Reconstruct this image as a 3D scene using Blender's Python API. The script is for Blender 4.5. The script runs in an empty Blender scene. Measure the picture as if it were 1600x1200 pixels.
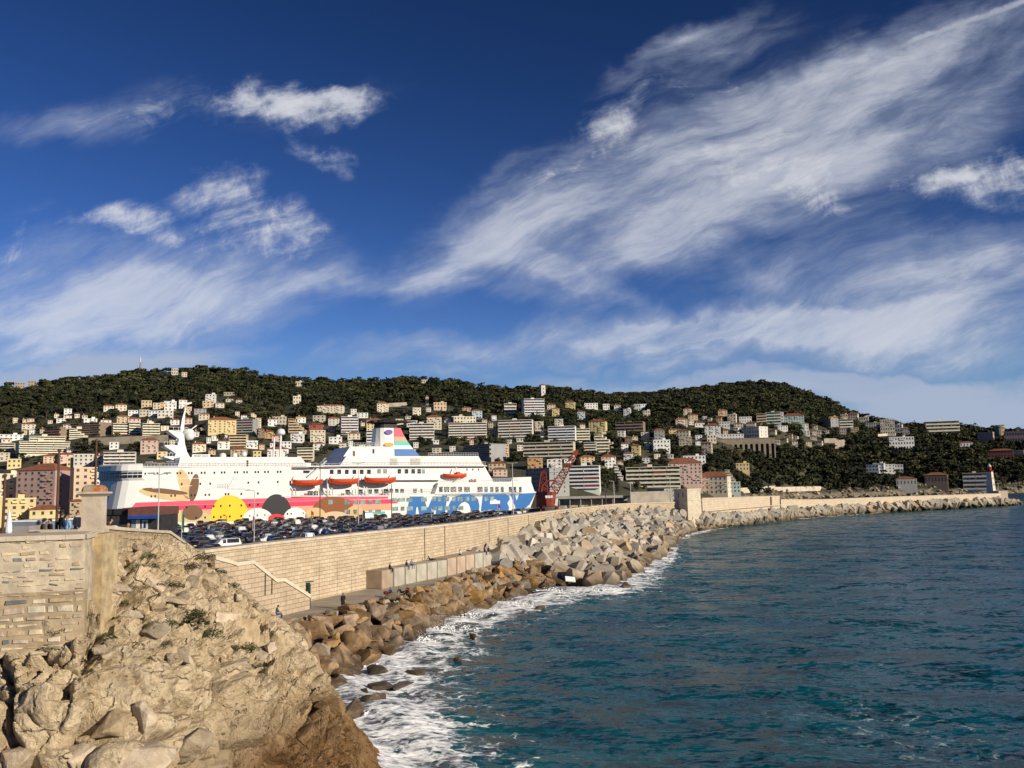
import bpy, bmesh, math, random
import numpy as np
from mathutils import Vector, Matrix, noise as mn
from mathutils.bvhtree import BVHTree
R = math.radians
random.seed(7); rng = np.random.default_rng(7)
S = bpy.context.scene
COL = S.collection
# ------------------------------------------------------------------ camera
FPX, CAMZ, PITCH, ROLL = 1383.0, 17.4, math.atan(159.5/1383), R(1.2)
cf = Vector((0, math.cos(PITCH), math.sin(PITCH)))
_r0 = Vector((1, 0, 0)); _u0 = Vector((0, -math.sin(PITCH), math.cos(PITCH)))
cr = _r0*math.cos(ROLL) - _u0*math.sin(ROLL)
cu = _r0*math.sin(ROLL) + _u0*math.cos(ROLL)
CAM = Vector((0, 0, CAMZ))
cd = bpy.data.cameras.new('camera'); co = bpy.data.objects.new('camera', cd); COL.objects.link(co)
cd.sensor_width = 36; cd.lens = 36*FPX/1600; cd.clip_start = 0.5; cd.clip_end = 20000
co.matrix_world = Matrix(((cr.x, cu.x, -cf.x, 0), (cr.y, cu.y, -cf.y, 0), (cr.z, cu.z, -cf.z, CAMZ), (0, 0, 0, 1)))
S.camera = co
# ------------------------------------------------------------------ light
SUN_EL = R(20); SUN_H = Vector((0.82, -0.57)).normalized()
sd = Vector((SUN_H.x*math.cos(SUN_EL), SUN_H.y*math.cos(SUN_EL), math.sin(SUN_EL)))
sl = bpy.data.lights.new('sun', 'SUN'); sl.energy = 4.6; sl.angle = R(0.5); sl.color = (1.0, 0.89, 0.72)
so = bpy.data.objects.new('sun', sl); COL.objects.link(so)
so.rotation_euler = sd.to_track_quat('Z', 'Y').to_euler(); so.location = (200, -200, 200)
S.view_settings.view_transform = 'Standard'; S.view_settings.look = 'None'
S.view_settings.exposure = 0.22; S.view_settings.gamma = 1.0; S.view_settings.use_curve_mapping = False
try:
    S.cycles.max_bounces = 5; S.cycles.diffuse_bounces = 2; S.cycles.glossy_bounces = 2
    S.cycles.transparent_max_bounces = 4; S.cycles.caustics_reflective = False; S.cycles.caustics_refractive = False
except Exception: pass

def raydir(px, py):
    return cf + cr*((px-800)/FPX) + cu*(-(py-600)/FPX)
def atD(px, py, D):                       # world point at forward distance Y = D
    d = raydir(px, py); return CAM + d*(D/d.y)
def atZ(px, py, z):
    d = raydir(px, py); return CAM + d*((z-CAMZ)/d.z)
def proj(p):
    v = Vector(p)-CAM; k = v.dot(cf)
    return 800+FPX*v.dot(cr)/k, 600-FPX*v.dot(cu)/k

# ------------------------------------------------------------------ sky
W = bpy.data.worlds.new('World'); S.world = W; W.use_nodes = True
nt = W.node_tree; nt.nodes.clear()
def N(t, **k):
    n = nt.nodes.new(t)
    for a, b in k.items(): setattr(n, a, b)
    return n
def L(a, b): nt.links.new(a, b)
def M(op, a, b=None, c=None, clamp=False):
    n = N('ShaderNodeMath', operation=op); n.use_clamp = clamp
    for i, v in enumerate((a, b, c)):
        if v is None: continue
        if isinstance(v, (int, float)): n.inputs[i].default_value = v
        else: L(v, n.inputs[i])
    return n.outputs[0]
def mixc(f, a, b, blend='MIX'):
    n = N('ShaderNodeMix', data_type='RGBA', blend_type=blend)
    for i, v in ((0, f), (6, a), (7, b)):
        if isinstance(v, (int, float)): n.inputs[i].default_value = v
        elif isinstance(v, tuple): n.inputs[i].default_value = v+(1,)
        else: L(v, n.inputs[i])
    return n.outputs[2]
def sstep(x, a, b):
    n = N('ShaderNodeMapRange', interpolation_type='SMOOTHSTEP')
    L(x, n.inputs[0]); n.inputs[1].default_value = a; n.inputs[2].default_value = b
    return n.outputs[0]
def noise_tex(vec, scale, detail=6, rough=.55, dist=0.0, dim='3D'):
    n = N('ShaderNodeTexNoise', noise_dimensions=dim); L(vec, n.inputs['Vector'])
    n.inputs['Scale'].default_value = scale; n.inputs['Detail'].default_value = detail
    n.inputs['Roughness'].default_value = rough; n.inputs['Distortion'].default_value = dist
    return n
def comb(x, y, z=0.0):
    n = N('ShaderNodeCombineXYZ')
    for i, v in enumerate((x, y, z)):
        if isinstance(v, (int, float)): n.inputs[i].default_value = v
        else: L(v, n.inputs[i])
    return n.outputs[0]
sky = N('ShaderNodeTexSky', sky_type='NISHITA'); sky.sun_disc = False
sky.sun_elevation = SUN_EL; sky.sun_rotation = math.atan2(SUN_H.x, SUN_H.y)
sky.air_density = 1.0; sky.dust_density = 0.0; sky.ozone_density = 2.5; sky.altitude = 1500
tc = N('ShaderNodeTexCoord'); sx = N('ShaderNodeSeparateXYZ'); L(tc.outputs['Generated'], sx.inputs[0])
ya = M('MAXIMUM', M('ABSOLUTE', sx.outputs[1]), .05)
U = M('DIVIDE', sx.outputs[0], ya); V = M('DIVIDE', sx.outputs[2], ya)
uv = comb(U, V)
ih = M('DIVIDE', 1.0, M('ADD', M('MAXIMUM', V, 0.0), .28))
q = comb(M('MULTIPLY', U, ih), ih)                     # position on a cloud layer overhead
wn = noise_tex(q, 2.2, 3, .5)
wv = N('ShaderNodeVectorMath', operation='MULTIPLY_ADD'); L(wn.outputs['Color'], wv.inputs[0]); wv.inputs[1].default_value = (.5, .5, 0); L(q, wv.inputs[2])
def streak(src, ang, la, lc):                          # coordinates stretched along a wind direction
    m = N('ShaderNodeMapping', vector_type='TEXTURE'); L(src, m.inputs[0]); m.inputs['Rotation'].default_value = (0, 0, R(ang)); m.inputs['Scale'].default_value = (la, lc, 1); return m.outputs[0]
uw = N('ShaderNodeVectorMath', operation='MULTIPLY_ADD'); L(noise_tex(uv, 3.0, 4, .55).outputs['Color'], uw.inputs[0]); uw.inputs[1].default_value = (.14, .10, 0); L(uv, uw.inputs[2])
n1 = noise_tex(streak(uw.outputs[0], 24, .36, .10), 1.0, 10, .66, .35).outputs[0]
n1b = noise_tex(streak(uw.outputs[0], 18, .15, .034), 1.0, 9, .68, .3).outputs[0]
n2 = noise_tex(uw.outputs[0], 17.0, 10, .68, .3).outputs[0]
n3 = noise_tex(streak(uv, 3, .40, .07), 1.0, 8, .6, .3).outputs[0]
# edge wobble so no cloud keeps an elliptical outline
wob = noise_tex(uv, 5.0, 5, .6).outputs['Color']
wb = N('ShaderNodeVectorMath', operation='MULTIPLY_ADD'); L(wob, wb.inputs[0]); wb.inputs[1].default_value = (.16, .12, 0); L(uv, wb.inputs[2])
wb2 = N('ShaderNodeVectorMath', operation='SUBTRACT'); L(wb.outputs[0], wb2.inputs[0]); wb2.inputs[1].default_value = (.08, .06, 0)
def blob(px, py, ra, rb, ang, wgt, src):
    d = raydir(px, py); g = N('ShaderNodeMapping', vector_type='TEXTURE'); L(src, g.inputs[0])
    g.inputs['Location'].default_value = (d.x/d.y, d.z/d.y, 0)
    g.inputs['Rotation'].default_value = (0, 0, R(ang)); g.inputs['Scale'].default_value = (ra/FPX, rb/FPX, 1)
    t = N('ShaderNodeTexGradient', gradient_type='SPHERICAL'); L(g.outputs[0], t.inputs[0])
    return M('MULTIPLY', t.outputs['Fac'], wgt)
def cover(lst, src):
    acc = None
    for b in lst:
        v = blob(*b, src); acc = v if acc is None else M('ADD', acc, v)
    return M('MINIMUM', acc, 1.25)
w2 = wb2.outputs[0]
puff = cover([(480,150,150,55,-6,1.1), (330,158,260,60,4,.62), (130,172,260,45,0,.42), (545,160,75,42,-12,.9), (490,225,110,38,-25,.75), (530,258,60,28,-20,.5),
  (350,285,95,62,28,1.0), (215,345,85,42,-22,.95), (405,375,120,90,-10,1.0), (300,405,280,120,6,.6), (20,405,110,50,0,.7), (120,360,150,45,-5,.5),
  (960,195,95,60,10,.7), (1000,130,170,80,18,.55), (860,270,130,75,30,.8), (1260,270,240,130,14,1.0), (1480,285,230,70,4,.95), (1100,225,330,120,20,.85),
  (1560,290,160,50,0,.6), (1180,110,150,60,14,.45), (1590,150,90,70,0,.6), (1490,378,70,30,0,.6)], w2)
veil = cover([(300,165,420,70,3,.55), (130,180,200,40,0,.35), (200,455,440,130,2,1.05), (60,510,420,110,0,.9), (330,480,300,80,8,.4), (760,370,230,110,36,.9), (900,300,260,120,30,.75), (1130,240,420,150,22,.95), (1400,130,480,110,16,.75),
  (1250,330,420,130,14,.7), (1000,390,280,80,24,.8), (1060,60,230,34,26,.8), (860,430,260,90,-40,.65), (980,470,120,26,-25,.7), (880,420,110,30,-45,.5), (1330,260,260,60,10,.5), (1480,200,300,80,14,.6), (690,430,120,40,30,.5), (1100,80,260,60,20,.5), (520,455,160,24,-4,.5), (1400,440,440,100,6,.95), (1150,430,260,60,-22,.45), (1560,420,260,110,0,.55),
  (1050,530,660,46,3,1.35), (1420,540,480,55,3,1.15), (1300,500,420,30,5,.6), (650,548,220,30,2,.4), (700,455,210,26,-8,.4), (1500,50,420,120,18,.6)], w2)
low = cover([(1250,605,440,40,2,1.6), (1520,625,380,55,0,1.6), (1000,588,300,22,2,.8), (180,566,340,40,3,1.2), (-40,585,260,40,0,.8), (700,580,160,14,0,.5)], w2)
tx = M('SUBTRACT', M('ADD', M('MULTIPLY', n2, .55), M('MULTIPLY', n1b, .45)), .5)
tv = M('SUBTRACT', M('ADD', M('MULTIPLY', n1, .62), M('MULTIPLY', n1b, .38)), .5)
dp = M('MULTIPLY', sstep(M('ADD', M('MULTIPLY', puff, .62), M('MULTIPLY', tx, 2.6)), .12, 1.05), sstep(puff, .0, .55))
dv = M('MULTIPLY', sstep(M('ADD', M('MULTIPLY', veil, .62), M('MULTIPLY', tv, 2.4)), -.10, 1.15), sstep(veil, .0, .45))
dl = M('MULTIPLY', sstep(M('ADD', M('MULTIPLY', low, .62), M('MULTIPLY', M('SUBTRACT', n3, .5), 1.6)), .05, .75), sstep(low, .0, .3))
# contrail
d1, d2 = raydir(1640, -12), raydir(1130, 172)
a1, a2 = Vector((d1.x/d1.y, d1.z/d1.y)), Vector((d2.x/d2.y, d2.z/d2.y)); e12 = (a2-a1).normalized()
w3 = noise_tex(uv, 22, 4, .6).outputs[0]
cross = M('ADD', M('ADD', M('MULTIPLY', U, -e12.y), M('MULTIPLY', V, e12.x)), a1.x*e12.y-a1.y*e12.x)
cross = M('ADD', cross, M('MULTIPLY', M('SUBTRACT', w3, .5), .016))
along = M('ADD', M('MULTIPLY', M('SUBTRACT', U, a1.x), e12.x), M('MULTIPLY', M('SUBTRACT', V, a1.y), e12.y))
trail = M('MULTIPLY', M('SUBTRACT', 1.0, sstep(M('ABSOLUTE', cross), .001, .008)), M('SUBTRACT', 1.0, sstep(along, .15, .42)))
trail = M('MULTIPLY', trail, M('ADD', .25, M('MULTIPLY', w3, .6)))
behind = sstep(sx.outputs[1], -.05, .12)
dens = M('MULTIPLY', M('MAXIMUM', M('MAXIMUM', M('MULTIPLY', dp, .80), M('MULTIPLY', dv, .78)), M('MAXIMUM', M('MULTIPLY', dl, .85), M('MULTIPLY', trail, 1.0))), behind)
gen = M('MULTIPLY', M('MULTIPLY', sstep(n1, .5, .75), .5), M('SUBTRACT', 1.0, behind))
dens = M('MAXIMUM', dens, gen)
hs = N('ShaderNodeHueSaturation'); L(sky.outputs[0], hs.inputs['Color'])
hs.inputs['Saturation'].default_value = 1.25; hs.inputs['Value'].default_value = 1.0; hs.inputs['Hue'].default_value = .512
sc1 = N('ShaderNodeVectorMath', operation='MULTIPLY'); L(hs.outputs[0], sc1.inputs[0]); sc1.inputs[1].default_value = (.78, .86, 1.10)
lum = N('ShaderNodeRGBToBW'); L(sc1.outputs[0], lum.inputs[0])
sc2 = N('ShaderNodeVectorMath', operation='SCALE'); L(sc1.outputs[0], sc2.inputs[0]); ll = M('MULTIPLY', lum.outputs[0], .105); L(M('DIVIDE', M('MULTIPLY', M('POWER', ll, .80), 2.55), M('ADD', 1.0, M('POWER', M('DIVIDE', ll, .42), 2.2))), sc2.inputs['Scale'])
ccol = mixc(M('MAXIMUM', M('MAXIMUM', M('MULTIPLY', trail, .9), sstep(dp, .1, .8)), M('MULTIPLY', sstep(dv, .35, .95), .7)), (3.4, 3.9, 5.0), (6.4, 6.5, 6.8))
hazy = mixc(M('MULTIPLY', M('SUBTRACT', 1.0, sstep(sx.outputs[2], .0, .20)), .92), sc2.outputs[0], (1.7, 3.0, 4.7))   # low air over the water
fin = mixc(dens, hazy, ccol)
fin = mixc(sstep(sx.outputs[2], -.04, -.005), (.12, .40, .62), fin)      # below the horizon: sea, not soil
bg = N('ShaderNodeBackground'); bg.inputs[1].default_value = 0.105; L(fin, bg.inputs[0])
wo = N('ShaderNodeOutputWorld'); L(bg.outputs[0], wo.inputs[0])
try: W.cycles.sampling_method = 'MANUAL'; W.cycles.sample_map_resolution = 512
except Exception: pass
# ------------------------------------------------------------------ helpers
class G:                                    # node helper bound to one material tree
    def __init__(s, name):
        s.m = bpy.data.materials.new(name); s.m.use_nodes = True; s.t = s.m.node_tree
        s.b = s.t.nodes['Principled BSDF']
    def use(s):
        global nt; nt = s.t; return s
MATS = {}
def pmat(name, rgb, rough=.8, var=.15, scale=1.2, bump=0.0, bscale=4.0, objvar=0.0, spec=.3, metal=0.0, rgb2=None, detail=5):
    if name in MATS: return MATS[name]
    g = G(name).use()
    tc = N('ShaderNodeTexCoord').outputs['Object']
    n = noise_tex(tc, scale, detail, .6).outputs[0]
    n = sstep(n, .3, .7)
    a = tuple(c*(1-var) for c in rgb); b = tuple(min(1, c*(1+var)) for c in rgb) if rgb2 is None else rgb2
    c = mixc(n, a, b)
    if objvar:
        oi = N('ShaderNodeObjectInfo'); h = N('ShaderNodeHueSaturation'); L(c, h.inputs['Color'])
        L(M('ADD', 1-objvar, M('MULTIPLY', oi.outputs['Random'], 2*objvar)), h.inputs['Value'])
        L(M('ADD', .495, M('MULTIPLY', M('FRACT', M('MULTIPLY', oi.outputs['Random'], 7.3)), .012)), h.inputs['Hue'])
        c = h.outputs[0]
    L(c, g.b.inputs['Base Color'])
    g.b.inputs['Roughness'].default_value = rough; g.b.inputs['Metallic'].default_value = metal
    g.b.inputs['Specular IOR Level'].default_value = spec
    if bump:
        bn = N('ShaderNodeBump'); bn.inputs['Strength'].default_value = .8; bn.inputs['Distance'].default_value = bump
        L(noise_tex(tc, bscale, 8, .65).outputs[0], bn.inputs['Height']); L(bn.outputs[0], g.b.inputs['Normal'])
    MATS[name] = g.m; return g.m

class MB:
    def __init__(s): s.v = []; s.f = []; s.m = []
    def add(s, vs, fs, mi=0):
        o = len(s.v); s.v += [tuple(v) for v in vs]; s.f += [tuple(i+o for i in f) for f in fs]; s.m += [mi]*len(fs); return s
    def box(s, c, d, mi=0, X=None):
        x, y, z = d[0]/2, d[1]/2, d[2]/2
        vs = [Vector((a*x, b*y, e*z)) for a in (-1, 1) for b in (-1, 1) for e in (-1, 1)]
        if X is not None: vs = [X @ v for v in vs]
        vs = [v+Vector(c) for v in vs]
        return s.add(vs, [(0, 1, 3, 2), (4, 6, 7, 5), (0, 4, 5, 1), (2, 3, 7, 6), (0, 2, 6, 4), (1, 5, 7, 3)], mi)
    def bb(s, x0, x1, y0, y1, z0, z1, mi=0): return s.box(((x0+x1)/2, (y0+y1)/2, (z0+z1)/2), (x1-x0, y1-y0, z1-z0), mi)
    def bar(s, p, q, r, n=6, mi=0, r2=None, cap=True):
        p, q = Vector(p), Vector(q); r2 = r if r2 is None else r2; d = q-p
        if d.length < 1e-6: return s
        Q = d.to_track_quat('Z', 'Y').to_matrix(); vs = []
        for k in range(n):
            a = 2*math.pi*k/n; o = Q @ Vector((math.cos(a), math.sin(a), 0)); vs += [p+o*r, q+o*r2]
        fs = [(2*k, 2*((k+1) % n), 2*((k+1) % n)+1, 2*k+1) for k in range(n)]
        if cap: fs += [tuple(2*k for k in reversed(range(n))), tuple(2*k+1 for k in range(n))]
        return s.add(vs, fs, mi)
    def path(s, pts, r, n=6, mi=0):
        for a, b in zip(pts, pts[1:]): s.bar(a, b, r, n, mi)
        return s
    def prism(s, poly, fn, d0, d1, mi=0):    # poly: 2-D points; fn(x,y,depth)->3-D; closed solid
        n = len(poly); vs = [fn(x, y, d0) for x, y in poly]+[fn(x, y, d1) for x, y in poly]
        fs = [(i, (i+1) % n, n+(i+1) % n, n+i) for i in range(n)]+[tuple(reversed(range(n))), tuple(range(n, 2*n))]
        return s.add(vs, fs, mi)
    def loft(s, rings, mi=0, closed=True, caps=True):
        n = len(rings[0]); vs = [p for r in rings for p in r]; fs = []
        for j in range(len(rings)-1):
            for i in range(n if closed else n-1):
                k = (i+1) % n; fs.append((j*n+i, j*n+k, (j+1)*n+k, (j+1)*n+i))
        if caps: fs += [tuple(reversed(range(n))), tuple((len(rings)-1)*n+i for i in range(n))]
        return s.add(vs, fs, mi)
    def ball(s, c, r, mi=0, n=8, m=5, sq=(1, 1, 1)):
        rings = []
        for j in range(1, m):
            t = math.pi*j/m; rings.append([Vector(c)+Vector((r*sq[0]*math.sin(t)*math.cos(2*math.pi*i/n), r*sq[1]*math.sin(t)*math.sin(2*math.pi*i/n), -r*sq[2]*math.cos(t))) for i in range(n)])
        return s.loft(rings, mi)
    def lathe(s, c, prof, n=16, mi=0):
        return s.loft([[Vector(c)+Vector((r*math.cos(2*math.pi*i/n), r*math.sin(2*math.pi*i/n), z)) for i in range(n)] for r, z in prof], mi)
    def mesh(s, name, mats, smooth=False):
        me = bpy.data.meshes.new(name); me.from_pydata(s.v, [], s.f)
        for m in (mats if isinstance(mats, (list, tuple)) else [mats]): me.materials.append(m)
        me.polygons.foreach_set('material_index', s.m)
        bm = bmesh.new(); bm.from_mesh(me); bmesh.ops.recalc_face_normals(bm, faces=bm.faces); bm.to_mesh(me); bm.free()
        if smooth: me.polygons.foreach_set('use_smooth', [True]*len(me.polygons))
        return me
    def build(s, name, mats, parent=None, smooth=False, loc=None):
        return link(name, s.mesh(name, mats, smooth), parent, loc)
def link(name, me, parent=None, loc=None, label=None):
    o = bpy.data.objects.new(name, me); COL.objects.link(o)
    if parent is not None: o.parent = parent
    if loc is not None: o.location = loc
    if label: o['label'] = label
    return o
def arr_mesh(name, V, F, mats, mi=None, smooth=False):      # numpy verts (n,3), faces (m,k)
    me = bpy.data.meshes.new(name); V = np.asarray(V, np.float32); F = np.asarray(F, np.int32); k = F.shape[1]
    me.vertices.add(len(V)); me.vertices.foreach_set('co', V.ravel())
    me.loops.add(F.size); me.loops.foreach_set('vertex_index', F.ravel())
    me.polygons.add(len(F)); me.polygons.foreach_set('loop_start', np.arange(0, F.size, k, dtype=np.int32))
    for m in (mats if isinstance(mats, (list, tuple)) else [mats]): me.materials.append(m)
    if mi is not None: me.polygons.foreach_set('material_index', np.asarray(mi, np.int32))
    me.polygons.foreach_set('use_smooth', np.full(len(F), smooth)); me.update(calc_edges=True); me.validate(); return me
def grid_faces(nu, nv):
    i = np.arange(nv-1)[:, None]*nu+np.arange(nu-1)[None, :]; i = i.ravel()
    return np.stack([i, i+1, i+1+nu, i+nu], 1)
def kind(o, k='structure'): o['kind'] = k; return o
RECS = []                                    # things whose labels are settled at the end
def tag(o, label, cat, group=None, px=None):
    o['label'] = label; o['category'] = cat
    if group: o['group'] = group
    if px is not None: RECS.append((o, px))
    return o
def thing(name, label, cat, loc=(0, 0, 0), rz=0, group=None, px=None):
    o = bpy.data.objects.new(name, None); COL.objects.link(o); o.location = loc; o.rotation_euler = (0, 0, rz); o.empty_display_size = .3
    return tag(o, label, cat, group, px)
def dup(src, loc, rz=0.0, scale=1.0):
    r = src.copy(); COL.objects.link(r); r.location = loc; r.rotation_euler = (0, 0, rz); r.scale = (scale,)*3 if isinstance(scale, (int, float)) else scale
    for ch in src.children:
        c = ch.copy(); COL.objects.link(c); c.parent = r
        for g in ch.children:
            d = g.copy(); COL.objects.link(d); d.parent = c
    return r
ORD = ['leftmost', 'second from left', 'third from left', 'fourth from left', 'fifth from left', 'sixth from left', 'seventh from left', 'eighth from left', 'ninth from left', 'tenth from left', 'eleventh from left', 'twelfth from left']
NUM = ['', 'one', 'two', 'three', 'four', 'five', 'six', 'seven', 'eight', 'nine', 'ten', 'eleven', 'twelve']
def settle_labels():
    d = {}
    for o, px in RECS: d.setdefault(o['label'], []).append((px, o))
    for lab, l in d.items():
        if len(l) == 1: continue
        l.sort(key=lambda t: t[0]); n = len(l)
        if n > 12:
            for _, o in l:
                if 'group' not in o: o['group'] = lab
            continue
        for i, (_, o) in enumerate(l):
            w = 'rightmost' if i == n-1 else ORD[i]
            o['label'] = f'{w}: {lab}'
def fb(p, sc, oct=4, seed=0.0, gain=.5):
    v = 0; a = 1.0; t = 0
    q = Vector(p)*sc+Vector((seed, seed*1.7, -seed))
    for _ in range(oct): v += a*mn.noise(q); t += a; a *= gain; q = q*2.03
    return v/t
glass = pmat('dark_glass', (.018, .022, .028), rough=.12, var=.4, scale=.7, spec=.7)
# ------------------------------------------------------------------ layout curves
WALL = [(315, 90.8, 11.6), (425, 103, 11.6), (550, 119, 11.6), (590, 125, 11.6), (675, 139.5, 11.55), (740, 156, 11.5), (790, 179, 11.4), (840, 207.6, 11.2),
        (890, 243, 11.0), (965, 300, 10.8), (1010, 316, 10.6), (1060, 322, 10.5)]
def pxX(px, py, D): return atD(px, py, D).x
WTOP = [(315, 857.8), (425, 845), (550, 832), (590, 828), (675, 819.7), (740, 813), (790, 806), (840, 800), (890, 794), (965, 786), (1010, 784), (1060, 784)]
WP = [Vector((pxX(a[0], b[1], a[1]), a[1], a[2])) for a, b in zip(WALL, WTOP)]
FAR = [(1097, 779, 328), (1140, 778, 351), (1218, 775.4, 392)]
FP = [atD(*p) for p in FAR]
LOW = [(1220, 781, 394), (1280, 781, 424), (1400, 776.5, 462), (1540, 772, 509), (1566, 771.5, 520)]
LP = [atD(*p) for p in LOW]
def lerp_path(pts, t):                        # t in [0,1] by arc length (xy)
    ls = [0]
    for a, b in zip(pts, pts[1:]): ls.append(ls[-1]+(b-a).length)
    s = max(0, min(1, t))*ls[-1]
    for i in range(len(pts)-1):
        if s <= ls[i+1] or i == len(pts)-2:
            k = (s-ls[i])/max(1e-6, ls[i+1]-ls[i]); return pts[i].lerp(pts[i+1], k)
SHORE_PX = [(600, 1200), (578, 1150), (560, 1105), (562, 1062), (600, 1042), (645, 1012), (662, 987), (694, 978), (742, 961), (787, 948), (829, 937), (865, 924),
            (937, 925), (990, 895), (1036, 872), (1054, 846), (1077, 836), (1140, 824), (1220, 814), (1300, 807), (1360, 803), (1420, 798), (1480, 794.5), (1540, 792), (1588, 788)]
SHORE = [atZ(x, y, 0) for x, y in SHORE_PX]
# ------------------------------------------------------------------ sea
def make_sea():
    th = np.concatenate([np.linspace(-180, -46, 20)[:-1], np.linspace(-46, 46, 330), np.linspace(46, 180, 20)[1:]])
    th = np.radians(th); r = 18*np.power(9000/18, np.linspace(0, 1, 340))
    rr, tt = np.meshgrid(r, th, indexing='ij'); X = rr*np.sin(tt); Y = rr*np.cos(tt); Z = np.zeros_like(X)
    g = np.random.default_rng(3)
    for k in range(20):
        lam = 2.2*1.14**k; a = g.normal(R(205), .55); ph = g.uniform(0, 6.28)
        amp = .011*lam**.60; kx = 2*math.pi/lam
        fade = np.clip((lam*60-rr)/(lam*60), 0, 1)
        w = np.sin(kx*(X*math.sin(a)+Y*math.cos(a))+ph+1.3*np.sin(X*.031+k)+1.1*np.sin(Y*.027-k))
        Z += amp*fade*(w+.35*w*w-.17)
    V = np.stack([X, Y, Z], -1).reshape(-1, 3); nu = len(th); nv = len(r)
    P = np.array([(p.x, p.y) for p in SHORE]); d = np.full(len(V), 1e9)
    for a, b in zip(P[:-1], P[1:]):
        ab = b-a; t = np.clip(((V[:, :2]-a)@ab)/(ab@ab), 0, 1); d = np.minimum(d, np.linalg.norm(V[:, :2]-(a+t[:, None]*ab), axis=1))
    V[:, 2] *= np.clip(.35+d/30, 0, 1)
    # swash lifted against the rocks
    V[:, 2] += .55*np.exp(-(d/5)**2)*(.5+.5*np.sin(V[:, 0]*.9+V[:, 1]*.5))
    me = arr_mesh('sea', V, grid_faces(nu, nv), sea_mat(), smooth=True)
    at = me.attributes.new('shore', 'FLOAT', 'POINT'); at.data.foreach_set('value', d.astype(np.float32))
    kind(link('sea', me))
def sea_mat():
    g = G('sea_water').use(); b = g.b
    geo = N('ShaderNodeNewGeometry').outputs['Position']
    at = N('ShaderNodeAttribute', attribute_name='shore').outputs['Fac']
    wn = noise_tex(geo, .22, 4, .6).outputs['Color']
    wv = N('ShaderNodeVectorMath', operation='MULTIPLY_ADD'); L(wn, wv.inputs[0]); wv.inputs[1].default_value = (6, 6, 0); L(geo, wv.inputs[2])
    def lace(sc, w0, w1):
        v = N('ShaderNodeTexVoronoi', feature='DISTANCE_TO_EDGE'); L(wv.outputs[0], v.inputs['Vector']); v.inputs['Scale'].default_value = sc
        return M('SUBTRACT', 1.0, sstep(v.outputs['Distance'], w0, w1))
    l1 = lace(.30, .0, .34); l2 = lace(.85, .0, .36)
    patch = noise_tex(geo, .05, 4, .6, .5).outputs[0]; fine = noise_tex(wv.outputs[0], 1.5, 8, .74).outputs[0]; med = noise_tex(wv.outputs[0], .35, 5, .65).outputs[0]
    sg = N('ShaderNodeSeparateXYZ'); L(geo, sg.inputs[0]); ae = M('MULTIPLY', at, M('ADD', 1.0, M('MULTIPLY', sstep(sg.outputs[1], 150, 300), 2.6)))   # surf dies down along the sheltered mole
    prox = M('SUBTRACT', 1.0, sstep(ae, .0, 12.5)); prox2 = M('POWER', prox, 1.5); mid = M('SUBTRACT', 1.0, sstep(at, 3.0, 34.0)); far = M('SUBTRACT', 1.0, sstep(at, 20., 120.))
    web = M('ADD', M('MULTIPLY', l1, .55), M('MULTIPLY', l2, .45))
    amt = M('ADD', M('MULTIPLY', prox2, .88), M('ADD', M('MULTIPLY', M('SUBTRACT', med, .5), 1.5), M('ADD', M('MULTIPLY', M('SUBTRACT', fine, .5), 1.5), M('MULTIPLY', M('SUBTRACT', web, .45), .9))))
    f1 = M('MULTIPLY', sstep(amt, .46, .84), sstep(prox, .0, .12))
    f3 = M('MULTIPLY', sstep(M('ADD', M('MULTIPLY', fine, .8), M('MULTIPLY', web, .25)), .66, .72), M('MULTIPLY', far, M('MULTIPLY', sstep(patch, .50, .66), .5)))
    caps = M('MULTIPLY', sstep(noise_tex(geo, .16, 9, .74).outputs[0], .76, .80), .35)
    foam = M('MINIMUM', M('MAXIMUM', f1, M('MAXIMUM', f3, caps)), 1.0)
    tur = M('MULTIPLY', M('MULTIPLY', mid, sstep(patch, .3, .7)), .5)
    deep = mixc(sstep(M('ADD', at, M('MULTIPLY', M('SUBTRACT', noise_tex(geo, .014, 4, .6).outputs[0], .5), 160)), 25, 170), (.001, .066, .088), (.001, .034, .074))
    wc = mixc(tur, deep, (.03, .15, .16))
    L(mixc(foam, wc, (.90, .91, .90)), b.inputs['Base Color'])
    L(M('ADD', .22, M('MULTIPLY', foam, .5)), b.inputs['Roughness']); b.inputs['IOR'].default_value = 1.33
    L(M("SUBTRACT", .27, M("MULTIPLY", foam, .2)), b.inputs["Specular IOR Level"])
    st = N('ShaderNodeMapping'); L(geo, st.inputs[0]); st.inputs['Rotation'].default_value = (0, 0, R(-12)); st.inputs['Scale'].default_value = (.55, 1.0, 1)
    def slope(sc, k, det):                   # wave slopes straight from noise, so far water keeps its full roughness
        v = N('ShaderNodeVectorMath', operation='MULTIPLY_ADD'); L(noise_tex(st.outputs[0], sc, det, .6, .3).outputs['Color'], v.inputs[0]); v.inputs[1].default_value = (k, k, 0); v.inputs[2].default_value = (-k/2, -k/2, 0); return v.outputs[0]
    def vadd(p, q):
        v = N('ShaderNodeVectorMath', operation='ADD'); L(p, v.inputs[0]); L(q, v.inputs[1]); return v.outputs[0]
    ss = N('ShaderNodeVectorMath', operation='SCALE'); L(vadd(vadd(slope(.22, .8, 2), slope(.75, 1.05, 3)), slope(2.6, 1.2, 2)), ss.inputs[0])
    L(M('ADD', 1.0, M('MULTIPLY', sstep(sg.outputs[1], 90, 300), 1.3)), ss.inputs['Scale'])      # steeper chop offshore
    nn = vadd(ss.outputs[0], N('ShaderNodeNewGeometry').outputs['Normal'])
    fv = N('ShaderNodeVectorMath', operation='MULTIPLY_ADD'); L(noise_tex(wv.outputs[0], 1.4, 5, .7).outputs['Color'], fv.inputs[0]); fv.inputs[1].default_value = (1.6, 1.6, 0); fv.inputs[2].default_value = (-.8, -.8, 0)
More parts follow.
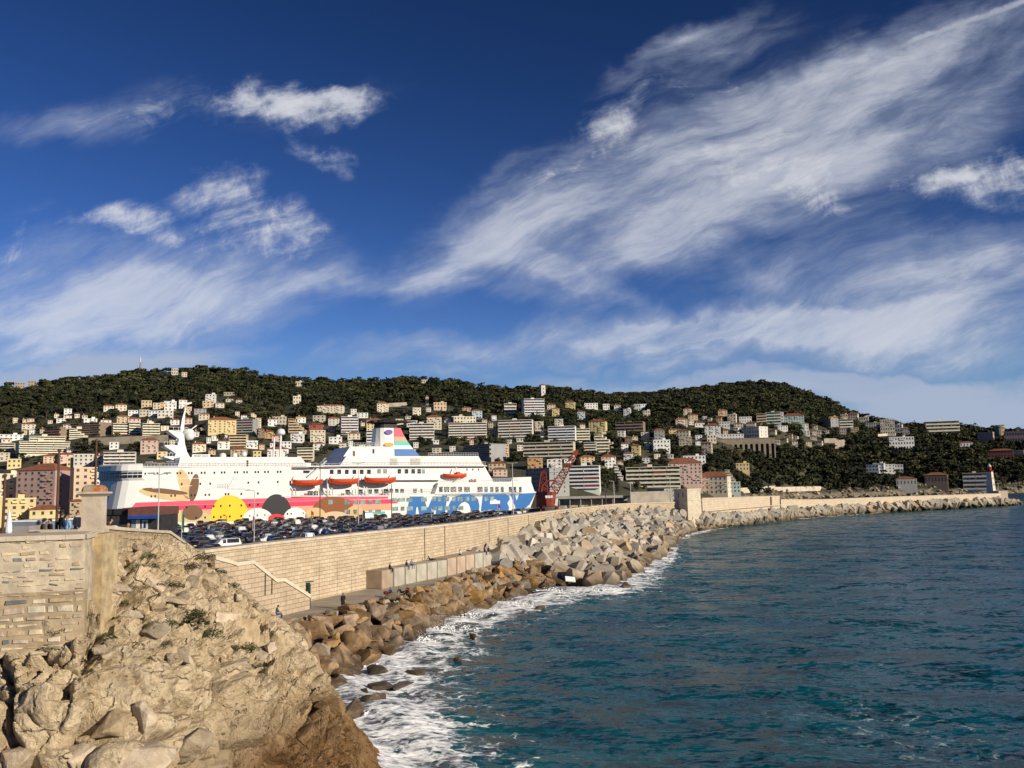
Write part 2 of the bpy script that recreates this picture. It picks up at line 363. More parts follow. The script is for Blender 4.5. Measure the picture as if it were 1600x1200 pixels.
    fs = N('ShaderNodeVectorMath', operation='SCALE'); L(fv.outputs[0], fs.inputs[0]); L(foam, fs.inputs['Scale'])
    nz = N('ShaderNodeVectorMath', operation='NORMALIZE'); L(vadd(nn, fs.outputs[0]), nz.inputs[0]); L(nz.outputs[0], b.inputs['Normal'])
    return g.m
make_sea()
# white water thrown up where the swell meets the boulders
def spray():
    g = random.Random(11); m = MB()
    for (x, y, n, sp, hh) in [(690, 985, 520, 4.6, 2.4), (655, 1003, 200, 2.6, 1.3), (735, 964, 240, 3.4, 1.6), (800, 946, 160, 3.2, 1.1), (860, 925, 220, 4.2, 1.3), (600, 1045, 60, 2.2, .8), (930, 926, 50, 3.0, .8), (573, 1120, 40, 1.5, .6)]:
        c = atZ(x, y, 0)
        for _ in range(n):
            r = abs(g.gauss(0, .5)); a = g.uniform(0, 6.28); z = hh*max(0, g.random()**1.8*(1-r*.7))
            p = c+Vector((math.cos(a)*r*sp, math.sin(a)*r*sp*.7, z+.1)); s = g.uniform(.012, .04)*(4.5 if z < .4 else 1)
            m.ball(p, s, 0, 5, 3, (1, 1, .8))
    foam_m = pmat('white_spray', (.80, .82, .82), rough=.6, var=.05)
    kind(m.build('sea_spray', foam_m, smooth=True), 'stuff')
spray()
# ------------------------------------------------------------------ masonry wall of the breakwater
def brick_mat(name, c1, c2, mort, bw, bh, var=.5, stain=.5):
    g = G(name).use(); uvn = N('ShaderNodeUVMap'); uvn.uv_map = 'UVMap'; uv_ = uvn.outputs[0]
    wv = N('ShaderNodeVectorMath', operation='MULTIPLY_ADD'); L(noise_tex(uv_, 1.6, 3).outputs['Color'], wv.inputs[0]); wv.inputs[1].default_value = (.10, .05, 0); L(uv_, wv.inputs[2])
    br = N('ShaderNodeTexBrick'); L(wv.outputs[0], br.inputs['Vector']); br.inputs['Scale'].default_value = 1.0
    br.inputs['Brick Width'].default_value = bw; br.inputs['Row Height'].default_value = bh; br.inputs['Mortar Size'].default_value = .022; br.inputs['Mortar Smooth'].default_value = .3
    br.inputs['Color1'].default_value = c1+(1,); br.inputs['Color2'].default_value = c2+(1,); br.inputs['Mortar'].default_value = mort+(1,); br.inputs['Bias'].default_value = 0
    ns = noise_tex(uv_, .35, 6, .65).outputs[0]; dr = N('ShaderNodeMapping'); L(uv_, dr.inputs[0]); dr.inputs['Scale'].default_value = (1.2, .10, 1)
    drip = noise_tex(dr.outputs[0], 1.0, 5, .6).outputs[0]
    k = M('ADD', .72, M('MULTIPLY', ns, .56)); k = M('MULTIPLY', k, M('SUBTRACT', 1.0, M('MULTIPLY', sstep(drip, .56, .8), stain)))
    c = N('ShaderNodeVectorMath', operation='SCALE'); L(br.outputs[0], c.inputs[0]); L(k, c.inputs['Scale'])
    L(c.outputs[0], g.b.inputs['Base Color']); g.b.inputs['Roughness'].default_value = .85; g.b.inputs['Specular IOR Level'].default_value = .2
    bn = N('ShaderNodeBump'); bn.inputs['Strength'].default_value = .9; bn.inputs['Distance'].default_value = .06
    L(M('ADD', M('MULTIPLY', br.outputs['Fac'], -1.0), M('MULTIPLY', noise_tex(uv_, 3.2, 6, .7).outputs[0], .7)), bn.inputs['Height']); L(bn.outputs[0], g.b.inputs['Normal'])
    return g.m
lime = (.47, .365, .235)
wall_m = brick_mat('limestone_courses', (.58, .475, .335), (.48, .375, .25), (.33, .255, .17), 1.15, .46)
stair_m = brick_mat('brown_stone_courses', (.52, .41, .29), (.44, .34, .235), (.28, .21, .145), 1.1, .5)
smooth_m = brick_mat('pale_ashlar', (.58, .48, .35), (.55, .45, .325), (.50, .41, .295), 3.2, .9, stain=.2)
cope_m = pmat('pale_coping_stone', (.58, .49, .37), rough=.85, var=.14, scale=.8, bump=.03)
def wall_along(name, pts, bottoms, thick, m, parent, seg=1.5):
    dense = []; bz = []
    for (a, b), (c, d) in zip(zip(pts, pts[1:]), zip(bottoms, bottoms[1:])):
        n = max(1, int((b-a).length/seg))
        for i in range(n): dense.append(a.lerp(b, i/n)); bz.append(c+(d-c)*i/n)
    dense.append(pts[-1]); bz.append(bottoms[-1])
    me = bpy.data.meshes.new(name); bm = bmesh.new(); uvl = bm.loops.layers.uv.new('UVMap'); s = 0; cols = []
    for i, p in enumerate(dense):
        a = dense[max(0, i-1)]; b = dense[min(len(dense)-1, i+1)]; t = (b-a); t.z = 0; t.normalize(); nrm = Vector((t.y, -t.x, 0))  # seaward
        if i: s += (p-dense[i-1]).length
        back = p-nrm*thick
        cols.append((s, [bm.verts.new((p.x, p.y, bz[i])), bm.verts.new((p.x, p.y, p.z)), bm.verts.new((back.x, back.y, p.z)), bm.verts.new((back.x, back.y, bz[i]))]))
    for (s0, A), (s1, B) in zip(cols, cols[1:]):
        for j in range(3):
            f = bm.faces.new((A[j], B[j], B[j+1], A[j+1]))
            for l in f.loops:
                ss = s0 if l.vert in A else s1; v = l.vert.co.z+(thick if l.vert in (A[2], B[2]) and j == 1 else 0)
                l[uvl].uv = (ss, v)
    for A in (cols[0], cols[-1]):
        f = bm.faces.new(A[1])
        for l in f.loops: l[uvl].uv = (l.vert.co.x+l.vert.co.y, l.vert.co.z)
    bmesh.ops.recalc_face_normals(bm, faces=bm.faces); bm.to_mesh(me); bm.free(); me.materials.append(m)
    return link(name, me, parent)
def coping_along(pts, parent, over=.18, h=.35, thick=1.4, m=None, lift=0.0):
    rings = []
    for i, p in enumerate(pts):
        a = pts[max(0, i-1)]; b = pts[min(len(pts)-1, i+1)]; t = (b-a); t.z = 0; t.normalize(); nrm = Vector((t.y, -t.x, 0))
        o = p+nrm*over; k = p-nrm*(thick+over)
        rings.append([Vector((o.x, o.y, p.z+lift)), Vector((o.x, o.y, p.z+lift+h)), Vector((k.x, k.y, p.z+lift+h)), Vector((k.x, k.y, p.z+lift))])
    return MB().loft(rings).build('coping', m or cope_m, parent)
PZ = 4.0
bw = thing('breakwater_wall', 'long curving wall of pale limestone blocks between car park and sea', 'wall')
wall_along('masonry', [p-Vector((0, 0, .3)) for p in WP], [2.0]*len(WP), 1.5, wall_m, bw)
coping_along([p-Vector((0, 0, .3)) for p in WP], bw, h=.3, thick=1.5)
# open expansion joints: dark grooves with a rim, set into the face
jm = pmat('dark_joint', (.05, .04, .03), var=.3)
for px in (662, 693, 762, 793, 824, 866, 892, 915, 933, 941, 950):
    i = next(k for k in range(len(WALL)-1) if WALL[k][0] <= px <= WALL[k+1][0]); k = (px-WALL[i][0])/(WALL[i+1][0]-WALL[i][0])
    p = WP[i].lerp(WP[i+1], k); t = (WP[i+1]-WP[i]); t.z = 0; t.normalize(); nrm = Vector((t.y, -t.x, 0)); w = .12+.0003*p.y
    Q = Matrix((t, nrm, Vector((0, 0, 1)))).transposed()
    MB().box(p+nrm*.02+Vector((0, 0, -4.0)), (w, .06, 7.3), 0, Q).build('expansion_joint', jm, bw)
# second stretch beyond the watchtower, then the low mole to the lighthouse
b2 = thing('mole_wall', 'plain pale ashlar wall running right from the square watchtower', 'wall')
wall_along('masonry', FP, [2.0, 2.0, 2.0], 2.2, smooth_m, b2, 4); coping_along(FP, b2, thick=2.2, h=.25, over=.12)
off = [(p+Vector((.5, -.6, 0))) for p in FP]
for p, q in zip(off, off[1:]): MB().loft([[Vector((a.x, a.y, 6.6)), Vector((a.x+.3, a.y-.35, 6.6)), Vector((a.x+.3, a.y-.35, 6.85)), Vector((a.x, a.y, 6.85))] for a in (p-Vector((.3, -.35, 0)), q-Vector((.3, -.35, 0)))]).build('string_course', cope_m, b2)
p = FP[1].lerp(FP[2], .80); MB().box(p+Vector((.12, -.14, -2.6)), (1.0, .5, 5.2), 0, Matrix.Rotation(R(50), 3, 'Z')).build('buttress_joint', pmat('brown_joint', (.16, .13, .10)), b2)  # upright box in one dark brown
b3 = thing('mole_parapet', 'low smooth beige sea wall leading out to the lighthouse', 'wall')
wall_along('masonry', LP, [1.5]*len(LP), 3.0, smooth_m, b3, 6); coping_along(LP, b3, thick=3.0, h=.22, over=.1)
# ------------------------------------------------------------------ promenade and stairs
EDGE_PX = [(425, 995), (480, 961), (536, 953), (600, 938), (650, 926), (700, 910), (760, 890), (800, 879), (830, 868)]
EDGE = [atZ(x, y, PZ) for x, y in EDGE_PX]
con_m = pmat('promenade_concrete', (.34, .29, .225), rough=.9, var=.22, scale=.35, bump=.02, bscale=2, detail=8)
def promenade():
    top = [Vector((p.x, p.y, PZ)) for p in (WP[0], WP[1], WP[2], WP[3], WP[4], WP[5], WP[6])]
    poly = [Vector((-30, 70, PZ))]+EDGE+list(reversed(top)); n = len(poly)
    m = MB(); m.add([(p.x, p.y, PZ) for p in poly]+[(p.x, p.y, -1) for p in poly], [tuple(range(n))]+[(i, (i+1) % n, n+(i+1) % n, n+i) for i in range(n)])
    kind(m.build('promenade', con_m))
promenade()
def wall_nrm(px):
    i = next(k for k in range(len(WALL)-1) if WALL[k][0] <= px <= WALL[k+1][0]); k = (px-WALL[i][0])/(WALL[i+1][0]-WALL[i][0])
    p = WP[i].lerp(WP[i+1], k); t = (WP[i+1]-WP[i]); t.z = 0; t.normalize(); return p, t, Vector((t.y, -t.x, 0))
def stairs():
    st = thing('stair_flight', 'brown stone stair wall with a sloping white coping against the limestone wall', 'staircase')
    # parapet profile, traced on a plane 2.6 m in front of the main wall
    a0, t, n = wall_nrm(440); prof_px = [(336, 874), (362, 881), (370, 884), (395, 880.5), (431, 909), (443, 908), (484, 934)]
    org = a0+n*4.2
    def onplane(px, py):
        d = raydir(px, py); k = (org-CAM).dot(n)/d.dot(n); return CAM+d*k
    P = [onplane(*q) for q in prof_px]; s = [(p-org).dot(t) for p in P]
    me = bpy.data.meshes.new('parapet'); bm = bmesh.new(); uvl = bm.loops.layers.uv.new('UVMap')
    poly = [(a, p.z) for a, p in zip(s, P)]+[(s[-1], PZ-.5), (s[0], PZ-.5)]
    def pt(a, z, d): q = org+t*a-n*d; return (q.x, q.y, z)
    fr = [bm.verts.new(pt(a, z, 0)) for a, z in poly]; bk = [bm.verts.new(pt(a, z, .6)) for a, z in poly]
    fs = [bm.faces.new(fr), bm.faces.new(list(reversed(bk)))]+[bm.faces.new((fr[i], bk[i], bk[(i+1) % len(fr)], fr[(i+1) % len(fr)])) for i in range(len(fr))]
    for f in bm.faces:
        for l in f.loops: l[uvl].uv = ((l.vert.co-org).dot(t), l.vert.co.z)
    bmesh.ops.recalc_face_normals(bm, faces=bm.faces); bm.to_mesh(me); bm.free(); me.materials.append(stair_m); link('parapet', me, st)
    cm = MB()
    for (a, p), (b, q2) in zip(zip(s, P), zip(s[1:], P[1:])):
        cm.loft([[Vector(pt(c, z-.02, -.15)), Vector(pt(c, z+.36, -.15)), Vector(pt(c, z+.36, .8)), Vector(pt(c, z-.02, .8))] for c, z in ((a, p.z), (b, q2.z))])
    cm.build('coping', pmat('white_coping', (.62, .54, .41), var=.1), st)
    sm = MB(); zt, ns = 10.0, 34                      # treads between parapet and wall
    for i in range(ns):
        c = s[1]+(s[-1]-s[1])*i/ns; w = (s[-1]-s[1])/ns; z = P[1].z-1.0+(PZ-P[1].z+1.0)*i/ns
        q2 = org+t*(c+w/2)-n*2.4; Q = Matrix((t, n, Vector((0, 0, 1)))).transposed()
        sm.box(Vector((q2.x, q2.y, (z+PZ-.4)/2)), (w, 3.4, max(.2, z-PZ+.4)), 0, Q)
    sm.build('treads', pmat('stair_treads', (.34, .27, .19)), st)
    for f, lab in ((.36, 0), (.45, 0)):              # slit drains in the parapet
        c = s[2]+(s[-1]-s[2])*f; q2 = org+t*c+n*.02; MB().box(Vector((q2.x, q2.y, PZ+3.6)), (.14, .06, 2.2), 0, Matrix((t, n, Vector((0, 0, 1)))).transposed()).build('slit', jm, st)
    e = org+t*(s[-1]+.5)-n*.4
    gp = thing('gate_post', 'slim dark green gate post at the foot of the stairs', 'gate post', (e.x, e.y, PZ))
    gm_ = pmat('green_iron', (.03, .06, .04), rough=.5); m = MB(); m.bb(-.12, .12, -.12, .12, 0, 2.5); m.bb(-.16, .16, -.16, .16, 2.5, 2.62); m.build('post', gm_, gp)
    m = MB(); m.bb(-.42, .10, -.06, .06, 1.9, 2.9); m.bb(-.5, .5, -.05, .05, 2.95, 3.05); m.build('sign_panel', gm_, gp)
stairs()
# ------------------------------------------------------------------ concrete seat blocks along the wall
seat_m = [pmat('cast_concrete_'+w, c, rough=.9, var=.16, scale=.5, bump=.03, bscale=2.5, objvar=.06) for w, c in (('grey', (.43, .395, .32)), ('pink', (.47, .36, .265)), ('brown', (.37, .28, .20)))]
SEATS = []
def seat_blocks():
    g = random.Random(5)
    a = atZ(596, 921, PZ); b = atZ(768, 886, PZ); n = 11; d = (b-a); L_ = d.length; d.normalize(); nr = Vector((d.y, -d.x, 0))
    for i in range(n):
        w = L_/n*.93; p = a+d*(L_*(i+.5)/n); h = 2.45 if i < 6 else 2.6; dep = 4.6+.25*g.uniform(-1, 1); k = 2 if i == 0 else (1 if 6 <= i <= 8 else 0)
        bm = bmesh.new(); bmesh.ops.create_cube(bm, size=1); bmesh.ops.scale(bm, vec=(w, dep, h), verts=bm.verts)
        bmesh.ops.bevel(bm, geom=bm.edges[:], offset=.07, segments=2, affect='EDGES')
        me = bpy.data.meshes.new('seat_block'); bm.to_mesh(me); bm.free(); me.materials.append(seat_m[k])
        o = link('concrete_block', me); c = p-nr*dep/2; o.location = (c.x, c.y, PZ+h/2); o.rotation_euler = (0, 0, math.atan2(d.y, d.x)+g.uniform(-.012, .012))
        SEATS.append((c, h, d, nr, w))
        tag(o, ('brown end concrete cube block nearest the stairs on the promenade' if i == 0 else
                ('pinkish' if k == 1 else 'grey')+' concrete cube block in the row against the limestone wall'), 'concrete block', 'concrete blocks lined up on the promenade', 600+i)
seat_blocks()
# ------------------------------------------------------------------ cliff in the foreground
CT = [  # rows from the back edge down to below the water; each entry (px, py, D)
 [(-330,968,36),(-130,965,38),(0,958,39.2),(70,952,39.6),(128,940,40.5),(160,862,45),(205,842,50),(262,842,57),(306,866,63),(350,897,63),(400,936,60.5),(440,968,58.5),(480,1022,57.3),(520,1078,56.4),(562,1140,55.6),(604,1200,54.8)],
 [(-330,1000,34.5),(-130,996,36.2),(0,990,37.4),(70,992,37.6),(135,985,38.2),(172,915,41.5),(225,895,46),(270,900,50),(310,918,53),(355,948,55),(400,983,55),(440,1012,54.5),(480,1062,54.5),(516,1110,54),(556,1165,53.5),(590,1218,53.3)],
 [(-330,1045,33.8),(-130,1042,35.4),(0,1036,36.4),(70,1038,36.6),(135,1035,37),(180,1000,38.7),(235,982,41.5),(285,985,44.5),(320,1000,47),(360,1022,49.5),(402,1050,51),(440,1082,51),(472,1122,51.5),(504,1162,51.5),(540,1208,51.5),(574,1262,51.5)],
 [(-330,1115,33.4),(-130,1110,34.6),(0,1105,35.4),(70,1100,35.6),(135,1092,36.2),(182,1072,37.6),(235,1060,39.6),(285,1068,42),(320,1085,44),(360,1105,46),(402,1128,47.6),(440,1152,48.6),(468,1184,49.2),(496,1222,49.5),(528,1266,49.6),(560,1318,49.6)],
 [(-330,1190,32.8),(-130,1185,33.8),(0,1180,34.4),(70,1172,34.7),(135,1160,35.4),(182,1140,36.6),(235,1130,38.2),(285,1140,40.4),(320,1155,42.4),(360,1172,44.4),(402,1190,46),(440,1212,47),(466,1240,47.8),(492,1276,48.2),(522,1320,48.3),(552,1376,48.3)],
 [(-330,1270,31.8),(-130,1262,32.4),(0,1255,32.8),(70,1248,33.0),(135,1235,33.6),(182,1222,34.6),(235,1215,36.2),(285,1222,38.4),(320,1236,40.4),(360,1252,42.4),(402,1270,44.2),(440,1292,45.2),(466,1320,46),(492,1356,46.4),(522,1404,46.5),(552,1460,46.5)],
 [(-330,1420,29),(-130,1410,29.5),(0,1400,29.8),(70,1390,30),(135,1380,30.5),(182,1370,31.5),(235,1365,33),(285,1370,35),(320,1385,37),(360,1400,39),(402,1420,41),(440,1440,42),(466,1470,43),(492,1500,43.5),(522,1550,43.7),(552,1600,43.7)],
 [(-330,1800,24),(-130,1780,24.5),(0,1760,25),(70,1740,25.5),(135,1720,26),(182,1700,27),(235,1700,28.5),(285,1700,30.5),(320,1710,32),(360,1720,34),(402,1730,36),(440,1740,37.5),(466,1760,38.5),(492,1790,39),(522,1840,39),(552,1900,39)]]
def cliff_mesh():
    rows = []
    for r in CT:
        pts = [np.array(atD(*p)) for p in r]
        e = pts[-1]; pts += [e+np.array((1.2, 3.5, -1.2)), e+np.array((.8, 9, -3.0)), e+np.array((-3, 18, -6))]
        rows.append(pts)
    A = np.array(rows); b = A[0]+np.array((0, 5.0, -2.0)); A = np.concatenate([b[None], A], 0)
    def up(A, axis, n):                                   # Catmull-Rom resampling along an axis
        A = np.moveaxis(A, axis, 0); m = len(A); t = np.linspace(0, m-1, n); i = np.minimum(t.astype(int), m-2); f = (t-i)[:, None, None]
        p1, p2 = A[i], A[i+1]; p0 = A[np.maximum(i-1, 0)]; p3 = A[np.minimum(i+2, m-1)]
        m1 = (p2-p0)*.5*.8; m2 = (p3-p1)*.5*.8; f2, f3 = f*f, f*f*f
        return np.moveaxis((2*f3-3*f2+1)*p1+(f3-2*f2+f)*m1+(3*f2-2*f3)*p2+(f3-f2)*m2, 0, axis)
    cracks = [([(318, 1010), (308, 1060), (312, 1100), (305, 1140), (318, 1180)], 4.5, 1.3), ([(250, 1105), (280, 1118), (310, 1112)], 3.5, .9), ([(240, 1150), (262, 1148), (300, 1140), (318, 1150)], 5, 1.2), ([(318, 1150), (350, 1168), (400, 1165), (430, 1150)], 4, .8),
        ([(118, 1155), (130, 1135), (150, 1120), (190, 1112)], 6, 1.2), ([(15, 1150), (30, 1180), (60, 1190), (110, 1185)], 8, 1.3), ([(385, 1060), (392, 1100), (415, 1130)], 2.5, .5), ([(470, 1150), (482, 1115), (500, 1100)], 4, .9), ([(218, 905), (222, 925), (226, 945)], 4, 1.2), ([(196, 862), (205, 872), (206, 885)], 5, 1.2), ([(262, 905), (268, 920)], 4, 1.0), ([(452, 1170), (500, 1178), (520, 1200)], 3.5, .7), ([(340, 1000), (352, 1012), (380, 1020)], 3.5, .8), ([(0, 1000), (14, 1080), (10, 1150)], 5, .8)]
    bulges = [(60, 1090, 95, 70, .9), (255, 1075, 55, 80, .8), (395, 1085, 70, 80, 1.0), (180, 1085, 55, 55, -.7), (165, 1130, 60, 30, -.9), (300, 1165, 60, 30, .5), (480, 1075, 35, 50, .6), (505, 1160, 50, 45, .7), (350, 965, 55, 30, .5), (210, 960, 45, 35, .6), (90, 1150, 50, 25, -.6), (200, 1185, 70, 30, .7)]
    def form(px, py):
        t = 0.0
        for pl, w, dp in cracks:
            best = 1e9
            for (ax, ay), (bx, by) in zip(pl, pl[1:]):
                ux, uy = bx-ax, by-ay; k = max(0, min(1, ((px-ax)*ux+(py-ay)*uy)/(ux*ux+uy*uy))); best = min(best, math.hypot(px-ax-ux*k, py-ay-uy*k))
            if best < w*3: t -= dp*math.exp(-(best/w)**2)
        for cx, cy, rx, ry, hh in bulges:
            q = ((px-cx)/rx)**2+((py-cy)/ry)**2
            if q < 4: t += hh*math.exp(-q*1.3)
        return t
    B = up(up(A, 0, 330), 1, 470); nv, nu = B.shape[:2]
    dx = np.gradient(B, axis=1); dy = np.gradient(B, axis=0); nr = np.cross(dx, dy); nr /= np.linalg.norm(nr, axis=2, keepdims=True)+1e-9
    if nr[nv//2, nu//2, 1] > 0: nr = -nr
    nz = np.clip((A.shape[0]-1)*np.linspace(0, 1, nv), 0, 99)
    H = np.zeros((nv, nu)); T = np.zeros((nv, nu))
    for j in range(nv):
        for i in range(nu):
            p = Vector(B[j, i]); w = mn.turbulence_vector(p*.35, 3, False, noise_basis='PERLIN_ORIGINAL')*.8
            q = p+w; up_ = max(0.0, min(1.0, 1.0-(j/nv-.36)*3.2))     # rugged karst above, smoother face below
            d, pts = mn.voronoi(Vector((q.x*.30, q.y*.30, q.z*.20))); c1 = min(1, (d[1]-d[0])*3.0)
            d2, p2 = mn.voronoi(q*.85+Vector((3, 1, 7))); c2 = min(1, (d2[1]-d2[0])*2.6)
            d3, p3 = mn.voronoi(q*2.3); c3 = min(1, (d3[1]-d3[0])*2.4)
            r = mn.ridged_multi_fractal(q*.55, .9, 2.1, 6, 1.0, 2.0)
            f = mn.fractal(q*1.7, .7, 2.0, 7)
            o1 = mn.cell(pts[0]*5.3)-.5; o2 = mn.cell(p2[0]*5.3)-.5
            h = (.75+.55*up_)*(c1**.45-.8)+(.35+.5*up_)*o1+(.03+.72*up_)*(c2**.5-.7)+(.02+.50*up_)*o2+(.12*up_)*(c3-.6)+(.10+.36*up_)*(r-1.1)*.6+(.09+.17*up_)*f+.9*mn.noise(p*.15)+.35*mn.noise(p*.45)
            hole = mn.noise(q*1.25+Vector((9, 4, 2)))
            qx, qy = proj(p+Vector((w.x, 0, w.z))*.18); h += form(qx, qy)
            if hole > .45: h -= (hole-.45)*(1.2+1.6*up_)
            H[j, i] = h; T[j, i] = c2*.5+c1*.5
    edge = np.clip((np.arange(nv)/nv-.115)*9, .25, 1)
    B = B+nr*(H*edge[:, None])[..., None]*.95
    fade = np.ones(nv)
    me = arr_mesh('cliff', B.reshape(-1, 3), grid_faces(nu, nv), cliff_mat(), smooth=True)
    try: me.set_sharp_from_angle(angle=R(38))
    except Exception: pass
    return me
def cliff_mat():
    g = G('limestone_cliff').use(); geo = N('ShaderNodeNewGeometry').outputs['Position']
    wv = N('ShaderNodeVectorMath', operation='MULTIPLY_ADD'); L(noise_tex(geo, .5, 4).outputs['Color'], wv.inputs[0]); wv.inputs[1].default_value = (1.6, 1.6, 1.6); L(geo, wv.inputs[2])
    big = noise_tex(wv.outputs[0], .16, 5, .6).outputs[0]; med = noise_tex(wv.outputs[0], .9, 7, .68).outputs[0]; fine = noise_tex(geo, 6.0, 6, .7).outputs[0]
    c = mixc(sstep(med, .30, .64), (.42, .31, .18), (.69, .56, .375))
    c = mixc(M('MULTIPLY', sstep(big, .54, .70), .65), c, (.50, .345, .165))                     # ochre weathering
    c = mixc(M('MULTIPLY', sstep(noise_tex(wv.outputs[0], .42, 6, .7).outputs[0], .56, .70), .55), c, (.36, .31, .25))   # grey patina
    sp = N('ShaderNodeSeparateXYZ'); L(wv.outputs[0], sp.inputs[0])
    g1 = M('MULTIPLY', M('SUBTRACT', 1.0, sstep(sp.outputs[2], 4.2, 7.6)), sstep(M('ADD', sp.outputs[0], M('MULTIPLY', sp.outputs[2], -.4)), -19.0, -13.5))      # rusty brown rock by the sea
    c = mixc(M('MULTIPLY', g1, .95), c, mixc(sstep(med, .35, .65), (.125, .062, .020), (.345, .175, .055)))
    g2 = M('MULTIPLY', M('SUBTRACT', 1.0, sstep(M('ADD', sp.outputs[2], M('MULTIPLY', M('SUBTRACT', big, .5), 6.0)), 5.6, 7.6)), sstep(med, .38, .56))      # dark weathering of the splash zone
    c = mixc(M('MULTIPLY', g2, .50), c, (.20, .145, .09))
    v = N('ShaderNodeTexVoronoi', feature='DISTANCE_TO_EDGE'); L(wv.outputs[0], v.inputs['Vector']); v.inputs['Scale'].default_value = .42
    crack = M('MULTIPLY', M('SUBTRACT', 1.0, sstep(v.outputs['Distance'], .0, .03)), sstep(med, .45, .6))
    pit = sstep(noise_tex(geo, 2.6, 4, .6).outputs[0], .62, .72)
    c = mixc(M('MULTIPLY', crack, .45), c, (.12, .08, .05)); c = mixc(M('MULTIPLY', pit, .35), c, (.16, .11, .065))
    k = N('ShaderNodeVectorMath', operation='SCALE'); L(c, k.inputs[0]); L(M('ADD', .74, M('MULTIPLY', fine, .52)), k.inputs['Scale'])
    L(k.outputs[0], g.b.inputs['Base Color']); g.b.inputs['Roughness'].default_value = .93; g.b.inputs['Specular IOR Level'].default_value = .12
    h = M('ADD', M('MULTIPLY', med, 1.0), M('ADD', M('MULTIPLY', fine, .22), M('ADD', M('MULTIPLY', crack, -.35), M('MULTIPLY', pit, -.35))))
    bn = N('ShaderNodeBump'); bn.inputs['Strength'].default_value = 1.0; bn.inputs['Distance'].default_value = .5
    L(h, bn.inputs['Height']); L(bn.outputs[0], g.b.inputs['Normal']); return g.m
CM = cliff_mesh(); kind(link('cliff', CM))
_v = [v.co.copy() for v in CM.vertices]; CBVH = BVHTree.FromPolygons(_v, [tuple(p.vertices) for p in CM.polygons])
def on_cliff(px, py):
    d = raydir(px, py).normalized(); h = CBVH.ray_cast(CAM, d)
    return h[0], h[1]
# ------------------------------------------------------------------ boulders
def boulder_mesh(seed, sq=(1, 1, 1), n=15, m=None, rough=.07):
    g = random.Random(seed); bm = bmesh.new()
    for _ in range(n):
        v = Vector((g.gauss(0, 1), g.gauss(0, 1), g.gauss(0, 1))).normalized()*g.uniform(.86, 1.1)
        bm.verts.new((v.x*sq[0], v.y*sq[1], v.z*sq[2]))
    r = bmesh.ops.convex_hull(bm, input=bm.verts); bmesh.ops.delete(bm, geom=[e for e in r['geom_interior'] if isinstance(e, bmesh.types.BMVert)], context='VERTS')
    bmesh.ops.dissolve_limit(bm, angle_limit=R(12), verts=bm.verts[:], edges=bm.edges[:])
    bmesh.ops.bevel(bm, geom=bm.edges[:], offset=.06, segments=2, affect='EDGES', profile=.6)
    bmesh.ops.triangulate(bm, faces=bm.faces[:]); bmesh.ops.subdivide_edges(bm, edges=[e for e in bm.edges if e.calc_length() > .32], cuts=2, use_grid_fill=True)
    bmesh.ops.remove_doubles(bm, verts=bm.verts[:], dist=.01)
    for v in bm.verts:
        k = fb(v.co, 1.7, 4, seed*3.1)*rough*1.8+mn.noise(v.co*5+Vector((seed, 0, 0)))*rough*.5
        v.co += v.co.normalized()*k
    bm.normal_update(); me = bpy.data.meshes.new('boulder'); bm.to_mesh(me); bm.free()
    if m: me.materials.append(m)
    me.polygons.foreach_set('use_smooth', [True]*len(me.polygons))
    try: me.set_sharp_from_angle(angle=R(22))
    except Exception: pass
    return me
def rock_mat(name, ca, cb, wet=True):
    g = G(name).use(); tc = N('ShaderNodeTexCoord').outputs['Object']; geo = N('ShaderNodeNewGeometry').outputs['Position']; oi = N('ShaderNodeObjectInfo').outputs['Random']
    ov = N('ShaderNodeVectorMath', operation='ADD'); L(tc, ov.inputs[0]); L(comb(M('MULTIPLY', oi, 40), 0, 0), ov.inputs[1])
    n = noise_tex(ov.outputs[0], 1.6, 7, .66).outputs[0]; c = mixc(sstep(n, .33, .67), ca, cb)
    h = N('ShaderNodeHueSaturation'); L(c, h.inputs['Color']); L(M('ADD', .62, M('MULTIPLY', oi, .75)), h.inputs['Value']); L(M('ADD', .85, M('MULTIPLY', M('FRACT', M('MULTIPLY', oi, 5.7)), .35)), h.inputs['Saturation'])
    c = h.outputs[0]; rg = .88
    if wet:                                   # algae and wet rock along the tide line
        sp = N('ShaderNodeSeparateXYZ'); L(geo, sp.inputs[0]); wl = M('SUBTRACT', 1.0, sstep(M('ADD', sp.outputs[2], M('MULTIPLY', M('SUBTRACT', noise_tex(geo, .6, 4).outputs[0], .5), 2.2)), .5, 1.9))
        c = mixc(M('MULTIPLY', wl, .72), c, (.040, .028, .016)); L(M('SUBTRACT', .88, M('MULTIPLY', wl, .5)), g.b.inputs['Roughness'])
    L(c, g.b.inputs['Base Color']); g.b.inputs['Specular IOR Level'].default_value = .25
    if not wet: g.b.inputs['Roughness'].default_value = rg
    bn = N('ShaderNodeBump'); bn.inputs['Strength'].default_value = .9; bn.inputs['Distance'].default_value = .14
    L(noise_tex(ov.outputs[0], 3.2, 8, .7).outputs[0], bn.inputs['Height']); L(bn.outputs[0], g.b.inputs['Normal']); return g.m
rk_m = [rock_mat('brown_boulder', (.15, .098, .056), (.34, .235, .142)), rock_mat('ochre_boulder', (.19, .115, .052), (.37, .245, .13)), rock_mat('grey_boulder', (.17, .135, .10), (.33, .27, .20))]
RKN = ['brown', 'ochre', 'greyish']
BM_ = [[boulder_mesh(10+i, random.Random(i).choice([(1, .8, .7), (1.1, .75, .8), (.9, .9, .8), (1.25, .8, .62)]), 11+i % 5, m) for i in range(9)] for m in rk_m]
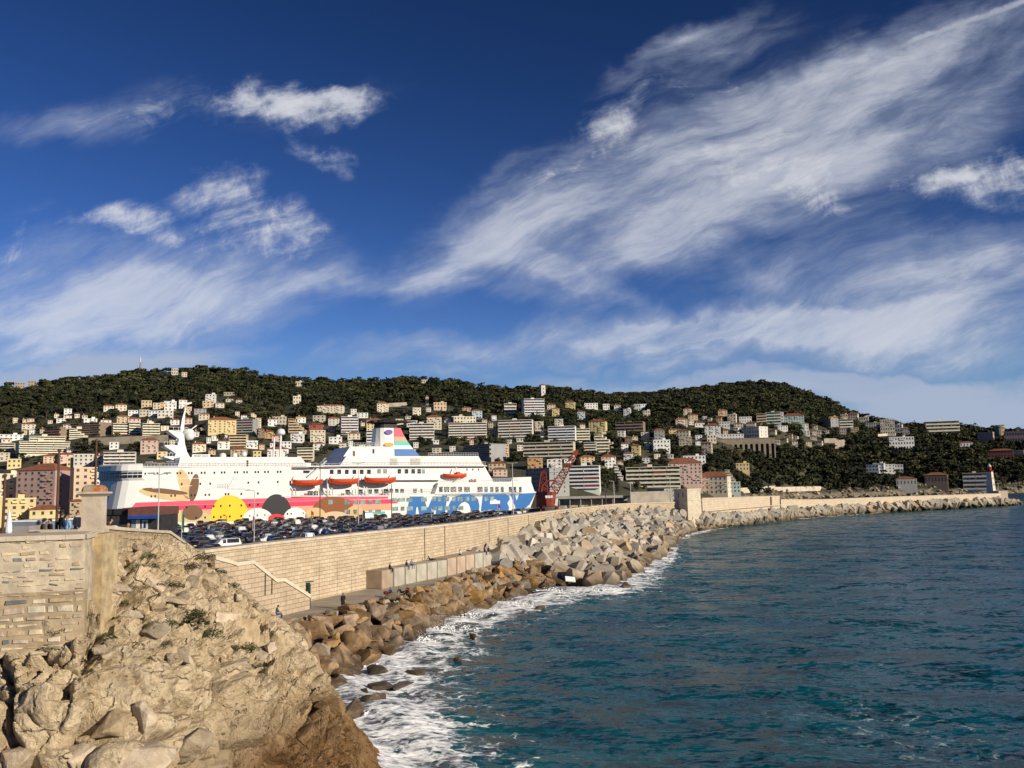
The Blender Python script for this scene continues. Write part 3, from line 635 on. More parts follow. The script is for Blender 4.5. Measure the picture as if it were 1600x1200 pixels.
def rubble():
    g = random.Random(21); n = 0
    E = EDGE; Sx = [atZ(x, y, -.6) for x, y in [(545, 1090), (560, 1062), (600, 1042), (645, 1012), (694, 978), (742, 961), (787, 948), (829, 937), (865, 924), (900, 922)]]
    core = []
    for i in range(40):
        t = i/39; a = lerp_path(E, t); b = lerp_path(Sx, t); core.append((a, b))
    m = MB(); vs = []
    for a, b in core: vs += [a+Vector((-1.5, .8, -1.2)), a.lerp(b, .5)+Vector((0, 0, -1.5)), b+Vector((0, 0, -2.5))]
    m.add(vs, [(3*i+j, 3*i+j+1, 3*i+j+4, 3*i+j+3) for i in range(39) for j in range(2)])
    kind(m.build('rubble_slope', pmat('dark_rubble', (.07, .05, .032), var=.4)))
    zones = ['below the stair foot', 'below the first seat blocks', 'below the middle seat blocks', 'where the grey armour blocks begin']
    NT = 40; rows = 5
    for k in range(rows):
        for j in range(NT):
            t = (j+.5*(k % 2)+g.uniform(-.28, .28))/NT; w = (k+.3+g.uniform(-.25, .25))/rows
            if k == 0 and g.random() < .12: continue
            a = lerp_path(E, t); b = lerp_path(Sx, t); p = a.lerp(b, w); s = g.uniform(1.15, 1.95)*(1.0 if k else .66)*(1.12 if w > .5 else 1)
            p.z = PZ+(-1.0-PZ)*w**1.15+s*.12; mi = g.choices((0, 1, 2), (5, 4, 1.6))[0]; vi = g.randrange(9)
            o = link('boulder', BM_[mi][vi]); o.location = p; o.rotation_euler = (g.uniform(-.5, .5), g.uniform(-.5, .5), g.uniform(0, 6.28)); o.scale = (s*g.uniform(.85, 1.3), s*g.uniform(.85, 1.1), s*g.uniform(.8, 1.1))
            sz = 'large' if s > 1.75 else ('small' if s < 1.3 else 'medium'); z = zones[min(3, int(t*4))]
            band = 'beside the promenade' if k == 0 else ('halfway down' if k < 3 else 'at the waterline')
            tag(o, f'{sz} {RKN[mi]} boulder {band} {z}', 'boulder', 'boulders below the promenade', proj(p)[0]); n += 1
    for _ in range(76):
        t = g.random(); w = g.uniform(.05, 1.0); p = lerp_path(E, t).lerp(lerp_path(Sx, t), w); s = g.uniform(.45, .85); p.z = PZ+(-1.0-PZ)*w**1.15+.75+s*.2; mi = g.choices((0, 1, 2), (4, 3, 4))[0]
        o = link('boulder', BM_[mi][g.randrange(9)]); o.location = p; o.scale = (s*g.uniform(.9, 1.4), s, s*g.uniform(.7, 1.0)); o.rotation_euler = (g.uniform(-.6, .6), g.uniform(-.6, .6), g.uniform(0, 6.28))
        tag(o, f'little {RKN[mi]} stone lodged between boulders {zones[min(3, int(t*4))]}', 'boulder', 'boulders below the promenade', proj(p)[0])
    # rocks standing out in the surf, and the ones wedged beside the cliff
    for (x, y, wpx, c, lab) in [(700, 937+55, 24, 0, 'dark wave-washed rock in the white surf below the boulders'), (738, 996, 20, 1, 'ochre rock standing in the surf'), (715, 1030, 18, 0, 'flat dark rock awash in the foam'), (843, 950, 20, 0, 'low rock awash off the boulder bank'),
        (650, 1052, 30, 1, 'pointed ochre rock standing alone in shallow water'), (632, 1070, 34, 2, 'flat tan rock low in the water'), (597, 1073, 42, 2, 'sloping greyish slab rock in shallow water'), (580, 1098, 50, 0, 'large brown pyramid rock at the cliff foot'), (616, 1111, 38, 1, 'long low ochre rock awash near the cliff'), (560, 1085, 44, 0, 'rounded brown rock behind the pyramid rock'),
        (548, 1115, 60, 0, 'big brown rock leaning against the cliff edge'), (505, 1035, 46, 0, 'brown rock wedged beside the cliff flank'), (470, 1000, 40, 2, 'greyish rock wedged between cliff and boulders'), (525, 1060, 44, 0, 'dark rock on the shore beside the cliff'), (490, 985, 38, 1, 'ochre rock at the end of the promenade'), (545, 1045, 40, 0, 'brown shore rock above the shallow water'),
        (455, 985, 34, 2, 'grey rock by the cliff flank below the man'), (515, 1010, 40, 1, 'golden brown rock among the boulders by the cliff'), (975, 918, 26, 0, 'brown rock in the surf off the armour blocks'), (590, 1050, 36, 2, 'grey shore rock at the head of the cove')]:
        p = atZ(x, y, .2 if y > 1040 or x > 690 else 1.6); s = wpx/FPX*p.y*.56; o = link('boulder', BM_[c][g.randrange(9)]); o.location = p; o.scale = (s*1.1, s, s*(.5 if 'flat' in lab or 'low' in lab or 'awash' in lab else .8)); o.rotation_euler = (0, 0, g.uniform(0, 6.28))
        tag(o, lab, 'boulder', None, x)
rubble()
cl_m = rock_mat('limestone_boulder', (.38, .29, .19), (.56, .455, .32), wet=False)
def cliff_boulders():
    g = random.Random(4)
    for (x, y, w, h, lab) in [(378, 985, 62, 58, 'angular grey limestone boulder perched high on the cliff'), (352, 963, 40, 40, 'smaller pale boulder beside the perched angular boulder'), (166, 1128, 66, 46, 'rounded limestone boulder at the bottom of the cliff'), (222, 1124, 46, 56, 'upright pale boulder next to the rounded boulder'),
        (205, 1185, 110, 56, 'broad flat boulder at the bottom of the cliff'), (292, 1160, 76, 46, 'squat boulder in the crevice of the cliff foot'), (130, 1182, 60, 40, 'dark cracked boulder at the cliff foot'), (25, 1190, 60, 50, 'boulder in the bottom left corner of the cliff foot'), (325, 1195, 60, 30, 'pale boulder fragment at the very foot of the cliff'), (300, 908, 34, 26, 'pale rock on the cliff shoulder near the wall'), (322, 905, 40, 30, 'flat grey slab rock high on the cliff shoulder'), (512, 1108, 54, 44, 'rust brown boulder on the seaward cliff edge')]:
        p, nr = on_cliff(x, y+h*.25)
        if p is None: continue
        sx_ = w/FPX*p.y*.55; sz_ = h/FPX*p.y*.55
        me = boulder_mesh(200+int(x), (1, 1, 1), 13, cl_m if 'rust' not in lab else rk_m[1], .09); o = link('boulder', me); o.location = p+Vector((0, sx_*.25, sz_*.25)); o.scale = (sx_, sx_, sz_); o.rotation_euler = (0, 0, g.uniform(-.5, .5)); tag(o, lab, 'boulder')
def loose_rocks():
    g = random.Random(14); ms = [boulder_mesh(400+i, (1, .9, .8), 12, cl_m, .10) for i in range(6)]; n = 0
    for _ in range(120):
        if n >= 64: break
        x = g.uniform(150, 430); y = g.uniform(850, 1040); p, nr = on_cliff(x, y)
        if p is None or p.y > 64: continue
        s = g.uniform(.22, .62); o = link('loose_rock', ms[g.randrange(6)]); o.location = p+nr*s*.2; o.scale = (s*g.uniform(.9, 1.5), s, s*g.uniform(.7, 1.1)); o.rotation_euler = (g.uniform(-.5, .5), g.uniform(-.5, .5), g.uniform(0, 6)); n += 1
        tag(o, ('sizeable' if s > .48 else 'small' if s < .34 else 'middling')+' pale limestone rock on the upper cliff '+('beside the buttress' if x < 215 else 'under the terrace wall' if x < 300 else 'towards the stairs'), 'rock', 'loose rocks on the upper cliff', x)
loose_rocks()
cliff_boulders()
# ------------------------------------------------------------------ shrubs on the cliff
leaf_m = [pmat('shrub_leaf_dark', (.024, .034, .012), var=.5, objvar=.25), pmat('shrub_leaf_green', (.045, .072, .014), var=.4, objvar=.2), pmat('shrub_leaf_dry', (.13, .085, .04), var=.4, objvar=.2)]
stem_m = pmat('shrub_stem', (.07, .045, .025))
def shrub_meshes(seed, m):
    g = random.Random(seed); a = MB(); b = MB()
    for _ in range(7):
        th = g.uniform(0, 6.28); q = Vector((math.cos(th)*.7, math.sin(th)*.7, g.uniform(.3, .8))); a.bar((0, 0, -.25), q, .03, 4, r2=.008)
    for _ in range(700):
        th = g.uniform(0, 6.28); r = math.sqrt(g.random()); z = g.random()*(1-r*r*.8)*.85
        c = Vector((math.cos(th)*r, math.sin(th)*r, z+.25*math.sin(th*3+seed)*r)); s = g.uniform(.05, .11); X = Matrix.Rotation(g.uniform(0, 6.28), 3, 'Z') @ Matrix.Rotation(g.uniform(-1.2, 1.2), 3, 'X')
        b.add([c+X @ Vector(v)*s for v in ((-1, 0, 0), (0, -.5, .1), (1, 0, 0), (0, .5, .1))], [(0, 1, 2, 3)])
    return a.mesh('stem', stem_m), b.mesh('foliage', m)
SHR = [[shrub_meshes(i*3+j, leaf_m[j]) for i in range(2)] for j in range(3)]
def shrubs():
    g = random.Random(9)
    for (x, y, w, j) in [(290, 972, 44, 0), (262, 973, 20, 1), (270, 913, 22, 0), (252, 914, 18, 0), (232, 870, 16, 1), (213, 886, 18, 1), (238, 886, 14, 0), (205, 921, 20, 1), (190, 905, 14, 2), (148, 905, 22, 2), (168, 912, 14, 1), (78, 1013, 24, 1), (106, 1010, 26, 0), (32, 996, 22, 2), (92, 985, 20, 2), (240, 976, 18, 1),
        (166, 994, 20, 1), (250, 948, 14, 1), (267, 940, 12, 1), (197, 941, 14, 1), (308, 960, 18, 1), (330, 990, 20, 1), (388, 1013, 20, 1), (370, 1012, 14, 0), (320, 873, 20, 0), (338, 893, 18, 0), (362, 915, 16, 0), (325, 900, 14, 2), (140, 1047, 14, 0), (405, 1040, 12, 0), (135, 960, 14, 2), (173, 876, 14, 1), (300, 885, 16, 2), (60, 1000, 12, 1), (258, 1006, 14, 0), (120, 990, 16, 2)]:
        p, nr = on_cliff(x, y)
        if p is None: continue
        s = w/FPX*p.y*.85; a, b = SHR[j][g.randrange(2)]
        wd = ('dark green', 'bright green', 'dry brown')[j]; sz = 'large' if w > 24 else ('small' if w < 17 else 'low')
        pl = 'under the stone wall' if (y > 985 and x < 130) else ('on the lower cliff' if y > 985 else ('on the cliff shoulder beside the wall' if x > 295 or y < 900 else 'in the upper cliff crevices'))
        t = thing('shrub', f'{sz} {wd} shrub growing {pl}', 'shrub', p+nr*(.12*s)-Vector((0, 0, .05)), g.uniform(0, 6.28), 'shrubs on the cliff', x); t.scale = (s, s, s*g.uniform(.6, .9)); link('stem', a, t); link('foliage', b, t)
shrubs()
# ------------------------------------------------------------------ concrete armour blocks
def block_mesh(kind_, seed):
    bm = bmesh.new()
    if kind_ == 'cube':                       # chamfered cube
        bmesh.ops.create_cube(bm, size=1.7); bmesh.ops.bevel(bm, geom=bm.edges[:], offset=.30, segments=1, affect='EDGES')
    elif kind_ == 'prism':                    # long octagonal prism
        vs = []
        for x in (-1.25, 1.25): vs.append([bm.verts.new((x, math.cos(R(22.5+45*i))*.8, math.sin(R(22.5+45*i))*.8)) for i in range(8)])
        for i in range(8): bm.faces.new((vs[0][i], vs[0][(i+1) % 8], vs[1][(i+1) % 8], vs[1][i]))
        bm.faces.new(vs[0]); bm.faces.new(vs[1])
    elif kind_ == 'groove':                   # cube with a deep groove down each side
        o = .95; a = .30; d = .24; pr = [(-o, -o), (-a, -o), (-a*.6, -o+d), (a*.6, -o+d), (a, -o), (o, -o), (o, -a), (o-d, -a*.6), (o-d, a*.6), (o, a), (o, o), (a, o), (a*.6, o-d), (-a*.6, o-d), (-a, o), (-o, o), (-o, a), (-o+d, a*.6), (-o+d, -a*.6), (-o, -a)]
        lo = [bm.verts.new((x*1.06, y*1.06, -.95)) for x, y in pr]; hi = [bm.verts.new((x*.9, y*.9, .95)) for x, y in pr]
        for i in range(20): bm.faces.new((lo[i], lo[(i+1) % 20], hi[(i+1) % 20], hi[i]))
        bm.faces.new(lo); bm.faces.new(hi)
    else:                                     # thick slab
        bmesh.ops.create_cube(bm, size=2); bmesh.ops.scale(bm, vec=(1.35, .85, .42), verts=bm.verts); bmesh.ops.bevel(bm, geom=bm.edges[:], offset=.12, segments=1, affect='EDGES')
    bmesh.ops.recalc_face_normals(bm, faces=bm.faces); bmesh.ops.bevel(bm, geom=[e for e in bm.edges], offset=.025, segments=1, affect='EDGES')
    me = bpy.data.meshes.new('armour_block'); bm.to_mesh(me); bm.free(); return me
def conc_mat(name, ca, cb):
    g = G(name).use(); tc = N('ShaderNodeTexCoord').outputs['Object']; geo = N('ShaderNodeNewGeometry').outputs['Position']; oi = N('ShaderNodeObjectInfo').outputs['Random']
    ov = N('ShaderNodeVectorMath', operation='ADD'); L(tc, ov.inputs[0]); L(comb(M('MULTIPLY', oi, 40), 0, 0), ov.inputs[1])
    c = mixc(sstep(noise_tex(ov.outputs[0], 1.1, 7, .66).outputs[0], .3, .7), ca, cb)
    h = N('ShaderNodeHueSaturation'); L(c, h.inputs['Color']); L(M('ADD', .78, M('MULTIPLY', oi, .42)), h.inputs['Value']); L(M('ADD', .75, M('MULTIPLY', M('FRACT', M('MULTIPLY', oi, 9.1)), .5)), h.inputs['Saturation'])
    sp = N('ShaderNodeSeparateXYZ'); L(geo, sp.inputs[0]); zz = M('ADD', sp.outputs[2], M('MULTIPLY', M('SUBTRACT', noise_tex(geo, .5, 5).outputs[0], .5), 3.0))
    br = M('SUBTRACT', 1.0, sstep(zz, 1.4, 4.2)); wl = M('SUBTRACT', 1.0, sstep(zz, .4, 2.0))
    c = mixc(M('MULTIPLY', br, .55), h.outputs[0], (.20, .125, .06)); c = mixc(M('MULTIPLY', wl, .75), c, (.035, .026, .016))
    L(c, g.b.inputs['Base Color']); g.b.inputs['Roughness'].default_value = .9; g.b.inputs['Specular IOR Level'].default_value = .2
    bn = N('ShaderNodeBump'); bn.inputs['Strength'].default_value = .7; bn.inputs['Distance'].default_value = .05
    L(noise_tex(ov.outputs[0], 4, 8, .7).outputs[0], bn.inputs['Height']); L(bn.outputs[0], g.b.inputs['Normal']); return g.m
cc_m = [conc_mat('weathered_concrete', (.36, .31, .24), (.54, .48, .385)), conc_mat('grey_concrete', (.30, .275, .235), (.45, .415, .35)), conc_mat('tan_concrete', (.38, .285, .185), (.50, .395, .275))]
BK = {}
for kk in ('cube', 'prism', 'groove', 'slab'):
    base = block_mesh(kk, 1)
    for i, m in enumerate(cc_m): me = base.copy(); me.name = 'armour_block'; me.materials.append(m); BK[kk, i] = me
def armour():
    g = random.Random(31)
    # wall-foot curve and waterline, matched along the length
    Fp = [(745, 866, 152), (775, 853, 168), (815, 835, 190), (860, 818, 222), (900, 807, 258), (960, 798, 308), (1010, 795, 318), (1055, 800, 319), (1098, 803, 322), (1150, 803, 346), (1220, 797, 388), (1290, 790, 424), (1360, 787, 446), (1430, 783, 468), (1500, 780, 490), (1562, 778, 514), (1590, 782, 535)]
    Sp = [(790, 885, PZ), (850, 900, 1), (945, 922, 0), (995, 893, 0), (1038, 870, 0), (1056, 845, 0), (1080, 835, 0), (1110, 829, 0), (1145, 823, 0), (1190, 817, 0), (1245, 811.5, 0), (1310, 806.5, 0), (1372, 802, 0), (1438, 797, 0), (1505, 793.5, 0), (1560, 791, 0), (1592, 788, 0)]
    Fw = [atD(*p) for p in Fp]; Sw = [atZ(x, y, z-.3) for x, y, z in Sp]
    m = MB(); vs = []
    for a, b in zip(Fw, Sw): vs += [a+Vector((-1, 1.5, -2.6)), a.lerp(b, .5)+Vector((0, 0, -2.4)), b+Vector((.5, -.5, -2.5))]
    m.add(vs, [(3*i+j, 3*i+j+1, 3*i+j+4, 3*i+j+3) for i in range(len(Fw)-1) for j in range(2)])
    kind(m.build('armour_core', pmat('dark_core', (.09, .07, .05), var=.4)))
    cnt = 0; names = {'cube': 'chamfered cube', 'prism': 'long octagonal', 'groove': 'grooved cube', 'slab': 'thick slab'}; tone = ['pale', 'grey', 'tan']
    items = []
    for i in range(len(Fw)-1):
        L_ = ((Fw[i]-Fw[i+1]).length+(Sw[i]-Sw[i+1]).length)/2; Wd = ((Fw[i]-Sw[i]).length+(Fw[i+1]-Sw[i+1]).length)/2; near = i < 8
        s0 = 2.15 if near else 2.15; na = max(1, round(L_/(s0*1.75))); nb = max(2, round(Wd/(s0*1.5)))
        for a in range(na):
            for b in range(nb):
                t = (a+.5+g.uniform(-.35, .35))/na; w = (b+.45+g.uniform(-.35, .35))/nb
                p = Fw[i].lerp(Fw[i+1], t).lerp(Sw[i].lerp(Sw[i+1], t), w); items.append((p, s0*g.uniform(.72, 1.2), w, near, i+t))
    items.sort(key=lambda q: -(q[1]/q[0].y)*(1.6 if q[2] > .25 else 1)); extra = []
    for p, s, w, near, u in items:
        k = g.choices(('cube', 'prism', 'groove', 'slab'), (4, 4, 1.5, 1.5) if near else (1.2, 1.2, 4, 4))[0]; ti = g.choices((0, 1, 2), (6, 4, 1) if w < .6 else (4, 4, 2.5))[0]
        sc = (s*g.uniform(.85, 1.15), s*g.uniform(.85, 1.1), s*g.uniform(.85, 1.1)); rot = (g.uniform(-.7, .7), g.uniform(-.9, .9), g.uniform(0, 6.28)) if near else (g.gauss(0, .35), R(38)+g.gauss(0, .3), g.gauss(-.4, .5))
        loc = p+Vector((0, 0, -s*(.30 if u < 7.5 else .78)*(1-w*.8)))
        if cnt >= 298: extra.append((BK[k, ti], ti, loc, rot, sc)); continue
        o = link('armour_block', BK[k, ti]); o.location = loc; o.scale = sc; o.rotation_euler = rot
        x = proj(p)[0]; zone = ('beside the seat blocks' if u < 2 else 'below the crane' if u < 5 else 'left of the watchtower' if u < 7.5 else 'right of the watchtower' if u < 10 else 'along the mole' if u < 13.2 else 'below the lighthouse')
        band = 'against the wall' if w < .34 else ('midway down' if w < .7 else 'at the water')
        tag(o, f'{tone[ti]} {names[k]} armour block {band} {zone}', 'concrete block', 'concrete armour blocks of the breakwater', x); cnt += 1
    from mathutils import Euler
    mb = MB()
    for me, ti, loc, rot, sc in extra:
        X = Matrix.LocRotScale(loc, Euler(rot), Vector(sc)); mb.add([X @ v.co for v in me.vertices], [tuple(q.vertices) for q in me.polygons], ti)
    if extra: kind(mb.build('small_armour_blocks', cc_m), 'stuff')
    print('armour', cnt, len(extra))
    o = link('white_panel', MB().bb(-.8, .8, -.08, .08, -.5, .5).mesh('white_panel', pmat('white_board', (.8, .79, .77), var=.05))); o.location = atZ(891, 905, 2.6); o.rotation_euler = (R(-50), R(8), R(10)); tag(o, 'stray white board lying among the armour blocks', 'board')
armour()
# ------------------------------------------------------------------ upper terrace on the left, stone walls, pedestal
def stone_wall(name, quad, seed, cols, parent, base_m, rows, smear=.0, minw=.35, maxw=1.0, grey=.12, thick=.6):
    """quad: (a0,a1,b1,b0) bottom-left, bottom-right, top-right, top-left world points; individual stones bulge from a mortar bed"""
    g = random.Random(seed); a0, a1, b1, b0 = [Vector(p) for p in quad]
    t = (a1-a0); t.z = 0; t.normalize(); n = Vector((t.y, -t.x, 0))
    if n.dot(CAM-a0) < 0: n = -n
    m = MB(); bk = [p-n*thick for p in (a0, a1, b1, b0)]
    m.add([a0, a1, b1, b0]+bk, [(0, 1, 2, 3), (7, 6, 5, 4), (0, 4, 5, 1), (1, 5, 6, 2), (2, 6, 7, 3), (3, 7, 4, 0)]); link('mortar_bed', m.mesh('mortar_bed', base_m), parent)
    sm = MB(); Hh = ((b0-a0).length+(b1-a1).length)/2; y = 0.0
    while y < Hh-.1:
        rh = g.uniform(.22, .42)*rows; rh = min(rh, Hh-y); x = -g.uniform(0, .4)
        Wd = (a1-a0).length
        while x < Wd:
            w = g.uniform(minw, maxw); x0, x1 = max(0, x), min(Wd, x+w)
            if x1-x0 > .15 and g.random() > smear:
                def P(u, v, o):
                    lo = a0.lerp(a1, u/Wd); hi = b0.lerp(b1, u/Wd); return lo.lerp(hi, v/Hh)+n*o
                gp = .025+.02*g.random(); jj = lambda: g.uniform(0, .07); cx = [(x0+gp+jj(), y+gp+jj()), (x1-gp-jj(), y+gp+jj()), (x1-gp-jj(), y+rh-gp-jj()), (x0+gp+jj(), y+rh-gp-jj())]
                mx, my = (x0+x1)/2, y+rh/2; r = g.random(); ci = len(cols)-1 if r < grey else g.randrange(len(cols)-1)
                ins = [(mx+(px-mx)*.88, my+(py-my)*.82) for px, py in cx]; o = g.uniform(.03, .075)
                sm.add([P(px, py, .0) for px, py in cx]+[P(px, py, o) for px, py in ins], [(4, 5, 6, 7)]+[(i, (i+1) % 4, 4+(i+1) % 4, 4+i) for i in range(4)], ci)
            x += w
        y += rh
    link('stones', sm.mesh('stones', cols), parent); return n
def stone(nm, c): return pmat(nm, c, rough=.9, var=.28, scale=2.2, bump=.03, bscale=5, detail=8)
ST = [stone('cream_stone', (.60, .49, .33)), stone('tan_stone', (.42, .32, .205)), stone('pale_stone', (.58, .50, .38)), stone('rosy_stone', (.46, .365, .28)), stone('slate_stone', (.17, .178, .175))]
mort = pmat('lime_mortar', (.52, .435, .315), rough=.95, var=.22, scale=1.4, bump=.05, bscale=3.5, detail=9)
mort2 = pmat('warm_mortar', (.36, .27, .17), rough=.95, var=.2, scale=1.4, bump=.04, bscale=4)
def left_wall():
    w = thing('rubble_wall', 'rubble stone wall with slate patches and pale coping at left edge', 'wall')
    A0, A1 = atD(-150, 985, 36.4), atD(131, 988, 38.3); B0, B1 = atD(-150, 851, 36.4), atD(133, 842, 38.3)
    A0.z = A1.z = 10.8
    mid0 = A0.copy(); mid0.z = 13.4; mid1 = A1.copy(); mid1.z = 13.4
    stone_wall('low', (A0, A1, mid1, mid0), 3, ST, w, pmat('tan_mortar', (.36, .28, .18), rough=.95, var=.25, scale=1.4, bump=.05, bscale=3.5), .95, smear=.06, minw=.28, maxw=1.05, grey=.17)
    stone_wall('up', (mid0, mid1, B1, B0), 8, ST[:4]+[ST[4]], w, mort, .78, smear=.30, minw=.2, maxw=.75, grey=.05)
    # return face to the buttress
    R1 = atD(144, 984, 40.6); R1.z = 10.8; T1 = R1.copy(); T1.z = B1.z
    rm = MB(); rm.add([A1, R1, T1, B1]+[p+Vector((-.8, .6, 0)) for p in (A1, R1, T1, B1)], [(0, 1, 2, 3), (4, 7, 6, 5), (0, 4, 5, 1), (1, 5, 6, 2), (2, 6, 7, 3), (3, 7, 4, 0)])
    rm.build('return_face', stone('pale_ashlar_face', (.52, .43, .30)), w)
    n = 9; cm = MB(); t = (B1-B0); L_ = t.length
    for i in range(n):
        p, q2 = B0.lerp(B1, i/n), B0.lerp(B1, (i+.985)/n); nn = Vector((t.y, -t.x, 0)).normalized()
        cm.loft([[p+nn*.12, p+nn*.12+Vector((0, 0, .2)), p-nn*1.9+Vector((0, 0, .26)), p-nn*1.9], [q2+nn*.12, q2+nn*.12+Vector((0, 0, .2)), q2-nn*1.9+Vector((0, 0, .26)), q2-nn*1.9]])
    e = T1-B1; cm.loft([[B1+Vector((.1, -.05, 0)), B1+Vector((.1, -.05, .19)), B1+Vector((-1.2, .6, .19)), B1+Vector((-1.2, .6, 0))], [T1+Vector((.12, 0, 0)), T1+Vector((.12, 0, .19)), T1+Vector((-1.2, .6, .19)), T1+Vector((-1.2, .6, 0))]])
    cm.build('coping', cope_m, w); return B0, B1, T1
WB0, WB1, WT1 = left_wall()
TZ = WB1.z-.25
def pedestal():
    D = 41.2; c = atD(146, 832, D); s = D/FPX; X = Matrix.Rotation(R(-12), 3, 'Z')
    t = thing('stone_pedestal', 'weathered stone gate pillar with a rust stained rounded cap', 'pillar', (c.x, c.y, 0), R(9))
    z = lambda y: atD(146, y, D).z
    pm = pmat('pillar_stone', (.50, .415, .32), rough=.9, var=.2, scale=1.2, bump=.03, bscale=5, detail=8)
    h = 14.3*s
    MB().bb(-h, h, -h, h, z(823), z(775)).build('shaft', pm, t)
    m = MB(); b = 18*s; m.bb(-b, b, -b, b, z(832), z(826.5)); m.loft([[Vector((x*k, y*k, zz)) for x, y in ((-1, -1), (1, -1), (1, 1), (-1, 1))] for k, zz in ((b, z(826.5)), (h, z(822)))]); m.build('plinth', pm, t)
    m = MB(); m.loft([[Vector((x*k, y*k, zz)) for x, y in ((-1, -1), (1, -1), (1, 1), (-1, 1))] for k, zz in ((h, z(776)), (18*s, z(773)), (20.5*s, z(771.5)), (20.5*s, z(769)), (16*s, z(768)))]); m.build('cornice', pm, t)
    g = G('rusty_cap').use(); tc = N('ShaderNodeTexCoord').outputs['Object']; sp = N('ShaderNodeSeparateXYZ'); L(tc, sp.inputs[0])
    nn = noise_tex(tc, 2.4, 5, .65).outputs[0]; st = M('MULTIPLY', sstep(M('ADD', sp.outputs[0], M('MULTIPLY', nn, .35)), .12, .30), sstep(noise_tex(tc, 5, 5).outputs[0], .3, .62))
    L(mixc(st, mixc(nn, (.27, .20, .12), (.42, .34, .22)), (.42, .11, .02)), g.b.inputs['Base Color']); g.b.inputs['Roughness'].default_value = .9
    m = MB(); m.loft([[Vector((x*k, y*k, zz)) for x, y in ((-1, -.8), (-.8, -1), (.8, -1), (1, -.8), (1, .8), (.8, 1), (-.8, 1), (-1, .8))] for k, zz in ((15.6*s, z(768)), (15.6*s, z(764.5)), (14.4*s, z(761.5)), (12*s, z(759)), (8*s, z(757.6)))]); m.build('cap', g.m, t, smooth=False)
    bt = MB(); p = atD(155, 840, 40.4); zt = z(832); bt.loft([[Vector((p.x-8.5*s, p.y-.15, zz)), Vector((p.x+8.5*s, p.y-.15, zz)), Vector((p.x+8.5*s, p.y+1.4, zz)), Vector((p.x-8.5*s, p.y+1.4, zz))] for zz in (10.5, zt-.02)])
    o = bt.build('wall_buttress', stone('ochre_stone', (.43, .33, .19))); tag(o, 'narrow ochre stone buttress under the rust capped pillar', 'buttress')
pedestal()
def right_wall():
    w = thing('terrace_wall', 'cream rubble wall with sloping coping behind the cliff top', 'wall')
    P = [(158, 826, 42.5), (192, 829, 46), (264, 833.5, 60), (308, 864, 74)]
    T = [atD(*p) for p in P]; low = [Vector((p.x, p.y, min(p.z-1.5, 12.5 if i < 2 else (11 if i == 2 else 8)))) for i, p in enumerate(T)]
    cols = [stone('honey_stone', (.44, .335, .20)), stone('sand_stone', (.40, .31, .20)), stone('butter_stone', (.50, .40, .25)), ST[1]]
    for i in range(3): stone_wall('s', (low[i], low[i+1], T[i+1], T[i]), 40+i, cols, w, mort2, 1.0, smear=.12, minw=.3, maxw=.7, grey=.2)
    coping_along([p for p in T[:3]], w, over=.1, h=.16, thick=.7); coping_along(T[2:], w, over=.1, h=.18, thick=.7, m=MATS.get('white_coping'))
right_wall()
ter_m = pmat('terrace_paving', (.34, .29, .23), rough=.9, var=.15, scale=.4)
def terrace():
    # paved upper level behind the walls, stepping down towards the car park
    A = [WB0+Vector((0, .3, 0)), WB1+Vector((-.3, .8, 0)), WT1+Vector((0, .5, 0)), atD(162, 830, 43.2), atD(192, 833, 46.8), atD(262, 838, 60.5)]
    pts = [Vector((p.x, p.y, TZ-.35)) for p in A]+[Vector((atD(268, 838, 118).x, 118, 11.9)), Vector((-118, 130, 11.9)), Vector((-70, 36, TZ-.35))]
    n = len(pts); m = MB(); m.add(pts+[Vector((p.x, p.y, 2)) for p in pts], [tuple(range(n))]+[(i, (i+1) % n, n+(i+1) % n, n+i) for i in range(n)])
    kind(m.build('upper_terrace', ter_m))
    p0, p1 = atD(46, 828, 45), atD(130, 827.5, 45); o = MB().loft([[p0, p0+Vector((0, .5, 0)), p0+Vector((0, .5, -1.2)), p0+Vector((0, 0, -1.2))], [p1, p1+Vector((0, .5, 0)), p1+Vector((0, .5, -1.2)), p1+Vector((0, 0, -1.2))]]).build('parapet', cope_m); tag(o, 'low pale parapet the group of people lean on', 'parapet')
    a = atD(20, 836, 45.5); b = atD(45, 836, 45.5); zt = atD(30, 822, 45.5).z
    o = MB().bb(a.x, b.x, a.y, a.y+1.6, TZ-1, zt).build('shaded_wall_end', pmat('wall_end_shade_grey', (.30, .28, .26))); tag(o, 'low shaded wall end standing beside the parapet', 'stone block')  # shaded end of a low wall, the shade put into its grey
terrace()
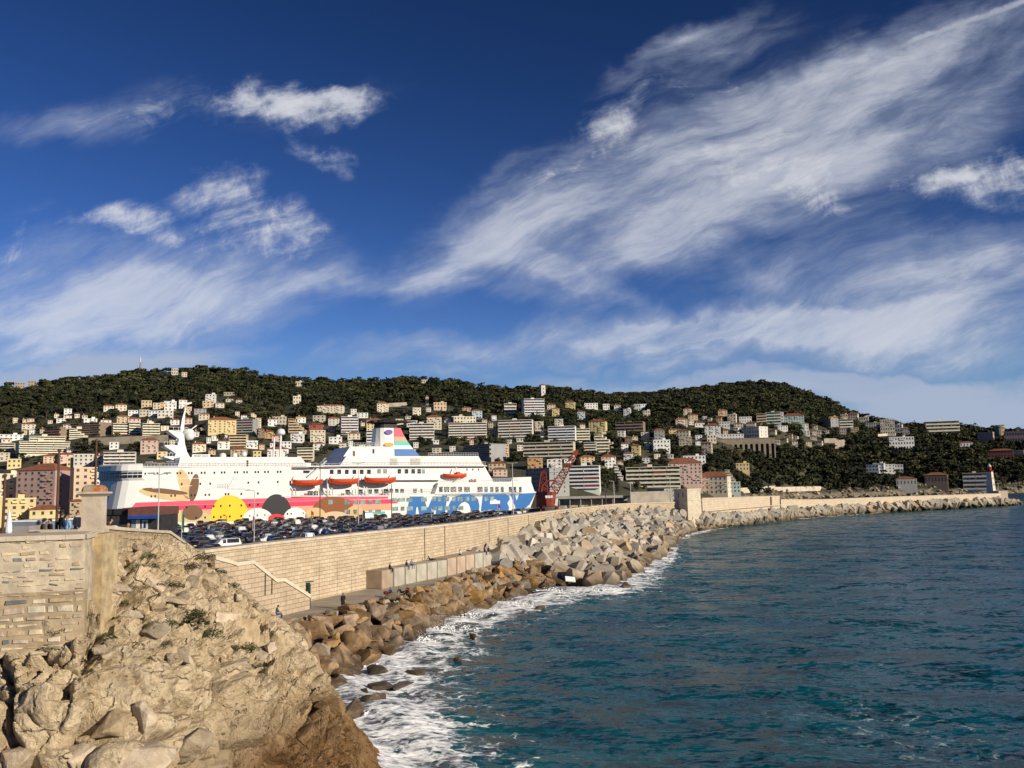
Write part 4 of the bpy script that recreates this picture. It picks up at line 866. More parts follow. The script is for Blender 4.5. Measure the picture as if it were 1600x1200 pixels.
def lamp(px, ybase, ytop, D, kind_, label):
    b = atD(px, ybase, D); zt = atD(px, ytop, D).z; h = zt-b.z
    t = thing('lamp_post', label, 'lamp post', b)
    if kind_ == 'wood':
        MB().bar((0, 0, -1), (0, 0, h), .085, 8, r2=.06).build('post', pmat('rusty_brown_post', (.10, .055, .03), rough=.8, var=.4), t)
        MB().lathe((0, 0, h), [(.07, 0), (.10, .02), (.10, .12), (.03, .16)], 8).build('cap', pmat('rusty_brown_post', (.1, .05, .03)), t)
    else:
        pm = pmat('pale_grey_metal' if kind_ != 'dark' else 'dark_grey_metal', (.45, .45, .43) if kind_ != 'dark' else (.06, .06, .06), rough=.5)
        r = max(.07, D*.00045); MB().bar((0, 0, -1), (0, 0, h), r*1.3, 8, r2=r*.8).build('post', pm, t)
        for sgn in ((-1, 1) if kind_ == 'twin' else ((-1,) if kind_ in ('arm', 'dark') else (-1, 1, -.8, .8))):
            y = h if abs(sgn) == 1 else h-1.4
            a = MB(); a.bar((0, 0, y), (sgn*1.3, 0, y+.15), r*.7, 5); a.build('arm', pm, t)
            a = MB(); a.bb(sgn*1.3-.4, sgn*1.3+.4, -.18, .18, y+.08, y+.26); a.build('lamp_head', pmat('lamp_head', (.35, .35, .34), rough=.4), t)
    return t
lamp(88, 832, 706, 47, 'wood', 'tall slim brown post beside the group behind the parapet')
lamp(148, 780, 690, 58, 'wood', 'dark brown mast rising right behind the rust capped pillar')
lamp(4, 834, 745, 47, 'wood', 'dark brown post at the left edge of the view')
lamp(247, 822, 724, 112, 'quad', 'pale post with four small lamp arms by the dark kiosk')
lamp(397, 838, 767, 165, 'arm', 'thin single arm lamp post among the cars below the yellow disc')
lamp(500, 806, 724, 262, 'dark', 'thin dark lamp post in front of the orange lifeboats')
lamp(560, 812, 724, 225, 'twin', 'pale twin arm lamp post in front of the second lifeboat')
lamp(802, 801, 724, 285, 'twin', 'pale twin arm lamp post near the ferry stern')
lamp(612, 808, 756, 255, 'dark', 'short dark lamp post in front of the coral stripe end')
lamp(947, 792, 755, 330, 'dark', 'dark lamp post by the flat roofed harbour shed'); lamp(960, 790, 752, 335, 'arm', 'grey lamp post right of the harbour shed'); lamp(986, 788, 755, 340, 'arm', 'grey lamp post before the curved cream apartments'); lamp(1048, 785, 745, 345, 'arm', 'grey lamp post left of the square watchtower')
def kiosk():
    D = 118; a = atD(163, 834, D); b = atD(250, 834, D); zb = 11.9; zt = atD(205, 799.5, D).z; w = b.x-a.x
    t = thing('kiosk', 'dark kiosk with brown fascia and blue awning behind the pillar', 'kiosk', (a.x, a.y, zb), R(4)); h = zt-zb
    MB().bb(0, w, 0, 7, 0, h-.1).build('walls', pmat('dark_panel', (.035, .033, .034), rough=.6, var=.3), t)
    m = MB(); m.bb(w*.46, w*1.01, -1.2, 7.1, h-.5, h+.55); m.build('fascia', pmat('brown_fascia', (.13, .06, .045)), t)
    m = MB(); m.bb(-.1, w*.46, -.3, 7.1, h-.35, h+.35); m.build('roof_edge', pmat('black_roof', (.02, .02, .022)), t)
    m = MB(); m.loft([[Vector((x, -1.25, h-.95)), Vector((x, -1.25, h-.5)), Vector((x, -.05, h-.5)), Vector((x, -.05, h-.6))] for x in (w*.46, w*.99)]); m.build('awning', pmat('blue_awning', (.015, .06, .30), rough=.6), t)
    for x0, x1, nm, mm in ((.55, .62, 'shutter', pmat('white_door', (.75, .75, .72))), (.655, .76, 'door', pmat('pale_blue_frame', (.45, .52, .58)))):
        o = MB().bb(w*x0, w*x1, -.08, .02, .1, h-1.1).build(nm, mm, t)
        if nm == 'door': MB().bb(w*x0+.25, w*x1-.25, -.11, -.07, 1.0, h-1.35).build('pane', glass, o)
    MB().bb(w*.47, w*.54, -.06, .03, .1, h-1.1).build('wall_panel', pmat('grey_panel', (.22, .23, .24)), t)
kiosk()
def awning_boat():
    D = 62; a = atD(12, 836, D); b = atD(74, 836, D); zt = atD(40, 814, D).z; zb = TZ-1.6; w = b.x-a.x
    t = thing('terrace_canopy', 'flat grey blue canopy on thin posts behind the parapet', 'canopy', (a.x, a.y, zb)); h = zt-zb
    m = MB(); m.bb(0, w, 0, 4, h-.7, h-.06); m.build('roof', pmat('grey_blue_sheet', (.16, .20, .25)), t); MB().bb(-.05, w+.05, -.05, 4.05, h-.06, h+.04).build('trim', pmat('white_trim', (.75, .75, .72)), t)
    for x in (.2, w-.2):
        for y in (.2, 3.8): MB().bar((x, y, 0), (x, y, h-.65), .06, 6).build('post', pmat('white_trim', (.7, .7, .7)), t)
    c = atD(13, 838, 52); s = thing('folded_parasol', 'closed white parasol standing on the terrace at far left', 'parasol', (c.x, c.y, TZ-.4))
    MB().lathe((0, 0, 0), [(.3, 0), (.32, .05), (.06, .12), (.04, .2)], 10).build('base', pmat('white_trim', (.7, .7, .7)), s); MB().lathe((0, 0, 0), [(.04, .2), (.2, .5), (.17, .9), (.09, 1.5), (.02, 1.75)], 10).build('canopy', pmat('white_cloth', (.7, .72, .76)), s)
awning_boat()
# ------------------------------------------------------------------ people
skin_m = pmat('skin', (.42, .25, .17), rough=.6, var=.08)
def cloth(nm, c): return pmat('cloth_'+nm, c, rough=.85, var=.2, scale=5)
POSE = {  # joint positions (x right, y forward, z up)
 'stand': dict(pel=(0, 0, .95), che=(0, .0, 1.35), nk=(0, .01, 1.50), hd=(0, .03, 1.63), sL=(-.19, 0, 1.42), eL=(-.24, -.02, 1.13), wL=(-.20, .14, .92), sR=(.19, 0, 1.42), eR=(.24, -.03, 1.13), wR=(.17, .15, .95), hL=(-.1, 0, .92), kL=(-.11, .06, .50), aL=(-.11, .0, .08), tL=(-.13, .16, .03), hR=(.1, 0, .92), kR=(.11, .10, .50), aR=(.12, -.12, .09), tR=(.14, .04, .03)),
 'sit': dict(pel=(0, 0, .12), che=(0, .06, .50), nk=(0, .11, .66), hd=(0, .16, .79), sL=(-.19, .06, .58), eL=(-.26, .16, .33), wL=(-.14, .36, .24), sR=(.19, .06, .58), eR=(.26, .18, .33), wR=(.13, .36, .26), hL=(-.1, .04, .10), kL=(-.14, .48, .10), aL=(-.13, .44, -.36), tL=(-.14, .58, -.42), hR=(.1, .04, .10), kR=(.14, .48, .11), aR=(.16, .40, -.35), tR=(.17, .54, -.41)),
 'crouch': dict(pel=(0, 0, .12), che=(0, .12, .48), nk=(0, .18, .63), hd=(0, .24, .76), sL=(-.19, .12, .56), eL=(-.25, .30, .38), wL=(-.10, .46, .42), sR=(.19, .12, .56), eR=(.25, .32, .38), wR=(.10, .48, .40), hL=(-.1, .03, .11), kL=(-.13, .40, .42), aL=(-.13, .44, .07), tL=(-.14, .58, .03), hR=(.1, .03, .11), kR=(.13, .42, .40), aR=(.15, .50, .07), tR=(.16, .63, .03)),
 'recline': dict(pel=(0, 0, .12), che=(0, -.28, .36), nk=(0, -.36, .50), hd=(0, -.36, .64), sL=(-.19, -.30, .44), eL=(-.27, -.46, .24), wL=(-.24, -.52, .05), sR=(.19, -.30, .44), eR=(.27, -.46, .24), wR=(.24, -.52, .05), hL=(-.1, .03, .11), kL=(-.13, .44, .28), aL=(-.12, .80, .08), tL=(-.13, .92, .14), hR=(.1, .03, .11), kR=(.13, .46, .12), aR=(.13, .90, .08), tR=(.14, .98, .18))}
def body_mesh(pose, jac, tro, shoe, coat=False):
    J = {k: Vector(v) for k, v in POSE[pose].items()}
    seq = [('pel', 'che', .15, .17), ('che', 'nk', .17, .062), ('nk', 'hd', .058, .07)]
    names = ['pel', 'wai', 'che', 'nk', 'jaw', 'hd', 'crn', 'sL', 'eL', 'wL', 'sR', 'eR', 'wR', 'hL', 'kL', 'aL', 'tL', 'hR', 'kR', 'aR', 'tR', 'pL', 'pR']
    J['wai'] = J['pel'].lerp(J['che'], .5); u = (J['hd']-J['nk']).normalized(); J['jaw'] = J['nk'].lerp(J['hd'], .55); J['crn'] = J['hd']+u*.095
    for s in 'LR': J['p'+s] = J['w'+s]+(J['w'+s]-J['e'+s]).normalized()*.085
    rad = dict(pel=.155, wai=.14, che=.165, nk=.06, jaw=.07, hd=.092, crn=.07, sL=.075, sR=.075, eL=.052, eR=.052, wL=.034, wR=.034, pL=.030, pR=.030, hL=.105, hR=.105, kL=.066, kR=.066, aL=.045, aR=.045, tL=.035, tR=.035)
    if coat: rad.update(pel=.19, wai=.18, che=.19, hL=.13, hR=.13, kL=.085, kR=.085)
    E = [('pel', 'wai'), ('wai', 'che'), ('che', 'nk'), ('nk', 'jaw'), ('jaw', 'hd'), ('hd', 'crn'), ('che', 'sL'), ('sL', 'eL'), ('eL', 'wL'), ('wL', 'pL'), ('che', 'sR'), ('sR', 'eR'), ('eR', 'wR'), ('wR', 'pR'), ('pel', 'hL'), ('hL', 'kL'), ('kL', 'aL'), ('aL', 'tL'), ('pel', 'hR'), ('hR', 'kR'), ('kR', 'aR'), ('aR', 'tR')]
    me = bpy.data.meshes.new('skel'); me.from_pydata([J[n] for n in names], [(names.index(a), names.index(b)) for a, b in E], []); o = bpy.data.objects.new('skel', me); COL.objects.link(o)
    md = o.modifiers.new('s', 'SKIN'); md.use_smooth_shade = True
    for i, n in enumerate(names):
        sv = me.skin_vertices[0].data[i]; sv.radius = (rad[n], rad[n]*(.8 if n in ('che', 'wai', 'pel') else 1)); sv.use_root = (n == 'pel')
    sub = o.modifiers.new('d', 'SUBSURF'); sub.levels = 1; sub.render_levels = 1
    bpy.context.view_layer.update(); ev = o.evaluated_get(bpy.context.evaluated_depsgraph_get()); bm_ = bpy.data.meshes.new_from_object(ev)
    bpy.data.objects.remove(o)
    b = MB(); b.v = [tuple(v.co) for v in bm_.vertices]; b.f = [tuple(p.vertices) for p in bm_.polygons]
    seg = [(J[a], J[c], k) for a, c, k in (('pel', 'wai', 0), ('wai', 'che', 0), ('che', 'nk', 0), ('sL', 'eL', 0), ('eL', 'wL', 0), ('sR', 'eR', 0), ('eR', 'wR', 0), ('hL', 'kL', 1), ('kL', 'aL', 1), ('hR', 'kR', 1), ('kR', 'aR', 1), ('aL', 'tL', 2), ('aR', 'tR', 2), ('jaw', 'crn', 3), ('nk', 'jaw', 3), ('wL', 'pL', 3), ('wR', 'pR', 3))]
    for p in bm_.polygons:
        c = p.center; best = (9, 0)
        for a, d, k in seg:
            t = max(0, min(1, (c-a).dot(d-a)/max(1e-6, (d-a).length_squared))); ds = (c-a.lerp(d, t)).length
            if ds < best[0]: best = (ds, k)
        b.m.append(best[1])
    # face and fingers grown from the same surface
    f = Vector((0, 1, 0)); hd = J['hd']
    b.ball(hd+f*.092+Vector((0, 0, -.012)), .017, 3, 6, 4, (1, 1.2, 1.4)); b.ball(hd+f*.082+Vector((0, 0, -.055)), .020, 3, 6, 4, (1.3, .5, .4))
    for sx_ in (-1, 1):
        b.ball(hd+f*.080+Vector((sx_*.034, 0, .018)), .011, 2, 6, 4); b.ball(hd+Vector((sx_*.092, 0, -.005)), .026, 3, 6, 4, (.35, .7, 1.2))
    for s in 'LR':
        d = (J['p'+s]-J['w'+s]).normalized(); sd_ = d.cross(Vector((0, 1, .2))).normalized(); nn = d.cross(sd_)
        for k, (o_, l) in enumerate(((-.026, .062), (-.009, .075), (.009, .07), (.026, .055))):
            p0 = J['p'+s]+sd_*o_+d*.012; p1 = p0+d*l*.55; b.bar(p0, p1, .010, 5, 3, .009); b.bar(p1, p1+(d*.8+nn*.6).normalized()*l*.5, .009, 5, 3, .006)
        p0 = J['p'+s]-sd_*.022-d*.03; b.bar(p0, p0+(d*.7-sd_*.8)*.05, .011, 5, 3, .007)
    return b.mesh('body', [jac, tro, shoe, skin_m], smooth=True), J
def person(p, rz, pose, jac, tro, hair, label, hood=None, coat=False, bag=None, hat=False, group=None):
    t = thing('person', label, 'person', p, rz, group)
    me, J = body_mesh(pose, cloth(*jac), cloth(*tro), cloth('black_shoes', (.02, .02, .02)), coat); link('body', me, t)
    hm = pmat('hair_'+hair, dict(dark=(.025, .016, .012), brown=(.07, .035, .018), blond=(.30, .20, .09), ginger=(.24, .09, .03))[hair], rough=.6)
    u = (J['hd']-J['nk']).normalized(); c = J['hd']+u*.028+Vector((0, -.018, 0)); m = MB(); rings = []
    for j in range(7):
        a = math.pi*.62*j/6; zz = math.cos(a)*.112; r = math.sin(a)*.108
        rings.append([c+Vector((r*math.cos(2*math.pi*i/12), (r*1.08*math.sin(2*math.pi*i/12)) if math.sin(2*math.pi*i/12) < 0 or j < 4 else r*.2, zz)) for i in range(12)])
    m.loft(rings); m.build('hair', hm, t, smooth=True)
    if hood: m = MB(); m.lathe(J['nk']+Vector((0, -.03, -.03)), [(.10, 0), (.15, .03), (.14, .09), (.09, .10)], 12); m.build('hood', cloth(*hood), t, smooth=True)
    if coat: m = MB(); m.lathe((J['pel'].x, J['pel'].y, J['pel'].z-.42), [(.23, 0), (.22, .2), (.17, .5), (.15, .52)], 14); m.build('coat_skirt', cloth(*jac), t, smooth=True)
    if hat: m = MB(); m.lathe(J['hd']+Vector((0, 0, .05)), [(.15, 0), (.16, .015), (.11, .02), (.10, .10), (.03, .12)], 12); m.build('hat', cloth('dark_hat', (.03, .02, .02)), t)
    return t
BLK = ('black', (.015, .015, .018)); NAVY = ('navy', (.012, .016, .035)); JEAN = ('blue_denim', (.05, .09, .17)); LB = ('light_blue_shirt', (.25, .40, .58)); BRN = ('brown_jacket', (.10, .045, .025)); GRY = ('grey', (.16, .17, .19)); RED = ('red', (.30, .03, .02)); WHT = ('white', (.7, .7, .7))
def people():
    D = 46.6; zf = TZ-.35
    def at(px, D=D): q = atD(px, 800, D); return Vector((q.x, q.y, zf))
    for px, d, rz, pose, jac, hair, lab, kw in [
        (69, D, -.9, 'stand', ('olive_brown_coat', (.09, .055, .02)), 'brown', 'person in an olive brown coat and dark hat leaning on the parapet', dict(hat=True)),
        (79, D+.2, 2.4, 'stand', BLK, 'dark', 'person in black jacket standing close beside the olive brown coat', {}),
        (97, D+.5, -.6, 'stand', NAVY, 'brown', 'brown haired person in a navy jacket left of the blue shirt', {}),
        (106, D-.2, 2.6, 'stand', LB, 'ginger', 'person in a light blue denim shirt turned away behind the parapet', {}),
        (121, D+.2, -1.8, 'stand', NAVY, 'brown', 'person in dark jacket with pale furry hood beside the pillar', dict(hood=('cream_fur', (.5, .42, .3)))),
        (169, 47.5, -1.2, 'sit', BRN, 'dark', 'person in brown leather jacket sitting right of the pillar', {}),
        (198, 50.5, -2.3, 'crouch', BLK, 'dark', 'person in black crouching on the terrace before the kiosk', {})]:
        p = at(px, d); yt = {69: 811, 79: 810.5, 97: 801, 106: 805, 121: 800, 169: 809.5, 198: 816}[px]; top = atD(px, yt, d).z; hgt = {'stand': 1.75, 'sit': .93, 'crouch': .9}[pose]
        if pose != 'stand': p.z = top-hgt
        else: p.z = top-hgt
        person(p, rz, pose, jac, JEAN if px != 79 else BLK, hair, lab, **kw)
    m = MB(); q = at(178, 48.2); q.z = atD(178, 832, 48.2).z; o = m.ball((0, 0, .2), .22, 0, 10, 6, (1.4, .8, .9)).build('bag', pmat('white_bag', (.7, .68, .62)), None, True, q); tag(o, 'pale bag resting beside the person in brown leather jacket', 'bag')
    p = atZ(536, 951.5, PZ); person(p, R(20), 'stand', BLK, BLK, 'dark', 'person in a long black coat walking alone on the promenade', coat=True)
    q = atZ(432, 966, 6.2); q.z = atD(432, 958, q.y-1).z-.35; person(q, R(-60), 'sit', GRY, JEAN, 'dark', 'person in grey jacket sitting by the cliff below the stairs')
    def seat(i, f, dx=0.0):
        c, h, d, nr, w = SEATS[i]; p = c+nr*(2.15)+d*dx*w; return Vector((p.x, p.y, PZ+h)), math.atan2(nr.y, nr.x)-math.pi/2+f
    for i, dx, f, pose, jac, tro, hair, lab in [(0, .25, .3, 'sit', BLK, BLK, 'dark', 'person in black sitting alone on the end concrete block'), (2, -.35, .2, 'sit', NAVY, JEAN, 'brown', 'person in navy sitting left in the pair on the blocks'), (2, .15, -.2, 'sit', ('blue_check_shirt', (.16, .2, .3)), JEAN, 'ginger', 'person in bluish shirt sitting right in the pair on the blocks'),
        (5, -.2, 1.2, 'recline', BLK, BLK, 'dark', 'person in black lounging with legs stretched on the middle blocks'), (8, -.2, -1.3, 'sit', WHT, BLK, 'dark', 'person in white top sitting on the pinkish blocks'), (10, -.25, .2, 'sit', BLK, NAVY, 'dark', 'person in dark clothes sitting left on the farthest block'), (10, .25, -.1, 'sit', NAVY, BLK, 'brown', 'person in navy sitting right on the farthest block')]:
        p, rz = seat(i, f, dx)
        if pose == 'recline' or i == 8: n_ = SEATS[i][3]; p -= n_*1.5
        person(p, rz, pose, jac, tro, hair, lab)
    for px, py, f, pose, jac, hair, lab in [(612, 927, 2.2, 'crouch', ('blue_jacket', (.03, .07, .2)), 'dark', 'person in a blue jacket sitting on the edge boulders'), (627, 925, -2.3, 'recline', BLK, 'dark', 'person in black reclining with the group on the edge boulders'), (638, 924, 2.8, 'crouch', RED, 'dark', 'person with a red top sitting at the right of the boulder group')]:
        p = atZ(px, py+2, PZ+.35); person(p, f, pose, jac, BLK, hair, lab)
    q = atZ(603, 929, PZ+.25); o = MB().ball((0, 0, .22), .28, 0, 10, 6, (1.2, .8, .85)).build('backpack', cloth('dark_red_pack', (.18, .02, .02)), None, True, q); tag(o, 'dark red backpack left of the group on the boulders', 'backpack')
people()
# ------------------------------------------------------------------ car park level
QZ = 7.3
SA = Vector((-123.5, 269, 0)); SE = Vector((133, 75, 0)).normalized(); SN = Vector((SE.y, -SE.x, 0))       # ferry: bow point, direction to stern, outward normal
asph = pmat('asphalt', (.055, .055, .056), rough=.9, var=.2, scale=.3)
def quay():
    inner = []
    for i, p in enumerate(WP):
        a = WP[max(0, i-1)]; b = WP[min(len(WP)-1, i+1)]; t = b-a; t.z = 0; t.normalize(); nr = Vector((t.y, -t.x, 0)); inner.append(p-nr*.8)
    pts = inner+[Vector((62, 420, 0)), SA+SE*175+SN*1.5, SA-SE*12+SN*1.5, Vector((-128, 245, 0)), Vector((-82, 118, 0)), Vector((-50, 95, 0))]
    n = len(pts); m = MB(); m.add([(p.x, p.y, QZ) for p in pts]+[(p.x, p.y, -1) for p in pts], [tuple(range(n))]+[(i, (i+1) % n, n+(i+1) % n, n+i) for i in range(n)])
    kind(m.build('car_park', asph))
    return [(p.x, p.y) for p in pts]
QP = quay()
# ------------------------------------------------------------------ the ferry
def sp(px, py):                                # pixel on the near side plane -> (s along hull, z)
    d = raydir(px, py); k = (SA-CAM).dot(SN)/d.dot(SN); p = CAM+d*k; return ((p-SA).dot(SE), p.z)
def sv(s, z, t): return SA+SE*s-SN*t+Vector((0, 0, z))      # t = depth behind the near side
wht = pmat('ship_white', (.72, .71, .68), rough=.45, var=.03, scale=.12, spec=.4)
def ferry():
    F = thing('ferry', 'huge white ferry with pink stripes and blue lettering moored behind the car park', 'ferry', (SA.x, SA.y, 0))
    O = Vector((SA.x, SA.y, 0))
    def W_(s, z, t): return sv(s, z, t)-O
    def Z(px, py): return sp(px, py)[1]
    def Sx(px, py=750): return sp(px, py)[0]
    def bld(m, nm, mt, par=None, smooth=False):
        o = m.build(nm, mt, F if par is None else par, smooth); return o
    B = 24.0
    zU = Z(250, 731); zL = Z(560, 775); zM = Z(560, 750); zT = Z(600, 728); zR = Z(600, 712.5)
    plan = [(10, 0), (7.2, .25), (5.4, 1.0), (4.2, 2.6), (2.9, 5.2), (1.45, 8.6), (0, 12)]; plan = plan+[(s, B-t) for s, t in reversed(plan[:-1])]
    def bowring(z, s1, grow=0.0, shift=None):
        sh = -1.9*(zU-z)/12 if shift is None else shift
        pts = [W_(s1, z, -grow)]+[W_(s-grow+sh, z, t-(grow if t < 12 else -grow if t > 12 else 0)) for s, t in plan]+[W_(s1, z, B+grow)]
        return pts
    sA_end = Sx(455)
    sStern = Sx(826, 790); sSternT = Sx(838, 770)
    # lower hull, whole length
    rings = [bowring(0, sStern-3), bowring(6, sStern-1), bowring(Z(826, 800), sStern), bowring(zL, sSternT)]
    bld(MB().loft(rings), 'hull', wht, smooth=False)
    # forward superstructure flush with the hull
    rings = [bowring(zL, sA_end), bowring(Z(250, 752), sA_end), bowring(zU, sA_end)]
    bld(MB().loft(rings), 'forward_house', wht)
    # bridge with its wrap-round windows
    s1 = Sx(222); zb = [Z(200, 751), Z(200, 748), Z(200, 737), Z(200, 735.5), Z(200, 727), Z(200, 724.5)]
    bld(MB().loft([bowring(zb[0], s1+1, 0), bowring(zb[1]+.1, s1, .5), bowring(zb[2], s1, .75), bowring(zb[3], s1, 1.15), bowring(zb[4], s1, 1.2), bowring(zb[5], s1, .5)]), 'bridge', wht)
    for row, (y0, y1, o0, o1) in enumerate(((737.8, 740.6, .80, .80), (742.2, 746.6, .72, .64))):
        zA, zB = Z(200, y1), Z(200, y0); r0 = bowring(zA, s1, o1+.06); r1 = bowring(zB, s1, o0+.06)
        for i in range(len(r0)//2+2):
            a0, a1, b0, b1 = r0[i], r0[i+1], r1[i], r1[i+1]; n = max(1, round((a1-a0).length/1.5))
            for k in range(n):
                f0, f1 = (k+.08)/n, (k+.92)/n; q = [a0.lerp(a1, f0), a0.lerp(a1, f1), b0.lerp(b1, f1), b0.lerp(b1, f0)]; c = (q[0]+q[2])/2; ins = (W_(14, c.z, 12)-c).normalized()*.12
                bld(MB().add(q+[p+ins for p in q], [(0, 1, 2, 3), (7, 6, 5, 4), (0, 4, 5, 1), (1, 5, 6, 2), (2, 6, 7, 3), (3, 7, 4, 0)]), 'bridge_window', glass)
    def slab(poly, t0, t1, nm, mt=wht, par=None):
        return bld(MB().prism([sp(*p) for p in poly], lambda s, z, t: W_(s, z, t), t0, t1), nm, mt, par)
    # upper tiers (side profiles, extruded across the beam)
    slab([(279, 731), (282, 714), (471.6, 714), (484, 731)], .8, B-.8, 'upper_house')
    slab([(440, 776), (440, 729), (520, 729), (520, 776)], 2.4, B-2.4, 'mid_house')
    slab([(505, 776), (505, 750), (520, 727.5), (760, 726), (775, 752), (775, 776)], 2.2, B-2.2, 'aft_house')
    slab([(532, 728.5), (543, 712.5), (750, 712.5), (758, 727.5)], 1.2, B-1.2, 'sun_deck_house')
    slab([(541, 713), (552, 697), (602, 697), (602, 713)], 3.2, B-3.2, 'funnel_deckhouse')
    slab([(678, 776), (685, 754.5), (812, 752.5), (816, 776)], 0, B, 'stern_house')
    slab([(800, 753), (803, 746), (832, 745), (832, 753), (838, 770), (815, 772)], 1.0, B-1, 'stern_gantry')
    for (y, x0, x1, t0) in ((727.9, 505, 762, .6), (749.5, 505, 690, .5), (775.2, 440, 690, -.15), (729.6, 222, 300, -.15)):
        slab([(x0, y-.6), (x1, y-.9), (x1, y+.5), (x0, y+.8)], t0, 6, 'deck_edge')
    slab([(450, 728.2), (505, 728), (505, 729.4), (450, 729.6)], .2, 5, 'deck_edge')
    slab([(355, 764), (366, 744.5), (383, 743.5), (383, 764)], -.25, .2, 'side_screen', pmat('ship_grey_white', (.70, .70, .70), rough=.5))  # slightly greyer white than the hull
    # railings
    rl = pmat('railing_white', (.72, .72, .72), rough=.5)
    def rail(x0, y0, x1, y1, h, t, n):
        m = MB(); a, b = sp(x0, y0), sp(x1, y1)
        for k in (0, .5, 1): m.bar(W_(a[0], a[1]+h*k, t), W_(b[0], b[1]+h*k, t), .045, 4)
        for i in range(n+1): s = a[0]+(b[0]-a[0])*i/n; z = a[1]+(b[1]-a[1])*i/n; m.bar(W_(s, z, t), W_(s, z+h, t), .045, 4)
        bld(m, 'railing', rl)
    rail(225, 731, 279, 730.5, 1.2, .3, 10); rail(484, 730, 532, 729.5, 1.2, 1, 8); rail(532, 727.5, 760, 726, 1.1, .9, 44); rail(545, 697, 600, 697, 1.3, 3.4, 12); rail(672, 712.4, 750, 712.4, 1.2, 1.5, 20); rail(455, 774.6, 680, 773.5, 1.2, .1, 50); rail(690, 754, 812, 752, 1.2, .3, 30); rail(340, 762, 372, 761.5, 1.2, -.2, 8); rail(283, 729, 480, 728.5, 1.2, .1, 44); rail(640, 768, 682, 767, 1.1, .6, 10)
    m = MB(); a, b = sp(484, 744), sp(512, 720)                                                    # outside stair
    for t in (1.2, 2.6): m.bar(W_(a[0], a[1], t), W_(b[0], b[1], t), .22, 4); m.bar(W_(a[0], a[1]+1.1, t), W_(b[0], b[1]+1.1, t), .06, 4)
    for i in range(12): k = i/11; m.bar(W_(a[0]+(b[0]-a[0])*k, a[1]+(b[1]-a[1])*k, 1.2), W_(a[0]+(b[0]-a[0])*k, a[1]+(b[1]-a[1])*k, 2.6), .12, 4)
    bld(m, 'outside_stair', rl)
    # funnel
    def ring(x0, x1, y, dp):
        a, z = sp(x0, y); b, _ = sp(x1, y); c = B/2; h = dp/2; r = min(h, (b-a)*.28); pts = []
        for k in range(7): an = math.pi*.5+math.pi*k/6; pts.append(W_(a+r+math.cos(an)*r, z, c-math.sin(an)*h))
        pts += [W_(b-.4, z, c+h*.95), W_(b, z, c+h*.4), W_(b, z, c-h*.4), W_(b-.4, z, c-h*.95)]
        return pts
    fl = [(597, 672, 712.6, 9), (598.6, 661, 700, 8.6), (600.2, 652, 688, 8.2), (601.5, 645, 676, 8), (602.6, 641, 666, 7.8)]
    fun = bld(MB().loft([ring(*f) for f in fl]), 'funnel', wht)
    bld(MB().loft([ring(604, 637, 666.2, 7), ring(605, 636, 657, 6.6)]), 'funnel_grille', pmat('funnel_black', (.015, .015, .017), rough=.6), fun)
    m = MB(); m.loft([ring(598, 644, 657.2, 9.5), ring(597, 646, 653.5, 10)]); m.prism([sp(597, 653.6), sp(664, 655.4), sp(664, 656.4), sp(597, 657)], lambda s, z, t: W_(s, z, t), B/2-3.6, B/2+3.6); bld(m, 'funnel_cap', pmat('funnel_black', (.015, .015, .017)), fun)
    def fr(y):                                    # funnel right edge / near-face depth at image height y
        for (p, q) in zip(fl, fl[1:]):
            if q[2] <= y <= p[2]: k = (p[2]-y)/(p[2]-q[2]); return p[1]+(q[1]-p[1])*k, p[3]+(q[3]-p[3])*k
        return fl[-1][1], fl[-1][3]
    def fstripe(y0, y1, nm, col):
        m = MB(); vs = []
        for y in (y0, (y0+y1)/2, y1):
            x1, dp = fr(y); a, z = sp(629, y); b, _ = sp(x1, y); vs += [(a, z, B/2-dp/2), (b-.4, z, B/2-dp/2*.95)]
        out = [W_(s, z, t-.10) for s, z, t in vs]; inn = [W_(s, z, t+.05) for s, z, t in vs]
        m.add(out+inn, [(0, 1, 3, 2), (2, 3, 5, 4), (6, 8, 9, 7), (8, 10, 11, 9), (0, 2, 8, 6), (2, 4, 10, 8), (1, 7, 9, 3), (3, 9, 11, 5), (0, 6, 7, 1), (4, 5, 11, 10)])
        bld(m, nm, pmat('paint_'+nm, col, rough=.5, var=.06), fun)
    coral, rose, peach, teal = (.75, .085, .14), (.62, .035, .10), (.80, .33, .20), (.055, .50, .40)
    fstripe(666.5, 680, 'rose_band', coral); fstripe(680.3, 687.5, 'peach_band', peach); fstripe(687.8, 694, 'turquoise_band', teal); fstripe(700, 712.3, 'blue_band', (.035, .13, .36))
    # plain painted shape on the funnel (abstract stand-in)
    def blobp(cx, cy, rx, ry, n=14, rot=0): return [(cx+rx*math.cos(2*math.pi*i/n)*math.cos(rot)-ry*math.sin(2*math.pi*i/n)*math.sin(rot), cy+rx*math.cos(2*math.pi*i/n)*math.sin(rot)+ry*math.sin(2*math.pi*i/n)*math.cos(rot)) for i in range(n)]
    def fpatch(poly, nm, col, d): bld(MB().prism([sp(*p) for p in poly], lambda s, z, t: W_(s, z, t), B/2-4.5-d, B/2-3.5), nm, pmat('paint_'+nm, col, rough=.5), fun)
    fpatch(blobp(620, 673, 6, 4), 'violet_patch', (.16, .08, .33), .04); fpatch(blobp(620, 693, 7.5, 3.2), 'orange_patch', (.85, .33, .05), .07)
    # mast
    m = MB()
    def mring(x0, x1, y, dp): a, z = sp(x0, y); b, _ = sp(x1, y); c = B/2; return [W_(a, z, c-dp/2), W_(b, z, c-dp/2), W_(b, z, c+dp/2), W_(a, z, c+dp/2)]
